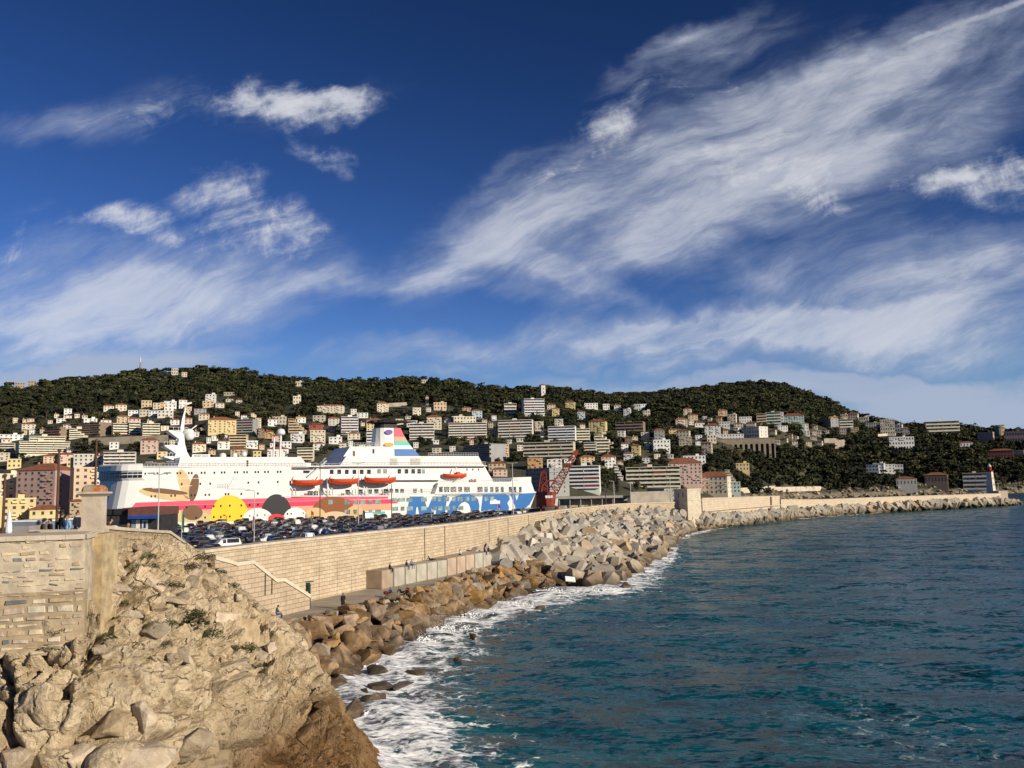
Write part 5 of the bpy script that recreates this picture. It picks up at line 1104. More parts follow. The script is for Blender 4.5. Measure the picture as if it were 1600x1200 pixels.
    m.loft([mring(279, 306, 714.5, 5.5), mring(284, 300.5, 704, 4.4), mring(287, 297.5, 690, 3.2), mring(289.5, 296.8, 676, 2.4), mring(291.5, 297, 664, 1.6), mring(294, 298, 650, 1.1), mring(297, 299.5, 640, .7), mring(299.5, 301, 632, .4)])
    mast = bld(m, 'mast', wht)
    m = MB()
    for yb, xl, xr, dp in ((671, 270, 290, 7), (695, 263, 286, 9), (713, 262, 282, 10)):
        a, z = sp(xl, yb); b, _ = sp(xr, yb); m.loft([[W_(a, z, B/2-dp/2), W_(a, z, B/2+dp/2), W_(a, z+.35, B/2+dp/2), W_(a, z+.35, B/2-dp/2)], [W_(b, z-2.6 if yb < 700 else z-1, B/2-dp/5), W_(b, z-2.6 if yb < 700 else z-1, B/2+dp/5), W_(b, z+.35, B/2+dp/5), W_(b, z+.35, B/2-dp/5)]])
    bld(m, 'mast_platform', wht, mast)
    m = MB()
    for yb, xl, xr in ((671, 270, 302), (695, 263, 286), (713, 262, 282)):
        a, z = sp(xl, yb); b, _ = sp(xr, yb)
        for k in (.35, 1.4): m.bar(W_(a, z+k, B/2-3), W_(b, z+k, B/2-2), .06, 4)
        for i in range(5): s = a+(b-a)*i/4; m.bar(W_(s, z+.3, B/2-3+.25*i), W_(s, z+1.4, B/2-3+.25*i), .06, 4)
    bld(m, 'mast_rail', rl, mast)
    m = MB(); a, z = sp(303, 672); m.ball(W_(a, z, B/2-1), 1.3, 0, 12, 6, (1.6, 1, 1)); m.bar(W_(sp(302, 672)[0], z, B/2-1), W_(sp(317, 661)[0], sp(317, 661)[1], B/2-1), .22, 5); m.ball(W_(sp(306, 678)[0], sp(306, 678)[1], B/2-1), 1.5, 0, 12, 6); bld(m, 'radar_dish', wht, mast, True)
    m = MB(); a = sp(301, 632); b = sp(308, 625); m.prism([sp(301, 628), sp(310, 625), sp(310, 622.5), sp(301, 624)], lambda s, z, t: W_(s, z, t), B/2-.05, B/2+.05); m.bar(W_(a[0], a[1], B/2), W_(sp(302, 621)[0], sp(302, 621)[1], B/2), .07, 4); bld(m, 'pennant', pmat('white_pennant', (.7, .68, .6)), mast)
    m = MB()
    for xa, xb, y0, y1, r in ((437, 438, 714, 681, .32), (447.5, 448.5, 714, 677, .36)): m.bar(W_(*sp(xa, y0), 8), W_(*sp(xb, y1), 8), r, 8)
    bld(m, 'vent_pipe', wht)
    m = MB(); m.lathe(W_(*sp(448.6, 677.5), 8), [(.9, 0), (1.45, .3), (1.5, 1.1), (1.1, 1.9), (.3, 2.2)], 12); bld(m, 'radome', wht, None, True)
    for x, y, r in ((376, 711, .95), (391, 709, 1.0), (357, 712, 1.2)): m = MB(); m.bar(W_(*sp(x, 714.3), 9), W_(*sp(x, y), 9), .25, 6); m.ball(W_(*sp(x, y-1), 9), r, 0, 10, 6); bld(m, 'radome', wht, None, True)
    slab([(304, 714.5), (304, 709), (332, 709), (332, 714.5)], 4, 5, 'name_board')
    for y0, y1, x0, x1 in ((748.6, 744.6, 226, 440), (762.8, 758.6, 238, 300), (760, 757, 330, 440), (757.5, 756.6, 690, 810)): slab([(x0, y0), (x1, y1), (x1, y1+.7), (x0, y0+.7)], -.07, .3, 'seam_shadow_strip')  # thin raised strips added to give the hull seams shadow lines
    # windows and portholes
    def win(x0, x1, y0, y1, nm, t, mt, par=None, lab=None):
        a, b = sp(x0, y1), sp(x1, y0); m = MB(); m.prism([(a[0], a[1]), (b[0], a[1]), (b[0], b[1]), (a[0], b[1])], lambda s, z, tt: W_(s, z, tt), t-.05, t+.10); return bld(m, nm, mt, par)
    pale = pmat('pale_reflection_glass', (.22, .30, .28), rough=.25, var=.5, scale=.5, spec=.6)  # pale bluish tone stands in for reflections in the panes
    for x, y in [(227, 740), (241, 739.8), (246, 739.6), (261, 739.6), (277, 739.4), (282, 739.3), (295, 739.2), (299.6, 739.1), (315, 738.8), (320, 738.7), (335, 738.6), (346.5, 738.3), (351, 738.2), (367, 738), (371, 738), (381.5, 737.8), (386, 737.8), (399, 737.6), (403.5, 737.5), (414, 737.4), (419, 737.3), (434, 737.2), (438.5, 737.1),
                 (284, 756.5), (313, 756), (328.5, 755.7), (388, 754.2), (404, 753.6), (434, 753), (236.5, 775.5), (242.5, 775.3), (267.5, 774.6), (273.5, 774.4), (299, 774), (304.5, 773.8), (321, 773.2), (327, 773), (352.5, 772.2), (357, 772), (377, 771.8), (403, 771),
                 (234, 794), (262.5, 793.4), (276.5, 793), (291.5, 792.6), (320.5, 791.6), (334, 791), (345, 790.5), (359, 790), (377, 789.7), (390, 789), (403, 788.6), (248.5, 812), (262.5, 811.3), (306.5, 809.2), (320.5, 808.6), (334, 808), (345, 807.6), (359, 807), (377, 806.2), (390, 805.8), (402, 805.2), (414, 804.6), (449, 803), (455, 802.6), (474, 801.8)]:
        win(x-1.25, x+1.25, y-1.7, y+1.7, 'porthole', 0, glass)
    for x in (518.5, 530.3, 542.2, 554.2, 565.6, 577): win(x, x+5.8, 733.5, 740.5, 'window', 2.2, glass)
    for x, w, k in ((593, 6, 1), (602.3, 6, 1), (625, 5.4, 0), (636, 5.6, 0), (646.6, 5.6, 0), (656, 5.4, 0), (662.8, 5, 1)): win(x, x+w, 732.6, 739.8, 'window', 2.2, pale if k else glass)
    win(477, 487, 734.8, 739, 'window', 2.4, glass); win(205-1, 212+1, 756, 760, 'window', .55, glass); win(386, 389, 719, 729, 'doorway', .8, pmat('dark_door', (.10, .03, .015))); win(556, 559.5, 704, 713, 'doorway', 3.2, pmat('brown_door', (.16, .10, .05))); win(587, 590, 701, 708, 'doorway', 3.2, pmat('dark_door', (.1, .03, .02)))
    for x0, x1 in ((611, 623), (643, 659)): win(x0, x1, 716, 726.5, 'louvre', 1.2, pmat('louvre_grey', (.50, .48, .42), var=.2, scale=2))
    for x in range(284, 480, 13): win(x, x+8, 723, 728.4, 'deck_locker', .8, pmat('locker_white', (.72, .71, .69)))
    for x0, x1 in ((686, 692), (694, 702), (704, 713), (716, 722), (725, 734), (746, 754), (757, 762), (766, 771), (774, 779), (782.5, 787), (795, 800), (802.5, 806.5), (811, 815)): win(x0, x1, 760.5, 769, 'window', 0, glass)
    for x0, x1 in ((609, 618), (621, 626.5), (629, 635), (649, 655), (661, 664)): win(x0, x1, 763.5, 770, 'window', 2.2, glass)
    for x in (733, 742, 751): win(x, x+1.8, 732, 735, 'porthole', 2.2, glass)
    R2 = [(612, 620), (622, 633), (635, 644), (658, 667), (675.5, 681), (684, 690), (694, 702), (706, 711.5), (715, 722.5), (727, 733), (737, 743), (757, 762.5), (766, 771.5)]
    for x0, x1 in R2: win(x0, x1, 777.4-(x0-640)*.012, 784-(x0-640)*.012, 'cabin_window', 0, pale)
    for x0, x1 in ((613, 622), (626, 632), (635.5, 645), (658, 667), (677, 681.5), (684, 691), (695, 703), (707, 712), (716, 724)): win(x0, x1, 791.2-(x0-640)*.012, 798-(x0-640)*.012, 'cabin_window', 0, pale)
    for x0, x1, y in ((513, 520, 783), (538.5, 547, 783), (552, 558, 783), (563, 571.5, 783), (576, 582, 783), (586, 595, 782.6), (538.5, 547, 798.5), (552, 558, 798.5), (576, 581.5, 798), (586, 595, 798)): win(x0, x1, y-2.2, y+5.2, 'cabin_window', 0, pale)
    for x0, x1, y in ((543, 550, 768), (563, 570, 767.5), (579, 585, 767.5), (588, 595, 767), (603, 609, 766.6), (484, 492, 770), (494, 500, 770)): win(x0, x1, y-3, y+4.4, 'window', 2.2, glass)
    # painted livery, each shape a thin sheet on the plating
    PT = {}
    def paint(poly, nm, col, d): bld(MB().prism([sp(*p) for p in poly], lambda s, z, t: W_(s, z, t), -d, .1), nm, pmat('paint_'+nm, col, rough=.5, var=.05, scale=.2))
    paint([(206, 792.6), (212, 785.4), (300, 782.2), (400, 779), (500, 776.2), (607.5, 773.9), (606, 779.3), (500, 782.2), (400, 785.4), (300, 788.8)], 'coral_stripe', coral, .012)
    paint([(190, 799), (193, 793.2), (300, 789), (400, 785.6), (500, 782.4), (622.5, 779.5), (621, 786.6), (500, 790), (400, 793.4), (300, 797)], 'rose_stripe', rose, .012)
    paint([(236, 800), (300, 797.2), (400, 793.6), (500, 790.2), (612.5, 787), (611, 797), (500, 801), (400, 805), (236, 813)], 'peach_stripe', peach, .012)
    paint([(566, 800), (602, 799), (600, 809), (567, 811)], 'turquoise_stripe', teal, .02)
    tan, brn = (.62, .45, .22), (.17, .085, .04)
    paint(blobp(256, 773, 40, 7.5, 20, .16), 'tan_leaf', tan, .02); paint(blobp(258, 767.5, 36, 4, 20, .10), 'brown_leaf', brn, .03)
    paint(blobp(289, 757, 25, 9.5, 20, 1.25), 'tan_leaf', tan, .02); paint(blobp(303, 762, 22, 7, 20, 1.75), 'brown_leaf', brn, .03)
    paint([(x, y) for x, y in blobp(290, 812, 43, 15, 24) if y < 818], 'tan_hill', (.60, .47, .23), .02); paint(blobp(301, 801, 16, 12, 16), 'brown_disc', brn, .03)
    def dome(cx, cy, r, ry, nm, col, d, y1=820): paint([(cx+r*math.cos(math.pi*i/16), cy-ry*math.sin(math.pi*i/16)) for i in range(17)]+[(cx-r, y1-4), (cx+r, y1-6)][:2], nm, col, d)
    dome(359, 808, 30, 34.5, 'yellow_disc', (.82, .55, .02), .03)
    dome(432, 812, 26, 40, 'charcoal_dome', (.02, .02, .024), .03); dome(403, 815, 25, 21, 'white_dome', (.78, .76, .72), .05); dome(462, 813, 20, 20, 'pale_dome', (.78, .76, .72), .05)
    dome(432, 810, 13, 7, 'red_half_disc', (.70, .03, .03), .07)
    dome(521, 806, 36, 31, 'russet_dome', (.24, .075, .02), .03); dome(493, 808, 17, 15, 'buff_dome', (.60, .42, .20), .05); dome(555, 806, 15, 16, 'buff_dome', (.60, .42, .20), .05); dome(524, 806, 19, 7, 'cream_half_disc', (.62, .47, .28), .07)
    blu = (.012, .14, .42)
    q = lambda l: [(600+x/6.154, 730+y/6.154) for x, y in l]
    paint(q([(205, 500), (248, 280), (378, 278), (412, 385), (425, 385), (472, 274), (610, 271), (580, 490), (488, 495), (505, 385), (490, 385), (440, 495), (345, 495), (325, 385), (312, 385), (300, 500)]), 'letter_m', blu, .02)
    O_ = [(603, 480), (612, 390), (640, 325), (690, 280), (750, 260), (820, 257), (870, 275), (905, 310), (918, 370), (910, 470), (832, 470), (832, 400), (815, 355), (780, 332), (745, 345), (715, 380), (702, 425), (695, 475)]
    paint(q(O_), 'letter_o', blu, .02)
    paint(q([(925, 465), (950, 262), (1165, 257), (1203, 275), (1210, 310), (1185, 345), (1203, 385), (1195, 430), (1150, 450), (1010, 455)]), 'letter_b', blu, .02)
    paint(q([(1020, 322), (1050, 322), (1050, 310), (1078, 310), (1082, 320), (1115, 322), (1115, 350), (1020, 354)]), 'letter_counter', (.8, .79, .76), .04); paint(q([(930, 424), (1020, 410), (1090, 415), (1090, 440), (1060, 455), (930, 455)]), 'letter_counter', (.8, .79, .76), .04)
    paint(q([(1212, 257), (1256, 255), (1276, 320), (1300, 254), (1460, 246), (1400, 360), (1300, 440), (1268, 445), (1262, 385)]), 'letter_y_crane_shadow', blu, .02)  # letter Y plus the crane's shadow on the stern, painted in the same blue
    # ship's name on the board
    cu_ = bpy.data.curves.new('name', 'FONT'); cu_.body = 'MOBY ZAZA'; cu_.size = 1.0; cu_.extrude = .01; to = bpy.data.objects.new('n', cu_); COL.objects.link(to); bpy.context.view_layer.update()
    me = bpy.data.meshes.new_from_object(to.evaluated_get(bpy.context.evaluated_depsgraph_get())); bpy.data.objects.remove(to)
    a, b = sp(307, 713.4), sp(329.5, 710); xs = [v.co.x for v in me.vertices]; ys = [v.co.y for v in me.vertices]; kx = (b[0]-a[0])/(max(xs)-min(xs)); kz = (b[1]-a[1])/(max(ys)-min(ys))
    for v in me.vertices: v.co = W_(a[0]+(v.co.x-min(xs))*kx, a[1]+(v.co.y-min(ys))*kz, 3.93-v.co.z)
    me.materials.append(pmat('name_blue', (.10, .16, .30))); link('ship_name', me, F)
    # davits
    for x0, x1, yk in ((454.5, 504, 757), (512.5, 560.5, 756.5), (568, 617, 755)):
        for x in (x0+6, x1-6):
            m = MB(); m.path([W_(*sp(x-2, 774), 1.5), W_(*sp(x-4, 766), -.4), W_(*sp(x-6, yk+5), -.2)], .22, 6); m.path([W_(*sp(x+4, 774), 1.5), W_(*sp(x, 764), -.4), W_(*sp(x-2, yk+6), -.2)], .18, 6); bld(m, 'davit', wht)
            m = MB(); m.path([W_(*sp(x-5, yk-3), 1.2), W_(*sp(x-3, yk-9), .8), W_(*sp(x-1.5, yk-12), .3)], .16, 6); bld(m, 'davit_head', pmat('davit_red', (.45, .07, .03)))
    for x in (476, 534, 594, 697): win(x, x+5, 770.5, 774.4, 'deck_box', .6, pmat('deck_box_red', (.35, .07, .02)))
    for x in (738, 744): win(x, x+3, 748.5, 753.8, 'deck_box', 1.5, pmat('deck_box_red', (.35, .07, .02)))
    bld(MB().bar(W_(*sp(511.5, 775), -.2), W_(*sp(511.5, 747), -.2), .34, 8), 'deck_pillar', wht)
    m = MB(); m.path([W_(*sp(712, 752), 1), W_(*sp(719, 747), .2), W_(*sp(708, 742), .2), W_(*sp(713.5, 730), .2)], .2, 6); bld(m, 'crane_davit', rl)
    return F
FERRY = ferry()
def lifeboats():
    org = pmat('lifeboat_orange', (.55, .065, .02), rough=.45, var=.08, scale=.8); dk = pmat('lifeboat_cover', (.42, .05, .02), rough=.7)
    for x0, x1, yb, yt, lab, kind_ in ((455, 503, 760.5, 752, 'orange lifeboat hanging leftmost on the ferry side', 0), (512.5, 560, 758.5, 750, 'orange lifeboat between the two others on the ferry side', 0), (568, 617, 757, 748.5, 'orange lifeboat hanging nearest the funnel on the ferry side', 0), (694, 731, 748.5, 742, 'small orange rescue boat on its cradle above the blue letters', 1)):
        a, b = sp(x0, yb), sp(x1, yb); Ln = b[0]-a[0]; H = sp(x0, yt)[1]-a[1]; c = sv((a[0]+b[0])/2, a[1], -1.2 if not kind_ else 1.0)
        t = thing('lifeboat', lab, 'lifeboat', c, math.atan2(SE.y, SE.x), 'orange boats on the ferry'); rings = []
        for i in range(13):
            u = i/12*2-1; w = (1-abs(u)**2.6)**.8*1.55+.05; sh = H*.28*abs(u)**2.2; keel = H*.42*abs(u)**3.5
            rings.append([Vector((u*Ln/2, y*w, z*(H-keel)+keel+(sh if z > .5 else sh*.3))) for y, z in ((-1, 1), (-.96, .6), (-.6, .18), (0, 0), (.6, .18), (.96, .6), (1, 1))])
        MB().loft(rings).build('hull', org, t, smooth=False)
        m = MB(); m.loft([[r[0]+Vector((0, -.06, .0)), r[0]+Vector((0, -.06, .14)), r[0]+Vector((0, .12, .14))] for r in rings], closed=True); m.loft([[r[-1]+Vector((0, .06, .0)), r[-1]+Vector((0, .06, .14)), r[-1]+Vector((0, -.12, .14))] for r in rings]); m.build('gunwale', pmat('pale_rope', (.6, .25, .15)), t)
        if not kind_: MB().loft([[Vector((u*Ln/2, -w, H+.05)), Vector((u*Ln/2, 0, H+.35)), Vector((u*Ln/2, w, H+.05))] for u, w in ((-.7, .9), (0, 1.3), (.7, .9))]).build('cover', dk, t)
        else: m = MB(); m.bb(Ln*.08, Ln*.2, -.5, .5, H*.6, H+1.1); m.bb(Ln*.2, Ln*.3, -.4, .4, H*.6, H+.6); m.build('console', org, t)
lifeboats()
# ------------------------------------------------------------------ red dock crane
def crane():
    D = 292; c = atD(868, 800, D); c.z = QZ; T = thing('dock_crane', 'rust red dock crane with lattice jib and three white cabin windows', 'crane', c)
    rm = pmat('crane_red', (.23, .042, .025), rough=.65, var=.3, scale=.6); dr = pmat('crane_dark_red', (.14, .03, .022), rough=.7, var=.3)
    def P(px, py, dy=0.0): p = atD(px, py, D+dy); return p-c
    zc0, zc1 = P(860, 790).z, P(860, 768.5).z; xa, xb, xm = P(845.5, 780).x, P(868, 780).x, P(853, 780).x
    m = MB(); pl = [(P(838, 780).x, .5), (xm, -3.2), (xb-1.5, -3.2), (xb, -1.5), (xb, 4), (P(838, 780).x+.5, 4)]; m.loft([[Vector((x, y, z)) for x, y in pl] for z in (zc0, zc1-1.2)]); m.loft([[Vector((x*.94+.2, y*.9, z)) for x, y in pl] for z in (zc1-1.2, zc1)]); cab = m.build('cabin', rm, T)
    for k in range(3):
        x = P(851.6+k*4.0, 776).x; MB().bb(x, x+.72, -3.28, -3.14, P(855, 778).z, P(855, 774).z).build('window', pmat('white_panes', (.8, .8, .76)), cab)
    m = MB(); m.lathe((P(856, 790).x, .5, P(856, 792).z), [(3.9, 0), (3.9, .5), (3.2, .55), (3.2, P(856, 790).z-P(856, 792).z)], 18); m.build('turntable', dr, T)
    zl = P(856, 791.5).z
    for sx_ in (-2.9, 2.9):
        for y in (-2.6, 3.4): MB().bar((P(857, 790).x+sx_*1.1, y, 0), (P(857, 790).x+sx_*.8, y*.7+.1, zl+.3), .42, 6, r2=.32).build('portal_leg', dr, T)
    def lattice(a, b, w0, w1, n, r, nm, mt):
        d = b-a; s = d.cross(Vector((0, 1, 0))).normalized(); u = Vector((0, 1, 0)); m = MB(); L4 = []
        for i in range(n+1):
            k = i/n; w = w0+(w1-w0)*k; p = a.lerp(b, k); L4.append([p+s*w+u*w, p+s*w-u*w, p-s*w-u*w, p-s*w+u*w])
        for i in range(n):
            for q in range(4):
                m.bar(L4[i][q], L4[i+1][q], r, 5); e = (q+1) % 4
                m.bar(L4[i][q], L4[i+1][e] if (i+q) % 2 else L4[i][e], r*.6, 4); m.bar(L4[i][e], L4[i+1][q], r*.6, 4)
        m.build(nm, mt, T)
    lattice(P(864, 768), P(899, 708), 1.55, .55, 13, .16, 'jib', rm)
    m = MB(); h = P(899.5, 707.5); m.bar(h+Vector((0, -.7, 0)), h+Vector((0, .7, 0)), .85, 12); m.build('jib_head', rm, T)
    lattice(P(848, 768), P(849, 738), 1.5, .75, 7, .16, 'a_frame', rm); lattice(P(846, 740), P(852, 736.5), .5, .5, 2, .2, 'frame_head', dr)
    m = MB(); q = [P(845.5, 768), P(846, 762), P(848, 757), P(853, 752.5), P(860, 751), P(866, 750.5)]
    for dy in (-1.4, 1.4): m.path([p+Vector((0, dy, 0)) for p in q], .3, 6); m.path([P(850, 757)+Vector((0, dy, 0)), P(858, 764)+Vector((0, dy, 0)), P(866, 752)+Vector((0, dy, 0))], .18, 5)
    for p in q[1:]: m.bar(p+Vector((0, -1.4, 0)), p+Vector((0, 1.4, 0)), .16, 5)
    m.build('luffing_quadrant', rm, T)
    m = MB(); m.bar(P(849, 738), P(897, 709), .06, 4); m.bar(P(851, 738), P(880, 738.5), .05, 4); m.build('stay_cables', dr, T)
    m = MB(); m.loft([[P(866, 790)+Vector((0, y, 0)), P(871, 790)+Vector((0, y, 0)), P(871.5, 778)+Vector((0, y, 0)), P(867.5, 780)+Vector((0, y, 0))] for y in (-2.2, -1.0)]); m.build('white_hatch', pmat('white_trim', (.75, .75, .72)), T)
crane()
# ------------------------------------------------------------------ parked cars
tyre_m = pmat('tyre_rubber', (.02, .02, .02), rough=.9); rim_m = pmat('rim_alloy', (.4, .4, .42), rough=.35, metal=.8); hl_m = pmat('headlight_glass', (.6, .6, .6), rough=.15, spec=.8); tl_m = pmat('tail_light_red', (.35, .01, .01), rough=.2)
CARC = {'black': (.010, .010, .012), 'dark blue': (.008, .014, .032), 'dark grey': (.030, .032, .036), 'silver': (.32, .33, .34), 'white': (.72, .72, .70), 'dark red': (.16, .012, .014), 'blue': (.02, .06, .17), 'dark green': (.015, .04, .03)}
def paint_m(c):
    nm = 'paint_car_'+c.replace(' ', '_')
    if nm in MATS: return MATS[nm]
    m = pmat(nm, CARC[c], rough=.34, var=.08, scale=.6, spec=.45, metal=.25 if c not in ('white', 'black') else 0); m.node_tree.nodes['Principled BSDF'].inputs['Coat Weight'].default_value = .25; return m
SPEC = {  # stations (x, z_low, z_belt, z_roof, half_belt, half_roof): nose at +x
 'hatchback': [(2.02, .38, .62, .62, .66, .6), (1.85, .26, .76, .76, .80, .72), (1.05, .24, .90, .90, .86, .78), (.35, .24, .93, 1.40, .87, .60), (-.35, .24, .95, 1.48, .87, .62), (-1.25, .24, .97, 1.43, .87, .62), (-1.85, .28, 1.0, 1.02, .82, .72), (-2.0, .42, .78, .78, .72, .66)],
 'saloon car': [(2.25, .38, .62, .62, .68, .6), (2.05, .26, .74, .74, .82, .74), (1.05, .24, .90, .90, .88, .78), (.25, .24, .93, 1.38, .88, .58), (-.45, .24, .95, 1.44, .88, .60), (-1.15, .24, .97, 1.36, .88, .60), (-1.75, .24, 1.0, 1.02, .87, .76), (-2.2, .28, .95, .96, .82, .74), (-2.3, .42, .75, .75, .72, .66)],
 'estate car': [(2.25, .38, .64, .64, .68, .6), (2.05, .26, .76, .76, .82, .74), (1.05, .24, .92, .92, .88, .78), (.35, .24, .95, 1.42, .88, .60), (-.45, .24, .97, 1.50, .88, .63), (-1.85, .24, .99, 1.46, .88, .63), (-2.2, .28, 1.0, 1.05, .84, .74), (-2.32, .42, .78, .78, .74, .68)],
 'tall off-roader': [(2.2, .48, .78, .78, .72, .66), (2.05, .36, .94, .94, .86, .80), (1.15, .34, 1.06, 1.06, .92, .84), (.55, .34, 1.10, 1.62, .93, .68), (-.35, .34, 1.12, 1.72, .93, .70), (-1.65, .34, 1.14, 1.70, .93, .70), (-2.1, .38, 1.16, 1.20, .88, .80), (-2.25, .52, .9, .9, .78, .72)],
 'van': [(2.5, .42, .82, .82, .78, .72), (2.35, .30, 1.05, 1.05, .92, .86), (1.85, .28, 1.16, 1.20, .95, .86), (1.05, .28, 1.18, 1.86, .95, .78), (.3, .28, 1.18, 1.96, .95, .80), (-2.2, .28, 1.18, 1.95, .95, .80), (-2.42, .32, 1.18, 1.30, .93, .84), (-2.5, .44, .9, .9, .88, .84)]}
def car_meshes(kind_):
    st = SPEC[kind_]; body = MB(); ws = MB(); rw = MB(); swl = MB(); swr = MB(); rings = []
    for x, zl, zb, zr, hb, hr in st:
        rings.append([Vector((x, y, z)) for y, z in ((-hb*.92, zl), (-hb*1.02, zl+(zb-zl)*.45), (-hb, zb), (-hr, max(zr, zb)), (-hr*.5, max(zr, zb)+.05), (hr*.5, max(zr, zb)+.05), (hr, max(zr, zb)), (hb, zb), (hb*1.02, zl+(zb-zl)*.45), (hb*.92, zl))])
    body.loft(rings)
    up = [i for i, s in enumerate(st) if s[3] > s[2]+.3]; f, l = up[0], up[-1]
    def pane(m, a, b, c, d, ins=.10, out=.012):
        q = [a, b, c, d]; ce = sum(q, Vector())/4; n = (b-a).cross(d-a).normalized()
        if n.dot(ce-Vector((ce.x*.6, 0, .9))) < 0: n = -n
        q = [p+(ce-p)*ins+n*out for p in q]; m.add(q+[p-n*.05 for p in q], [(0, 1, 2, 3), (7, 6, 5, 4), (0, 4, 5, 1), (1, 5, 6, 2), (2, 6, 7, 3), (3, 7, 4, 0)])
    pane(ws, rings[f-1][3], rings[f-1][6], rings[f][6], rings[f][3]); pane(rw, rings[l][3], rings[l][6], rings[l+1][6], rings[l+1][3], .12)
    for i in range(f, l):
        pane(swl, rings[i][2], rings[i+1][2], rings[i+1][3], rings[i][3], .09); pane(swr, rings[i][7], rings[i+1][7], rings[i+1][6], rings[i][6], .09)
    fx, fz = st[0][0], st[0][2]; bx, bz = st[-1][0], st[-1][2]; hw = st[1][4]
    wr = .36 if kind_ in ('tall off-roader', 'van') else .31
    w = MB(); w.bar((0, -.10, 0), (0, .10, 0), wr, 14); w.bar((0, -.11, 0), (0, .11, 0), wr*.62, 10, 1)
    h = MB(); h.box((0, 0, 0), (.16, .30, .14)); tl = MB(); tl.box((0, 0, 0), (.10, .20, .30))
    r = dict(windscreen=[(ws.mesh('windscreen', glass), (0, 0, 0))], rear_window=[(rw.mesh('rear_window', glass), (0, 0, 0))], side_window=[(swl.mesh('side_window', glass), (0, 0, 0)), (swr.mesh('side_window', glass), (0, 0, 0))])
    wm = w.mesh('wheel', [tyre_m, rim_m]); r['wheel'] = [(wm, (x, y, wr)) for x in (fx-.80, bx+.78) for y in (-hw*.93, hw*.93)]
    hm = h.mesh('headlight', hl_m); r['headlight'] = [(hm, (fx-.14, s*(hw-.24), fz+.06)) for s in (-1, 1)]
    tm = tl.mesh('tail_light', tl_m); r['tail_light'] = [(tm, (bx+.10, s*(hw-.12), bz+.10)) for s in (-1, 1)]
    pm = MB(); pm.box((bx-.01, 0, bz-.14), (.03, .5, .12)); r['number_plate'] = [(pm.mesh('number_plate', pmat('number_plate', (.65, .65, .6))), (0, 0, 0))]
    return body, r
CARM = {k: car_meshes(k) for k in SPEC}; CARB = {}
def car(kind_, colr, p, rz, label, px, group='cars in the harbour car park'):
    b, parts = CARM[kind_]
    if (kind_, colr) not in CARB: CARB[kind_, colr] = b.mesh('body', paint_m(colr))
    t = thing('parked_van' if kind_ == 'van' else 'parked_car', label, 'van' if kind_ == 'van' else 'car', p, rz, group, px); link('body', CARB[kind_, colr], t)
    for n, l in parts.items():
        for me, loc in l: link(n, me, t, loc)
    return t
def inside(x, y, poly):
    c = False; j = len(poly)-1
    for i in range(len(poly)):
        if (poly[i][1] > y) != (poly[j][1] > y) and x < (poly[j][0]-poly[i][0])*(y-poly[i][1])/(poly[j][1]-poly[i][1])+poly[i][0]: c = not c
        j = i
    return c
def cars():
    g = random.Random(12); n = 0; base = math.atan2(SE.y, SE.x)
    wp = [Vector((p.x, p.y)) for p in WP]
    def wall_dist(x, y):
        q = Vector((x, y)); best = 1e9
        for a, b in zip(wp, wp[1:]):
            ab = b-a; t = max(0, min(1, (q-a).dot(ab)/ab.length_squared)); best = min(best, (q-a-ab*t).length)
        return best
    spots = []; V0 = atD(353, 838, 158); spots.append((V0.x, V0.y))
    zone = lambda px: 'below the tan shapes' if px < 328 else 'below the yellow disc' if px < 392 else 'below the black dome' if px < 485 else 'below the russet dome' if px < 570 else 'below the coral stripe' if px < 640 else 'below the first blue letter' if px < 700 else 'below the blue letters' if px < 770 else 'near the ferry stern'
    car('van', 'white', Vector((V0.x, V0.y, QZ)), base+R(14)+math.pi, 'long white van standing side on among the dark cars below the yellow disc', None)
    vis = []
    for k in range(24):
        off_ = 6+k*7.4
        u = -14.0
        while u < 172:
            step = 3.05 if k % 3 else 5.4; u += step*g.uniform(.95, 1.25)
            p = SA+SE*u+SN*off_
            if not inside(p.x, p.y, QP) or wall_dist(p.x, p.y) < 3.2: continue
            px, py = proj((p.x, p.y, QZ+1.4)); D = p.y
            if px < 258 or px > 845 or D < 92: continue
            # the wall hides whatever lies below its top edge
            wy = np.interp(px, [a for a, b in WTOP], [b for a, b in WTOP])
            if py > wy+1: continue
            if (p.x-V0.x)**2+(p.y-V0.y)**2 < 30 or (abs(px-353) < 36 and 100 < D < 157 and py-((V0-CAM).length and 0) < 850 and py > 822 and D > 138): continue
            vis.append((D, p, px, k))
    vis.sort(key=lambda v: v[0]); print('car spots', len(vis))
    keep = vis if len(vis) <= 285 else [v for i, v in enumerate(vis) if i < 110 or g.random() < 175/(len(vis)-110)]
    for D, p, px, k in keep[:298]:
        kd = g.choices(list(SPEC), (8, 4, 4, 6, 1.6))[0]; cl = g.choices(list(CARC), (15, 6, 10, 1.4, 1.3, .45, .4, 1))[0]
        if kd == 'van' and cl in ('black', 'dark red', 'dark green'): cl = 'white'
        rz = base+(math.pi/2 if k % 3 else 0)+(math.pi if g.random() < .5 else 0)+g.gauss(0, .035)
        depth = 'near the wall' if D < 150 else ('midway' if D < 215 else 'close to the ferry')
        car(kd, cl, Vector((p.x, p.y, QZ)), rz, f'{cl} {kd} {depth} {zone(px)}', px); n += 1
    print('cars', n)
cars()
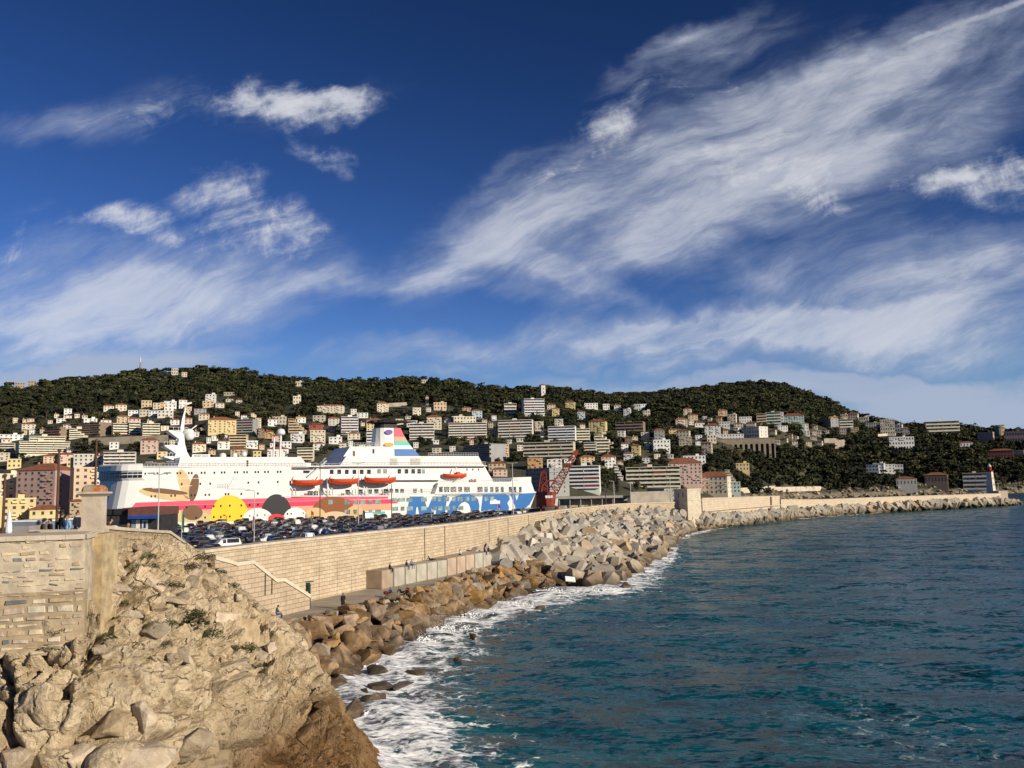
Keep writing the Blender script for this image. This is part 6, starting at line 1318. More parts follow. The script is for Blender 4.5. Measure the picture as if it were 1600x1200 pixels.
def flags():
    for px, yb, yt, D, cols, lab in ((284, 822, 798, 150, [(.02, .25, .08), (.02, .25, .08)], 'limp green flag on a pole at the tan hull shapes'), (486, 812, 798, 255, [(.6, .04, .03), (.75, .45, .03)], 'small red and yellow flag below the russet dome'), (674, 806, 795, 275, [(.75, .75, .75), (.04, .12, .4)], 'small white and blue flag below the first blue letter'), (778, 801, 788, 290, [(.45, .04, .04), (.5, .5, .5)], 'small red flag below the last blue letters'), (395, 822, 806, 200, [(.5, .04, .05), (.7, .7, .7)], 'small red and white flag beside the yellow disc'), (567, 812, 797, 262, [(.02, .10, .04), (.03, .03, .03)], 'small dark flag left of the turquoise stripe')):
        b = atD(px, yb, D); b.z = QZ; zt = atD(px, yt, D).z-QZ; t = thing('flagpole', lab, 'flag', b); MB().bar((0, 0, 0), (0, 0, zt+.3), .06, 6).build('pole', MATS['pale_grey_metal'], t)
        w = D*.0035; h = (zt)*.42; m = MB(); nseg = 6
        for j in range(2):
            z1 = zt-h*j/2; z0 = zt-h*(j+1)/2; rings = [[Vector((i/nseg*w*.8, .12*math.sin(i*1.7), z-.25*i/nseg*h)) for z in (z0, z1)] for i in range(nseg+1)]
            vs = [p for r in rings for p in r]; m.add(vs+[v+Vector((0, .03, 0)) for v in vs], [(2*i, 2*i+2, 2*i+3, 2*i+1) for i in range(nseg)]+[(2*(nseg+1)+2*i, 2*(nseg+1)+2*i+1, 2*(nseg+1)+2*i+3, 2*(nseg+1)+2*i+2) for i in range(nseg)], j)
        m.build('cloth', [cloth('flag_%02d%02d' % (int(c[0]*99), int(c[2]*99)), c) for c in cols], t)
flags()
def lighthouse_tower():
    D = 528; s = D/FPX; c = atD(1549, 769, D); zb = c.z; t = thing('lighthouse', 'slim tapering cream lighthouse with red lantern at the end of the mole', 'lighthouse', (c.x, c.y, zb), R(-50))
    H = atD(1549, 736, D).z-zb; wm = pmat('lighthouse_white', (.66, .59, .48), rough=.6, var=.06, scale=.3); rd = pmat('lantern_red', (.30, .02, .02), rough=.5)
    MB().loft([[Vector((x*k, y*k, z)) for x, y in ((-1, -1), (1, -1), (1, 1), (-1, 1))] for k, z in ((5.2*s, -.5), (4.9*s, H*.1), (3.4*s, H))]).build('tower', wm, t)
    m = MB(); m.loft([[Vector((x*k, y*k, z)) for x, y in ((-1, -1), (1, -1), (1, 1), (-1, 1))] for k, z in ((3.4*s, H-.5), (4.0*s, H), (4.0*s, H+.4))]); m.build('gallery', rd, t)
    MB().lathe((0, 0, H+.5), [(2.8*s, 0), (2.8*s, 1.9), (3.1*s, 2.0)], 12).build('lantern', rd, t); MB().lathe((0, 0, H+2.5), [(3.0*s, 0), (2.6*s, .6), (1.6*s, 1.2), (.4*s, 1.5), (.2*s, 2.2)], 12).build('dome', wm, t, True)
    for k in (.3, .6): MB().bb(3.6*s, 5.0*s*(1-k*.33)+.05, -.4, .4, H*k, H*k+1.3).build('window', glass, t)
    a, b = atD(1553, 768, D-4), atD(1567, 768, D-4); o = MB().bb(a.x, b.x, D-9, D+2, 2, a.z+.4).build('lighthouse_plinth', smooth_m); tag(o, 'square beige block ending the mole right of the lighthouse', 'plinth')
    p = atD(1560, 766, D-2); m = MB(); m.bar((0, 0, 0), (0, 0, 5), .12, 6); m.bar((-.8, 0, 4), (.8, 0, 4), .1, 5); m.bar((-.6, 0, 0), (0, 0, 3), .08, 5); o = m.build('signal_mast', MATS['pale_grey_metal'], None, False, (p.x, p.y, a.z+.4)); tag(o, 'thin grey signal mast beside the lighthouse', 'mast')
lighthouse_tower()
def watchtower():
    D = 323; s = D/FPX; c = atD(1075, 800, D); t = thing('watchtower', 'square pale stone watchtower with slit windows on the breakwater', 'tower', (c.x, c.y, 0), R(-56))
    z = lambda y: atD(1075, y, D).z; h = 14.2*s
    MB().loft([[Vector((x*k, y*k, zz)) for x, y in ((-1, -1), (1, -1), (1, 1), (-1, 1))] for k, zz in ((h*1.03, 1), (h*1.03, z(781)), (h, z(780.5)), (h, z(765)))]).build('walls', cope_m, t)
    MB().bb(-h*1.06, h*1.06, -h*1.06, h*1.06, z(765.4), z(763.6)).build('cornice', MATS['white_coping'], t); MB().bb(-h*1.07, h*1.07, -h*1.07, h*1.07, z(782), z(780.8)).build('string_course', cope_m, t)
    for k in (-.3, .35):
        MB().bb(h*k-.22, h*k+.22, -h-.06, -h+.1, z(777), z(769)).build('slit_window', glass, t)
    MB().bb(-h-.06, -h+.1, -.5, .5, z(777), z(769)).build('slit_window', glass, t)
watchtower()
# ------------------------------------------------------------------ the hill across the harbour
RIDGE = [(-250, 622), (-100, 614), (0, 611), (60, 603), (110, 598), (160, 594), (220, 587), (280, 585), (330, 581), (380, 585), (400, 591), (440, 597), (480, 597), (520, 601), (560, 601), (600, 599), (650, 597), (700, 601), (750, 609), (800, 613), (840, 611), (860, 613), (900, 617), (950, 622), (1000, 623), (1040, 619), (1080, 615), (1110, 611), (1140, 607), (1170, 604), (1200, 604), (1230, 609), (1260, 619), (1290, 631), (1310, 641), (1330, 651), (1360, 661), (1400, 669), (1440, 671), (1500, 674), (1560, 678), (1600, 679), (1700, 684), (1900, 690)]
D1T = [(-250, 1150), (300, 1250), (900, 1250), (1180, 1300), (1300, 1250), (1400, 1150), (1900, 1150)]
D0T = [(-250, 425), (0, 430), (160, 430), (400, 440), (640, 480), (840, 500), (960, 560), (1040, 610), (1110, 660), (1190, 760), (1260, 862), (1400, 892), (1600, 902), (1900, 940)]
def ip(tab, x): return float(np.interp(x, [a for a, b in tab], [b for a, b in tab]))
_ax, _az = [], []
for x in range(-250, 1901, 10):
    d = raydir(x, ip(RIDGE, x)); _ax.append(d.x/d.y); _az.append((d.z/d.y)*ip(D1T, x)+CAMZ)
_ax = np.array(_ax); _az = np.array(_az); _xs = np.arange(-250, 1901, 10.0)
def tpar(a):
    x = float(np.interp(a, _ax, _xs)); return ip(D0T, x), ip(D1T, x), float(np.interp(a, _ax, _az)), x
def tz(X, Y):
    D0, D1, z1, x = tpar(X/Y); z0 = 4.5 if x < 1120 else max(1.0, 4.5-(x-1120)*.03)
    t = (Y-D0)/(D1-D0)
    if t < 0: return z0 if x < 1090 else max(-3.0, z0+(Y-D0)*.25)
    if t > 1: return z1-(Y-D1)*.28
    k = t**(.92 if x < 1150 else .92-.25*min(1, (x-1150)/250))
    return z0+(z1-z0)*k+2.2*mn.noise(Vector((X*.012, Y*.012, 3)))*min(1, t*6)*min(1, (1-t)*5)
def on_hill(px, py):
    d = raydir(px, py); a = d.x/d.y; D0, D1, z1, x = tpar(a); g_ = d.z/d.y; prev = D0-30
    lo, hi = D0*.9, D1
    for i in range(90):
        Y = lo+(hi-lo)*i/89
        if CAMZ+g_*Y <= tz(a*Y, Y):
            return Vector((a*Y, Y, tz(a*Y, Y)))
    return Vector((a*D1, D1, tz(a*D1, D1)))
def hill():
    A = np.linspace(-.80, .78, 300); T_ = np.concatenate([[-.10, -.03, 0], np.linspace(.01, 1, 110), [1.05, 1.2, 1.5]]); V = []
    for t in T_:
        for a in A:
            D0, D1, z1, x = tpar(a); Y = D0+(D1-D0)*t; V.append((a*Y, Y, tz(a*Y, Y)))
    g = G('hillside').use(); geo = N('ShaderNodeNewGeometry').outputs['Position']
    n = noise_tex(geo, .03, 7, .65).outputs[0]; c = mixc(sstep(n, .35, .65), (.030, .036, .018), (.085, .078, .042))
    sp = N('ShaderNodeSeparateXYZ'); L(geo, sp.inputs[0]); rock = M('SUBTRACT', 1.0, sstep(M('ADD', sp.outputs[2], M('MULTIPLY', M('SUBTRACT', noise_tex(geo, .06, 6, .7).outputs[0], .5), 14)), 2.0, 6.5))
    c = mixc(rock, c, mixc(noise_tex(geo, .3, 6, .7).outputs[0], (.10, .085, .06), (.33, .28, .20)))
    L(c, g.b.inputs['Base Color']); g.b.inputs['Roughness'].default_value = .95
    bn = N('ShaderNodeBump'); bn.inputs['Distance'].default_value = 2.0; L(noise_tex(geo, .2, 7, .7).outputs[0], bn.inputs['Height']); L(bn.outputs[0], g.b.inputs['Normal'])
    kind(link('hill', arr_mesh('hill', V, grid_faces(len(A), len(T_)), g.m, smooth=True)))
    # flat harbour quay at the foot, left of the harbour mouth
    pts = [Vector((a*Y, Y, 4.3)) for a, Y in ((-.78, 330), (-.58, 335), (-.46, 345), (-.30, 395), (-.12, 445), (.02, 425), (.12, 440), (.19, 500), (.22, 640), (-.78, 480))]
    n = len(pts); m = MB(); m.add(pts+[Vector((p.x, p.y, -1)) for p in pts], [tuple(range(n))]+[(i, (i+1) % n, n+(i+1) % n, n+i) for i in range(n)]); kind(m.build('harbour_quay', asph))
hill()
# ------------------------------------------------------------------ buildings
WC = dict(white=(.74, .72, .67), cream=(.68, .60, .45), pale=(.62, .58, .51), tan=(.56, .44, .28), beige=(.55, .48, .37), yellow=(.66, .53, .27), pink=(.60, .43, .36), peach=(.62, .46, .31), grey=(.30, .30, .29), brown=(.24, .18, .13), red=(.36, .11, .07), blue=(.45, .54, .58), mauve=(.43, .29, .25), orange=(.58, .36, .16), mint=(.50, .58, .52), stone=(.33, .28, .21))  # grey, brown and mauve also hold the shade of walls turned from the sun
def wall_mat(c): return pmat('plaster_'+c, WC[c], rough=.9, var=.10, scale=.12, objvar=.05)
roof_m = pmat('terracotta_tiles', (.27, .10, .055), rough=.9, var=.25, scale=.5, objvar=.15); flat_m = pmat('flat_roof', (.34, .32, .29), rough=.95, var=.15, scale=.2)
bal_m = {c: pmat('balcony_'+c, tuple(min(.74, v*1.15) for v in WC[c]), rough=.8, var=.06, scale=.3) for c in WC}; recess_m = pmat('recess_shade_tone', (.24, .205, .165), rough=.9, var=.4, scale=.3); awn_m = pmat('red_awning', (.45, .06, .035)); shut_m = pmat('grey_green_shutter', (.16, .20, .18))
WINC = {}
def win_mesh(w, h):
    k = (round(w*5)/5, round(h*5)/5)
    if k not in WINC:
        w, h = k; m = MB(); m.bb(-w/2, w/2, -.06, .10, 0, h); m.bb(-w/2-.12, w/2+.12, -.10, .02, -.14, 0, 1); WINC[k] = m.mesh('window', [pmat('window_pane', (.05, .055, .06), rough=.2, var=.5, scale=.4, spec=.6), pmat('window_sill', (.5, .46, .4))])
    return WINC[k]
BLD = []                                       # (x0,x1,y0,y1,D) pixel boxes, used to keep trees from hiding facades
def building(x0, x1, y0, y1, style, c, fl, yaw=0.0, D=None, lab=None, zone=None):
    xc = (x0+x1)/2; b = on_hill(xc, y1) if D is None else atD(xc, y1, D); D = b.y; s = D/FPX
    w = max(2.5, (x1-x0)*s); h = max(2.5, (y1-y0)*s); ry = -math.atan2(b.x, b.y)+R(yaw); dep = min(14, max(6, w*.7)); g = random.Random(int(x0*7+y0*3))
    if abs(yaw) > 15 and style != 'a': w *= .78; dep = w*.8
    t = thing('apartment_block' if style in 'as' else 'house', '', 'apartment building' if style in 'as' else 'house', b, ry, 'buildings on the hill', xc)
    BLD.append((x0, x1, y0, y1, D)); m = wall_mat(c); fh = h/fl; body = MB()
    def windows(n, wz, hz, zoff, side=0, rows=None):
        for f in range(fl) if rows is None else rows:
            for i in range(n):
                x = -w/2+w*(i+.5)/n; o = link('window', win_mesh(wz, hz), t)
                if side == 0 and fl >= 3 and f and g.random() < .30: bb_ = MB(); bb_.bb(x-wz*.9, x+wz*.9, -dep/2-.9, -dep/2, fh*f+zoff-.25, fh*f+zoff-.1); bb_.bb(x-wz*.9, x+wz*.9, -dep/2-.9, -dep/2-.84, fh*f+zoff-.1, fh*f+zoff+.75); bb_.build('balcony', bal_m[c], t)
                if side == 0: o.location = (x, -dep/2-.02, fh*f+zoff)
                else: o.location = (w/2+.02, -dep/2+dep*(i+.5)/n, fh*f+zoff); o.rotation_euler = (0, 0, math.pi/2)
    if style == 'v':                           # house with a hipped tile roof
        rh = min(h*.22, w*.16)+.25; hb = h-rh*.8; fh = hb/fl; body.bb(-w/2, w/2, -dep/2, dep/2, -9, hb); body.build('walls', m, t)
        e = .45; rm = MB(); z = hb; rx = max(.3, w/2-dep*.42); rm.loft([[Vector((x, y, zz)) for x, y in ((-a, -d), (a, -d), (a, d), (-a, d))] for a, d, zz in ((w/2+e, dep/2+e, z), (w/2+e, dep/2+e, z+.18), (rx*.9, .12, z+rh))]); rf = rm.build('roof', roof_m, t)
        if g.random() < .6: MB().bb(-w*.25-.3, -w*.25+.3, -.3, .3, z, z+rh+.5).build('chimney', m, rf)
        n = max(2, min(8, round(w/3.2))); windows(n, min(1.0, w/n*.34), fh*.44, fh*.3); windows(2, .8, fh*.44, fh*.3, 1)
    elif style == 'b':                         # flat roofed block with a parapet
        body.bb(-w/2, w/2, -dep/2, dep/2, -9, h-.5); body.build('walls', m, t); MB().bb(-w/2-.15, w/2+.15, -dep/2-.15, dep/2+.15, h-.5, h).build('roof', bal_m[c], t)
        n = max(2, min(9, round(w/3.0))); windows(n, min(1.2, w/n*.38), fh*.44, fh*.3); windows(2, .9, fh*.44, fh*.3, 1)
        if g.random() < .5 and w > 8: MB().bb(w*.1, w*.1+2.6, -1, 1.5, h, h+1.6).build('roof_hut', m, t)
    else:                                      # 'a' apartments with full-width balconies, 's' stepped terraces
        for f in range(fl):
            k = (1-.75*f/fl) if style == 's' else 1.0; x0_, x1_ = (-w/2, -w/2+w*k) if style == 's' else (-w/2, w/2); nb = max(1, min(4, round((x1_-x0_)/9)))
            body.bb(x0_, x1_, -dep/2, dep/2, fh*f-(9 if f == 0 else 0), fh*(f+1))
            o = MB().bb(x0_+.2, x1_-.2, -dep/2-.05, -dep/2+.1, fh*f+.25, fh*(f+1)-.35).build('recess_band', recess_m, t)  # flat band; the shade of the balcony recess is in its colour
            for i in range(max(2, min(8, round((x1_-x0_)/3.4)))):
                n = max(2, min(8, round((x1_-x0_)/3.4))); wo = link('window', win_mesh((x1_-x0_)/n*.42, fh*.5), t, (x0_+(x1_-x0_)*(i+.5)/n+g.uniform(-.3, .3), -dep/2-.08, fh*f+.3))
            for i in range(nb):
                a = x0_+(x1_-x0_)*(i/nb)+.12; e = x0_+(x1_-x0_)*((i+1)/nb)-.12; bm_ = MB(); bm_.bb(a, e, -dep/2-1.5, -dep/2, fh*f-.02, fh*f+.2); bm_.bb(a, e, -dep/2-1.5, -dep/2-1.36, fh*f+.2, fh*f+fh*.42)
                bm_.build('balcony', bal_m[c], t)
                if g.random() < .07: MB().loft([[Vector((a+.3, -dep/2-1.7, fh*f+fh*.62)), Vector((a+.3, -dep/2, fh*f+fh*.95)), Vector((a+.3, -dep/2, fh*f+fh*.9))], [Vector((e-.3, -dep/2-1.7, fh*f+fh*.62)), Vector((e-.3, -dep/2, fh*f+fh*.95)), Vector((e-.3, -dep/2, fh*f+fh*.9))]]).build('awning', awn_m, t)
            for x in np.linspace(x0_, x1_, nb+1): MB().bb(x-.1, x+.1, -dep/2-1.4, -dep/2, fh*f+.2, fh*(f+1)-.02).build('balcony_divider', bal_m[c], t) if f % 2 == 0 else None
        body.build('walls', m, t); MB().bb(-w/2-.2, w/2+.2 if style == 'a' else -w/2+w*.3, -dep/2-1.5, dep/2+.2, h, h+.35).build('roof', bal_m[c], t)
        if w > 12: MB().bb(-w*.1, -w*.1+3.5, -1, 2, h+.35, h+2.1).build('roof_hut', m, t)
    fn = ['', 'single-storey', 'two-storey', 'three-storey', 'four-storey', 'five-storey', 'six-storey', 'seven-storey'][min(7, fl)]
    kd = {'v': 'red-roofed house', 'b': 'flat-roofed house', 'a': 'balconied apartment block', 's': 'stepped terrace block'}[style]
    zx = ('left of the brown mast' if xc < 150 else 'above the ferry bow' if xc < 270 else 'right of the ferry mast' if xc < 365 else 'above the ferry midships' if xc < 450 else 'above the lifeboats' if xc < 545 else 'around the ferry funnel' if xc < 665 else 'above the ferry stern deck' if xc < 775 else 'above the red crane' if xc < 885 else 'right of the crane jib' if xc < 960 else 'left of the watchtower' if xc < 1050 else 'above the watchtower' if xc < 1115 else 'by the arcade' if xc < 1215 else 'right of the arcade' if xc < 1345 else 'on the cape' if xc < 1480 else 'above the lighthouse')
    zy = 'high' if y1 < ip(RIDGE, xc)+62 else ('low' if y1 > ip(RIDGE, xc)+105 else 'midway')
    t['label'] = lab or f'{c} {fn} {kd} {zy} {zx}'
    return t
glass_w = pmat('window_pane', (.05, .055, .06), rough=.2, var=.5, scale=.4, spec=.6)
BT = '''36 55 663 672 v cream 2|0 33 680 688 b white 2|2 16 686 693 v pale 1|0 22 694 709 a beige 4 -10|45 95 686 700 a cream 4 10|31 101 695 712 a cream 5 10|0 14 709 721 b beige 3|75 110 673 688 a brown 4 -50|109 135 673 686 s cream 4|100 116 665 673 v pale 2|115 176 665 682 a brown 5 -48|176 200 664 680 a cream 4 8|201 217 664 680 a cream 4 8|222 247 664 680 a cream 4 8|131 150 656 665 b white 2|158 173 656 665 v white 2|182 200 651 664 v tan 3|172 185 694 704 b white 2
12 31 721 735 b yellow 2|105 117 718 732 b yellow 2|91 116 709 724 v pink 3|68 88 712 726 v peach 3|117 145 712 730 b pale 3|151 166 714 729 v cream 2|165 210 710 730 a pale 4|150 173 742 762 b white 3
162 177 634 643 v cream 2|181 197 631 642 v cream 2|221 236 627 638 b tan 2|239 250 630 639 b beige 2|250 258 629 637 b orange 2|257 275 629 644 b white 3|279 291 624 638 v white 3|201 215 643 651 b white 2|218 232 642 652 b beige 2|233 247 643 651 b white 2|247 270 644 654 b pale 2|287 298 636 648 b peach 3|322 337 617 630 b white 3|317 334 629 638 b tan 2|337 350 630 638 v pale 2|303 321 641 648 b grey 2|310 326 648 658 v beige 2|200 218 653 663 v pink 2|267 280 655 664 v white 2|287 299 654 664 v pink 2|221 246 689 712 v pink 4|300 320 694 708 v cream 3|245 260 708 718 b yellow 2
366 400 658 678 a grey 5 -20|398 407 653 669 v cream 4|418 432 656 668 v white 2|427 447 652 663 b beige 2|452 478 657 678 s tan 5|464 477 651 661 v white 2|497 537 634 646 v cream 3|490 508 650 659 b beige 2|513 530 652 665 v pale 3|484 505 664 675 v red 3|455 475 679 692 b white 3|485 508 675 693 b cream 4|490 507 693 705 v white 2|514 534 684 694 b white 2|533 559 655 680 a white 6|360 386 684 701 a tan 4|384 402 693 704 b white 3|402 412 672 686 v brown 3|414 427 675 687 v orange 3|425 440 682 692 v pink 2|466 490 702 720 a cream 4|418 450 702 718 v white 3|362 385 702 718 v tan 3|395 407 708 720 b yellow 2|530 541 693 707 v cream 3|438 455 691 701 b white 2|340 358 690 704 v white 3
588 606 630 646 v cream 4|644 657 638 651 b cream 3|677 697 630 641 b peach 2|540 558 653 678 a white 6|573 595 674 692 a white 4|640 678 666 688 a pale 5|701 760 663 686 a pale 6|707 742 652 663 b cream 2|543 562 678 689 v cream 2|558 575 646 653 b white 2|707 725 651 662 b cream 2|636 652 658 667 b white 2
787 806 632 647 a pale 3|817 849 625 649 a white 6|855 868 632 641 v cream 2|863 874 637 651 v yellow 3|884 899 627 641 v yellow 3|737 753 640 654 v blue 3|723 736 637 643 v tan 1|780 833 658 684 a pale 6|836 849 661 675 b cream 3|727 790 698 718 a grey 6 -50|785 795 697 716 b peach 5|820 898 694 716 a beige 4|858 900 668 693 a white 6|899 921 672 693 a cream 5|867 880 657 668 b pale 3|825 848 720 737 b orange 3|855 878 718 734 b white 3|764 790 724 737 v tan 2|770 792 734 746 v pink 2
912 933 631 639 b white 2|942 952 632 641 b white 2|960 970 633 642 v white 2|902 914 643 657 v blue 3|922 948 656 681 v yellow 6|964 1007 662 676 a brown 3|975 986 640 653 b white 3|991 1002 632 643 b white 2|1000 1010 633 641 b white 2|1005 1016 643 652 b cream 2|966 977 675 683 b white 2|977 988 682 692 v brown 2|988 996 682 688 v cream 1|930 958 681 698 s cream 4|913 932 693 709 a pale 4|932 952 690 709 a cream 4|970 981 694 709 v white 3|988 1001 697 716 v yellow 4|975 989 707 720 v white 3|906 928 712 725 v tan 3|939 962 712 727 v pink 3|1002 1015 677 686 b cream 2|1008 1015 693 703 b white 2|1020 1046 688 706 b white 3|1045 1061 670 678 v yellow 2|1056 1074 653 666 v cream 3|1058 1078 672 684 v beige 2|1060 1080 684 697 b stone 3|944 961 720 730 b white 2|959 973 728 750 s pale 5|1022 1038 672 690 v grey 3
1068 1081 638 649 v cream 3|1075 1090 648 657 v peach 2|1122 1136 640 650 v peach 3|1120 1128 653 661 v orange 2|1138 1151 649 663 b cream 3|1102 1126 663 681 v white 4|1124 1140 660 669 b white 2|1147 1161 661 669 v beige 2|1155 1174 652 661 b white 2|1167 1181 659 669 v beige 3|1183 1198 648 665 a tan 4|1098 1113 693 713 v beige 4|1105 1119 681 692 b cream 2|1067 1101 714 727 b white 2|1150 1170 725 737 b yellow 2|1134 1152 736 758 s cream 6|1085 1100 661 668 v white 1|1126 1161 680 689 b white 2|1215 1230 667 674 b white 2
1295 1308 652 661 b orange 2|1284 1310 655 669 b grey 3 -45|1312 1332 656 673 a pale 4|1314 1325 648 657 b peach 2|1327 1341 645 659 v cream 3|1343 1357 652 663 b cream 2|1352 1376 661 669 b pale 2|1377 1398 656 680 b cream 4|1393 1410 664 676 b white 2|1410 1421 668 680 v grey 2|1448 1496 659 680 a cream 4|1390 1426 684 704 b white 3|1355 1374 728 738 b white 2|1366 1382 725 739 b white 3|1383 1398 727 740 b white 3|1399 1411 728 739 b white 2|1400 1430 750 764 v grey 1|1448 1480 740 757 v brown 1|1508 1542 742 767 a pale 4|1548 1582 703 716 v red 2|1255 1263 662 673 v pale 2|1530 1552 676 692 b mauve 2|1572 1602 674 692 b mauve 2|1575 1600 704 712 b beige 2|1500 1518 690 698 v white 1|1330 1342 668 678 b tan 3|1612 1640 690 705 v pink 2|1312 1322 671 679 b pink 2'''
for ln in BT.replace('\n', '|').split('|'):
    p = ln.split(); building(*[float(v) for v in p[:4]], p[4], p[5], int(p[6]), float(p[7]) if len(p) > 7 else g_yaw if (g_yaw := random.Random(ln).uniform(-10, 12)) else 0)
# smaller houses glimpsed between the listed ones
def fillers():
    g = random.Random(123); n = 0; tries = 0
    while n < 92 and tries < 5000:
        tries += 1; px = g.uniform(20, 1330); rg = ip(RIDGE, px); w = g.uniform(6, 12); h = g.uniform(5, 8.5)
        y1 = g.uniform(max(rg+44, 646 if px < 260 else rg+44), 712 if px < 820 else (745 if px < 1060 else 700))
        if any(px+w/2+1 > a and px-w/2-1 < b and y1+1 > c and y1-h-1 < d for a, b, c, d, _ in BLD): continue
        st, cl = g.choice((('v', 'cream'), ('v', 'white'), ('b', 'white'), ('b', 'cream'), ('b', 'pale'), ('v', 'beige'), ('v', 'peach'), ('b', 'white'))); building(px-w/2, px+w/2, y1-h, y1, st, cl, 2 if h > 5.8 else 1, g.uniform(-14, 14)); n += 1
# individually described ones
building(324, 366, 654, 679, 'v', 'yellow', 5, 8, lab='big yellow five-storey house with orange roof and tall dark window columns')
building(573, 597, 655, 675, 'v', 'yellow', 4, 0, lab='ochre yellow four-storey house left of the black funnel top')
building(667, 690, 650, 671, 'v', 'cream', 4, 0, lab='cream mansion with a steep roof right of the funnel')
building(890, 938, 733, 767, 'a', 'white', 6, -4, lab='white six-storey apartment block with red awnings behind the crane jib')
building(980, 1062, 733, 764, 'a', 'cream', 5, 0, lab='wide cream apartment block with long curved balconies left of the pink building')
building(1045, 1096, 720, 760, 'v', 'pink', 6, 4, lab='tall salmon pink building with red roof above the watchtower')
building(1092, 1140, 741, 774, 'v', 'cream', 4, -12, lab='large cream harbourside villa with many windows right of the watchtower')
building(1130, 1157, 757, 774, 'b', 'mint', 3, 0, lab='low glassy pale green building at the harbour mouth')
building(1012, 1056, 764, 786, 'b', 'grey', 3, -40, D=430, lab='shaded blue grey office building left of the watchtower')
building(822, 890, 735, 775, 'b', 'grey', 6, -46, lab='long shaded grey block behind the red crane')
building(1197, 1220, 646, 664, 'a', 'mint', 4, 0, lab='left wing of the white green hotel with balconies'); building(1216, 1225, 644, 664, 'b', 'white', 4, 0, lab='narrow white stair tower in the middle of the hillside hotel'); building(1224, 1256, 647, 665, 'v', 'mint', 4, 0, lab='right wing of the pale hotel under a long red roof')
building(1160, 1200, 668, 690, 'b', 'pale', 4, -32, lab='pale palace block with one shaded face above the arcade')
# waterfront blocks on the left
building(30, 115, 727, 800, 'v', 'mauve', 7, -38, D=412, lab='large pink apartment building painted shade-dark with red roof left of the pillar'); building(112, 145, 731, 800, 'b', 'peach', 7, 14, D=404, lab='end wing painted sunlit orange beside the large pink building')  # one building: shade put into the mauve front, sunlight into the peach wing
building(-12, 31, 741, 800, 'b', 'cream', 6, 0, D=418, lab='cream apartment building at the far left behind the yellow house'); building(-10, 48, 779, 818, 'b', 'yellow', 4, 6, D=386, lab='pale yellow waterfront house with balconies at far left'); building(48, 95, 791, 818, 'v', 'yellow', 2, 4, D=384, lab='low yellow waterfront house with red tiled roof'); building(109, 130, 781, 815, 'v', 'tan', 3, -20, D=380, lab='ochre house with tall shutters just left of the pillar')
building(-60, -12, 735, 815, 'v', 'pink', 6, 0, D=400, lab='pink waterfront building beyond the left edge')
def special_first(): pass
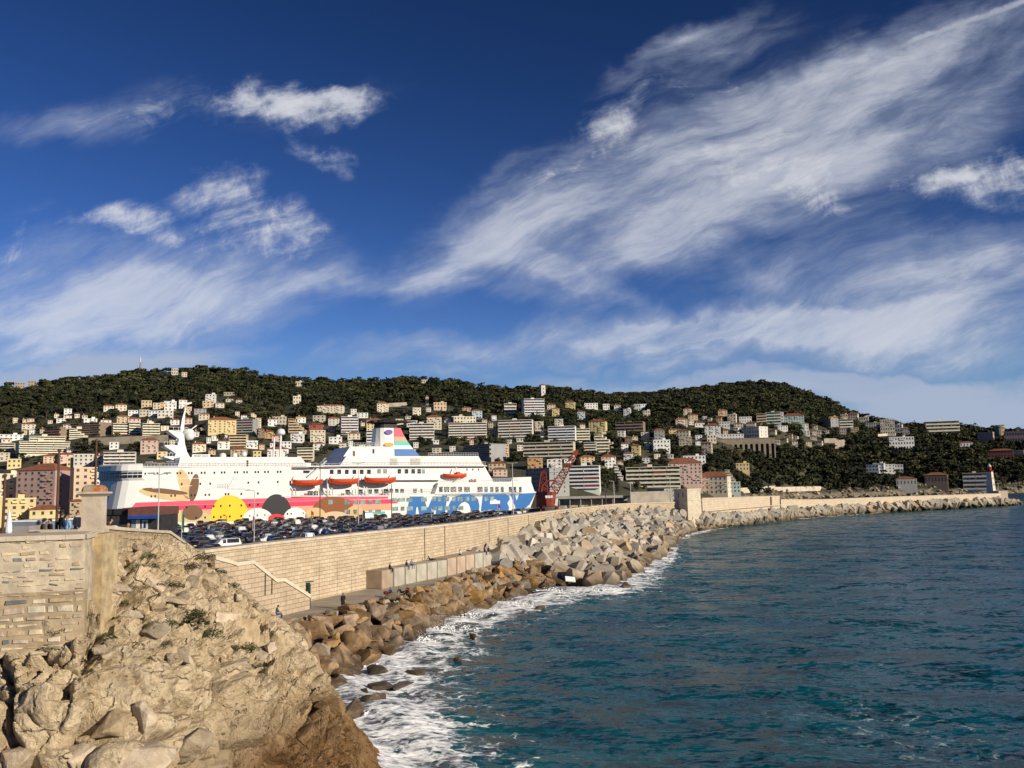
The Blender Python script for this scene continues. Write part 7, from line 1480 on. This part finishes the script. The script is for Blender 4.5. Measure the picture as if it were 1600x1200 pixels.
def special():
    # arcade: long stone terrace on arches
    b0 = on_hill(1164, 706); D = b0.y; s = D/FPX; w = (1210-1118)*s; h = (706-688)*s; t = thing('arcade_terrace', 'long stone terrace carried on a row of eleven arches', 'arcade', b0, -math.atan2(b0.x, b0.y)+R(3))
    sm = pmat('arcade_stone', (.34, .28, .20), rough=.9, var=.15, scale=.2); n = 11; bwid = w*.95/n; x = -w/2+w*.05; m = MB(); vs = []
    for i in range(n):
        a, e = x+bwid*i, x+bwid*(i+1); r = bwid*.28; c = (a+e)/2; zs = h*.42; arc = [(c+r*math.cos(math.pi*k/8), zs+r*math.sin(math.pi*k/8)) for k in range(9)]
        poly = [(a, -8), (c-r, -8)]+list(reversed(arc))+[(c+r, -8), (e, -8), (e, h), (a, h)]
        m.prism(poly, lambda X, Z_, d: Vector((X, d, Z_)), -1.2, 1.0)
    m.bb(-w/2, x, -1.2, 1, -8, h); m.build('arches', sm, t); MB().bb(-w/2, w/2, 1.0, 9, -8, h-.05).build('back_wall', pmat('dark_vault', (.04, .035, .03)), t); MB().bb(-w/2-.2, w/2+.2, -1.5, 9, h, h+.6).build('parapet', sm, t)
    BLD.append((1118, 1210, 686, 706, D))
    def bandwall(x0, y0, x1, y1, h, lab, c, nm='retaining_wall', D=None, bt=2.0):
        a = on_hill(x0, y0) if D is None else atD(x0, y0, D); b = on_hill(x1, y1) if D is None else atD(x1, y1, D); d = (b-a); n_ = max(2, int(d.length/12)); ring = []
        for i in range(n_+1):
            p = a.lerp(b, i/n_); ring.append([p+Vector((0, 0, -bt)), p+Vector((0, 0, h)), p+Vector((0, .8, h)), p+Vector((0, .8, -bt))])
        o = MB().loft(ring).build(nm, pmat('wall_'+c, WC[c], rough=.9, var=.2, scale=.2), None); tag(o, lab, 'wall'); BLD.append((min(x0, x1), max(x0, x1), min(y0, y1)-h/a.y*FPX, max(y0, y1), min(a.y, b.y)))
    bandwall(138, 697, 262, 692, 5.5, 'long beige retaining wall below the lit apartments above the ferry bow', 'stone'); bandwall(606, 637, 636, 636, 4, 'beige garden wall beside the cream hillside villa', 'beige'); bandwall(1288, 693, 1352, 690, 5, 'old stone terrace wall on the dark slope right of the arcade', 'stone'); bandwall(1305, 702, 1320, 700, 9, 'ruined stone wall end right of the arcade', 'stone')
    bandwall(1210, 768, 1284, 766, 2.5, 'long pale road wall along the shore right of the harbour villa', 'beige'); bandwall(1150, 775, 1212, 770, 4, 'pale rough quay wall at the harbour mouth', 'beige'); bandwall(1372, 682, 1400, 681, 3, 'pale terrace wall under the cream castle house', 'cream'); bandwall(985, 788, 1052, 786, 5.5, 'beige harbour wall left of the watchtower', 'beige', D=400); bandwall(1060, 752, 1100, 700, 2, 'pale winding garden wall', 'beige') if False else None
    # harbour shed with its flat roof
    a, b = atD(868, 796, 405), atD(985, 790, 405); w = b.x-a.x; t = thing('harbour_shed', 'low open harbour shed with a long flat pale roof', 'shed', (a.x, 405, 4.3), R(2)); h = atD(925, 775, 405).z-4.3
    MB().bb(-.5, w, -4, 8, h-1.0, h).build('roof', pmat('shed_roof', (.36, .34, .29)), t); MB().bb(.5, w-1, 1, 7.5, 0, h-1).build('back_wall', pmat('shed_wall', (.42, .36, .26), var=.4, scale=.4), t)
    for i in range(7): MB().bar((w*(i+.3)/7, -3, 0), (w*(i+.3)/7, -3, h-1), .25, 6).build('column', flat_m, t)
    g = random.Random(3)
    for i in range(16): x = w*(.2+.75*i/16); MB().bb(x, x+w*.03, -2.2, .5, 1.2, g.uniform(2.2, 4.2)).build('crate_stack', pmat(['stack_white', 'stack_orange', 'stack_grey'][i % 3], [(.6, .58, .5), (.5, .22, .06), (.3, .3, .3)][i % 3]), t)
    a = atD(813, 800, 292); t = thing('site_container', 'long grey container with a dark front beside the red crane', 'container', (a.x, 292, QZ), R(8)); m = MB(); m.bb(0, 8.2, 0, 2.5, 0, 2.6); m.build('body', pmat('container_grey', (.12, .12, .11), var=.2), t)
    for i in range(14): MB().bb(.2+.57*i, .45+.57*i, -.06, 0, .15, 2.45).build('rib', pmat('container_grey', (.1, .1, .1)), t)
    MB().bb(1.0, 1.9, -.07, .02, 1.2, 2.0).build('window', pmat('white_panes', (.8, .8, .8)), t)
    # radio mast, forts and towers on the skyline
    b = on_hill(219, 585); t = thing('radio_mast', 'lattice radio mast on the ridge at left', 'mast', b); H = (585-556)*b.y/FPX; m = MB()
    for k in range(9):
        z0, z1 = H*.75*k/9, H*.75*(k+1)/9; w0, w1 = 2.4*(1-k/11), 2.4*(1-(k+1)/11)
        for sx_, sy_ in ((-1, -1), (1, -1), (1, 1), (-1, 1)): m.bar((sx_*w0, sy_*w0, z0), (sx_*w1, sy_*w1, z1), .22, 4); m.bar((sx_*w0, sy_*w0, z0), (-sy_*w1, sx_*w1, z1), .14, 4)
    m.build('lattice', pmat('mast_grey', (.30, .30, .32), rough=.6), t); MB().bar((0, 0, H*.74), (0, 0, H), .5, 8, r2=.4).build('antenna', pmat('white_trim', (.7, .7, .7)), t)
    m = MB(); m.bar((0, 0, H*.45), (0, 0, H*.55), 1.6, 10); m.build('dish_ring', MATS['mast_grey'], t)
    def tower(px, y1, y0, wpx, c, lab, crenel=True, roof=False):
        b = on_hill(px, y1); s = b.y/FPX; w = wpx*s/2; h = (y1-y0)*s; t = thing('stone_tower', lab, 'tower', b, R(20)); m = wall_mat(c); rnd = crenel and wpx > 10
        if rnd: MB().lathe((0, 0, 0), [(w, -8), (w*.97, h*.8), (w*1.08, h*.84), (w*1.08, h)], 18).build('walls', m, t)
        else: MB().bb(-w, w, -w, w, -8, h).build('walls', m, t)
        if crenel:
            for k in range(9): a = 2*math.pi*k/9; MB().box((w*.95*math.cos(a), w*.95*math.sin(a), h+.6), (w*.4, w*.4, 1.3), 0, Matrix.Rotation(a, 3, 'Z')).build('merlon', m, t)
        if roof: MB().loft([[Vector((x*k, y*k, z)) for x, y in ((-1, -1), (1, -1), (1, 1), (-1, 1))] for k, z in ((w*1.25, h), (w*1.25, h+.3), (.2, h+2.2))]).build('roof', roof_m, t)
        for k in (.35, .65): o = link('window', win_mesh(1.2, 2), t, (0, -w*1.0-.03, h*k))
        BLD.append((px-wpx/2, px+wpx/2, y0, y1, b.y))
    tower(1562, 682, 666, 15, 'stone', 'round crenellated stone tower on the cape above the lighthouse'); tower(848, 622, 603, 7, 'pale', 'tall pale square tower rising from the ridge trees', False, True); tower(667, 634, 622, 4.5, 'beige', 'thin square bell tower among the upper trees', False, True)
    for x0, x1, y0, y1, lab in ((24, 38, 596, 605, 'squat fort wall on the ridge at far left'), (44, 56, 594, 603, 'small fort block on the ridge beside the squat fort'), (268, 278, 576, 586, 'pale building among trees on the ridge right of the mast'), (284, 292, 582, 589, 'small pale hut below the ridge right of the mast')): building(x0, x1, y0, y1, 'b', 'stone' if x0 < 100 else 'beige', 2, 0, lab=lab)
    building(462, 472, 597, 604, 'b', 'beige', 1, 0, lab='tiny beige house high in the forest above the lifeboats'); building(458, 470, 620, 632, 'b', 'cream', 2, 0, lab='small cream house half hidden in the high forest')
    building(658, 668, 594, 599, 'b', 'beige', 1, 0, lab='tiny flat house peeping from the ridge trees above the funnel'); building(350, 366, 614, 619, 'b', 'stone', 1, 0, lab='long low stone hut in the forest above the yellow house')
special()
fillers()
# ------------------------------------------------------------------ trees
leafA = [pmat('pine_crown', (.022, .030, .013), rough=.9, var=.45, scale=.35, objvar=.35, rgb2=(.075, .085, .034)), pmat('oak_crown', (.026, .032, .012), rough=.9, var=.45, scale=.35, objvar=.3, rgb2=(.095, .095, .038)), pmat('cypress_crown', (.012, .018, .010), rough=.9, var=.4, scale=.5, objvar=.25, rgb2=(.030, .036, .017)), pmat('palm_fronds', (.035, .042, .016), rough=.8, var=.4, scale=.6, objvar=.2)]
bark = pmat('tree_bark', (.09, .065, .045), rough=.95, var=.3)
def leaf_cloud(m, c, r, n, g, sz, up=.3):
    for _ in range(n):
        d = Vector((g.gauss(0, 1), g.gauss(0, 1), g.gauss(0, 1)+up)).normalized(); p = Vector(c)+Vector((d.x*r[0], d.y*r[1], d.z*r[2]))*g.uniform(.62, 1.08)
        n_ = (d+Vector((g.gauss(0, .45), g.gauss(0, .45), g.gauss(0, .45)))).normalized(); a = n_.orthogonal().normalized(); a = Matrix.Rotation(g.uniform(0, 6.28), 3, n_) @ a; b = n_.cross(a); s = sz*g.uniform(.6, 1.3)
        m.add([p-a*s, p-b*s*.7+n_*s*.2, p+a*s, p+b*s*.7], [(0, 1, 2, 3)])
def tree_meshes(kind_, seed, fine=True):
    g = random.Random(seed); tr = MB(); cr_ = MB(); k = 1 if fine else .26
    if kind_ == 'pine':                        # umbrella pine, unit height
        tr.bar((0, 0, -.08), (.03, 0, .5), .035, 7, r2=.022)
        for i in range(6): a = i*1.05+g.random(); tr.bar((.03, 0, .42), (.26*math.cos(a), .26*math.sin(a), .72), .016, 5, r2=.007)
        for i in range(13): a = g.uniform(0, 6.28); q = math.sqrt(g.random())*.30; leaf_cloud(cr_, (q*math.cos(a), q*math.sin(a), .78+.10*(1-q*3)+g.uniform(-.03, .03)), (.15, .15, .085), int(44*k), g, .045/ k**.45)
    elif kind_ == 'oak':
        tr.bar((0, 0, -.08), (0, .02, .35), .04, 7, r2=.028)
        for i in range(6): a = i*1.05+g.random(); tr.bar((0, .02, .3), (.22*math.cos(a), .22*math.sin(a), .62), .018, 5, r2=.007)
        for i in range(15): a = g.uniform(0, 6.28); q = math.sqrt(g.random())*.26; z = g.uniform(.34, .86); q *= math.sqrt(max(.1, 1-((z-.58)/.36)**2)); leaf_cloud(cr_, (q*math.cos(a), q*math.sin(a), z), (.145, .145, .12), int(40*k), g, .045/k**.45)
    elif kind_ == 'cypress':
        tr.bar((0, 0, -.05), (0, 0, .3), .02, 6, r2=.012)
        for i in range(12): z = .08+.88*i/12; r = .085*math.sin(math.pi*min(1, (z*.92+.1)))**.7+.012; leaf_cloud(cr_, (g.uniform(-.012, .012), g.uniform(-.012, .012), z), (r, r, .075), int(38*k), g, .028/k**.4, .6)
    else:                                      # palm
        tr.bar((0, 0, -.05), (.02, 0, .8), .022, 7, r2=.016)
        for i in range(22):
            a = i*.9; el = g.uniform(-.3, 1.0); p = Vector((.02, 0, .8)); L_ = .3; pr = p
            for j in range(5):
                q = (j+1)/5; e = el-q*1.3; p2 = pr+Vector((math.cos(a)*math.cos(e), math.sin(a)*math.cos(e), math.sin(e)))*L_/5; wv = .030*(1-q*.7); sd_ = Vector((-math.sin(a), math.cos(a), -.35))*wv; s2 = Vector((-math.sin(a), math.cos(a), .35))*wv
                cr_.add([pr, p2, p2+sd_, pr+sd_], [(0, 1, 2, 3)]); cr_.add([pr, p2, p2-s2, pr-s2], [(0, 1, 2, 3)]); pr = p2
    mi = dict(pine=0, oak=1, cypress=2, palm=3)[kind_]
    return tr.mesh('trunk', bark), cr_.mesh('crown', leafA[mi])
TREE = {k: [tree_meshes(k, 50+i) for i in range(4)] for k in ('pine', 'oak', 'cypress', 'palm')}
TNAME = dict(pine='umbrella pine', oak='broad evergreen', cypress='slim cypress', palm='palm tree')
def hides(px, py0, py1, hw, D):                # would a tree here stand in front of a facade?
    for x0, x1, y0, y1, Db in BLD:
        if D < Db+4 and px+hw > x0+.5 and px-hw < x1-.5 and py0 < y1-(y1-y0)*.42 and py1 > y0: return True
    return False
def inhouse(px, py, D):
    return any(x0-1 < px < x1+1 and abs(D-Db) < 12 and y0 < py for x0, x1, y0, y1, Db in BLD)
ZX = lambda xc: ('left of the brown mast' if xc < 150 else 'above the ferry bow' if xc < 270 else 'right of the ferry mast' if xc < 365 else 'above the ferry midships' if xc < 450 else 'above the lifeboats' if xc < 545 else 'around the ferry funnel' if xc < 665 else 'above the ferry stern deck' if xc < 775 else 'above the red crane' if xc < 885 else 'right of the crane jib' if xc < 960 else 'left of the watchtower' if xc < 1050 else 'above the watchtower' if xc < 1115 else 'by the arcade' if xc < 1215 else 'right of the arcade' if xc < 1345 else 'on the cape' if xc < 1480 else 'above the lighthouse')
def one_tree(kd, b, H, rz, px, lab=None, wide=1.0):
    tr, cr_ = TREE[kd][int(abs(b.x*7)) % 4]; py = proj(b)[1]; rg = ip(RIDGE, px)
    zy = 'high' if py < rg+55 else ('low' if py > rg+105 else 'midway')
    t = thing('palm_tree' if kd == 'palm' else 'cypress_tree' if kd == 'cypress' else 'pine_tree' if kd == 'pine' else 'evergreen_tree', lab or f'{TNAME[kd]} {zy} on the hill {ZX(px)}', 'tree', b, rz, 'trees among the houses', px); t.scale = (H*wide, H*wide, H)
    link('trunk', tr, t); link('crown', cr_, t)
def residential():
    g = random.Random(77); n = 0
    for (px, y1, y0, kd, wide, lab) in [(890, 732, 712, 'palm', 1, None), (908, 765, 746, 'palm', 1, 'palm tree in front of the white block with red awnings'), (932, 766, 745, 'palm', 1, 'palm tree at the right of the red awning block'), (949, 770, 731, 'oak', .9, 'tall dark tree between the awning block and the curved block'), (957, 768, 735, 'oak', .8, None), (965, 772, 745, 'cypress', 1.2, None), (1072, 760, 742, 'oak', 1.1, 'round dark tree in front of the salmon pink building'), (1083, 766, 752, 'cypress', 1.3, None),
        (215, 712, 692, 'oak', 1.7, 'wide round dark evergreen left of the tall pink villa'), (150, 712, 690, 'oak', 1.6, 'large dark tree behind the brown mast'), (133, 712, 696, 'oak', 1.5, None), (345, 705, 680, 'oak', 1.0, 'dark tree below the big yellow house'), (312, 680, 664, 'oak', 1.2, None), (478, 712, 690, 'oak', .9, None), (505, 716, 698, 'oak', 1.2, None), (700, 690, 672, 'palm', 1, None), (1545, 676, 668, 'pine', 2.6, 'broad flat umbrella pine left of the round stone tower'), (1515, 678, 668, 'pine', 2.4, 'broad flat umbrella pine on the cape skyline'), (1530, 678, 669, 'pine', 2.0, None), (1585, 677, 668, 'pine', 2.6, None), (1440, 682, 664, 'oak', 1.3, None), (1428, 684, 666, 'oak', 1.2, None), (1338, 656, 645, 'oak', 1.2, None), (1355, 660, 646, 'pine', 1.1, None), (1360, 662, 650, 'oak', 1, None)]:
        b = on_hill(px, y1); one_tree(kd, b, (y1-y0)*b.y/FPX, g.uniform(0, 6), px, lab, wide); n += 1
    tries = 0
    while n < 292 and tries < 9000:
        tries += 1; px = g.uniform(-5, 1605); rg = ip(RIDGE, px); lo = 700 if px < 300 else (728 if px < 800 else 760)
        py = g.uniform(rg+30, max(rg+60, lo+15 if px < 1100 else 765)); b = on_hill(px, py)
        if py > 716 and 165 < px < 820: continue
        kd = g.choices(('oak', 'pine', 'cypress', 'palm'), (6, 4, 2.2, 1.3 if px < 1100 else .2))[0]; H = dict(oak=9, pine=11, cypress=12, palm=9)[kd]*g.uniform(.75, 1.3); hp = H*FPX/b.y; hw = hp*(.34 if kd in ('oak', 'pine') else .12)
        if hides(px, py-hp, py, hw, b.y) or inhouse(px, py, b.y): continue
        one_tree(kd, b, H, g.uniform(0, 6.28), px, None, 1.25 if kd in ('oak',) else 1.0); n += 1
    print('trees', n)
residential()
def forest():
    g = random.Random(5); var = []
    for i in range(10):
        kd = ('oak', 'oak', 'pine', 'oak', 'cypress')[i % 5]; _, c = tree_meshes(kd, 300+i, False)
        v = np.array([q.co[:] for q in c.vertices]); f = np.array([p.vertices[:] for p in c.polygons]); var.append((v, f, 0 if kd == 'pine' else 2 if kd == 'cypress' else 1)); 
    Vs, Fs, Ms = [], [], []; o = 0; cnt = 0; tries = 0
    def put(b, H, wide):
        nonlocal o, cnt
        v, f, mi = var[g.randrange(10)]; a = g.uniform(0, 6.28); ca, sa = math.cos(a), math.sin(a); q = v*np.array((H*wide, H*wide, H)); q = np.stack([q[:, 0]*ca-q[:, 1]*sa, q[:, 0]*sa+q[:, 1]*ca, q[:, 2]], 1)+np.array(b)
        Vs.append(q); Fs.append(f+o); Ms.append(np.full(len(f), (mi+g.randrange(2)) % 3)); o += len(v); cnt += 1
    while cnt < 11500 and tries < 90000:
        tries += 1; px = g.uniform(-60, 1660) if g.random() < .68 else g.uniform(860, 1400); rg = ip(RIDGE, px); D0 = ip(D0T, px); D1 = ip(D1T, px)
        Y = D0+(D1+25-D0)*g.random()**.75; a = float(np.interp(px, _xs, _ax)); b = Vector((a*Y, Y, tz(a*Y, Y))); py = proj(b)[1]; x_ = proj(b)[0]
        if py > 722 and 160 < x_ < 830: continue
        if x_ < 150 and py > 726: continue
        if 820 < x_ < 1150 and py > 765: continue
        if x_ > 1150 and b.z < 5: continue
        H = g.choice((g.uniform(2.5, 5), g.uniform(5.5, 10.5))) if (py > rg+35 and x_ < 1150) else g.choice((g.uniform(6, 10), g.uniform(8, 14.5))); hp = H*FPX/Y; hw = hp*.42
        if (hides(x_, py-hp*.95, py, hw, Y) and not (H < 6.5 and g.random() < .16)) or inhouse(x_, py, Y): continue
        put(b-Vector((0, 0, H*.28)), H*1.12, g.uniform(1.15, 1.55)*(1.3 if H < 5 else 1))
    print('forest', cnt, o, tries)
    me = arr_mesh('forest', np.concatenate(Vs), np.concatenate(Fs), [pmat('forest_pine', (.017, .024, .010), rough=.95, var=.5, scale=.022, rgb2=(.072, .080, .032)), pmat('forest_oak', (.022, .029, .011), rough=.95, var=.5, scale=.028, rgb2=(.094, .092, .036)), pmat('forest_dark', (.012, .019, .009), rough=.95, var=.4, scale=.05, rgb2=(.050, .060, .026))], np.concatenate(Ms))
    kind(link('forest', me), 'stuff')
forest()
def shore_rocks():
    g = random.Random(2); vs = []; m = MB()
    for _ in range(520):
        px = g.uniform(1105, 1640); D0 = ip(D0T, px); Y = D0+g.uniform(-22, 14); a = float(np.interp(px, _xs, _ax)); me = BM_[2][g.randrange(9)]; s = g.uniform(1.2, 3.6)
        z = max(-.4, tz(a*Y, Y)); X = Matrix.LocRotScale(Vector((a*Y, Y, z)), Matrix.Rotation(g.uniform(0, 6), 3, 'Z').to_quaternion(), Vector((s*1.3, s, s*.8)))
        if me.name not in HC: bm = bmesh.new(); bm.from_mesh(me); r = bmesh.ops.convex_hull(bm, input=bm.verts); HC[me.name] = True; bm.free()
        hv = HULL[BM_[2].index(me)]; m.add([X @ v for v in hv[0]], hv[1])
    kind(m.build('shore_rocks', pmat('shore_rock_pale', (.18, .145, .10), rough=.95, var=.35, scale=.15, rgb2=(.40, .335, .24))), 'stuff')
HC = {}; HULL = []
for i in range(9):
    gg = random.Random(i); bm = bmesh.new(); [bm.verts.new(Vector((gg.gauss(0, 1), gg.gauss(0, 1), gg.gauss(0, 1))).normalized()) for _ in range(12)]
    r = bmesh.ops.convex_hull(bm, input=bm.verts); bm.verts.index_update(); HULL.append(([v.co.copy() for v in bm.verts], [tuple(v.index for v in f.verts) for f in bm.faces])); bm.free()
shore_rocks()
settle_labels()
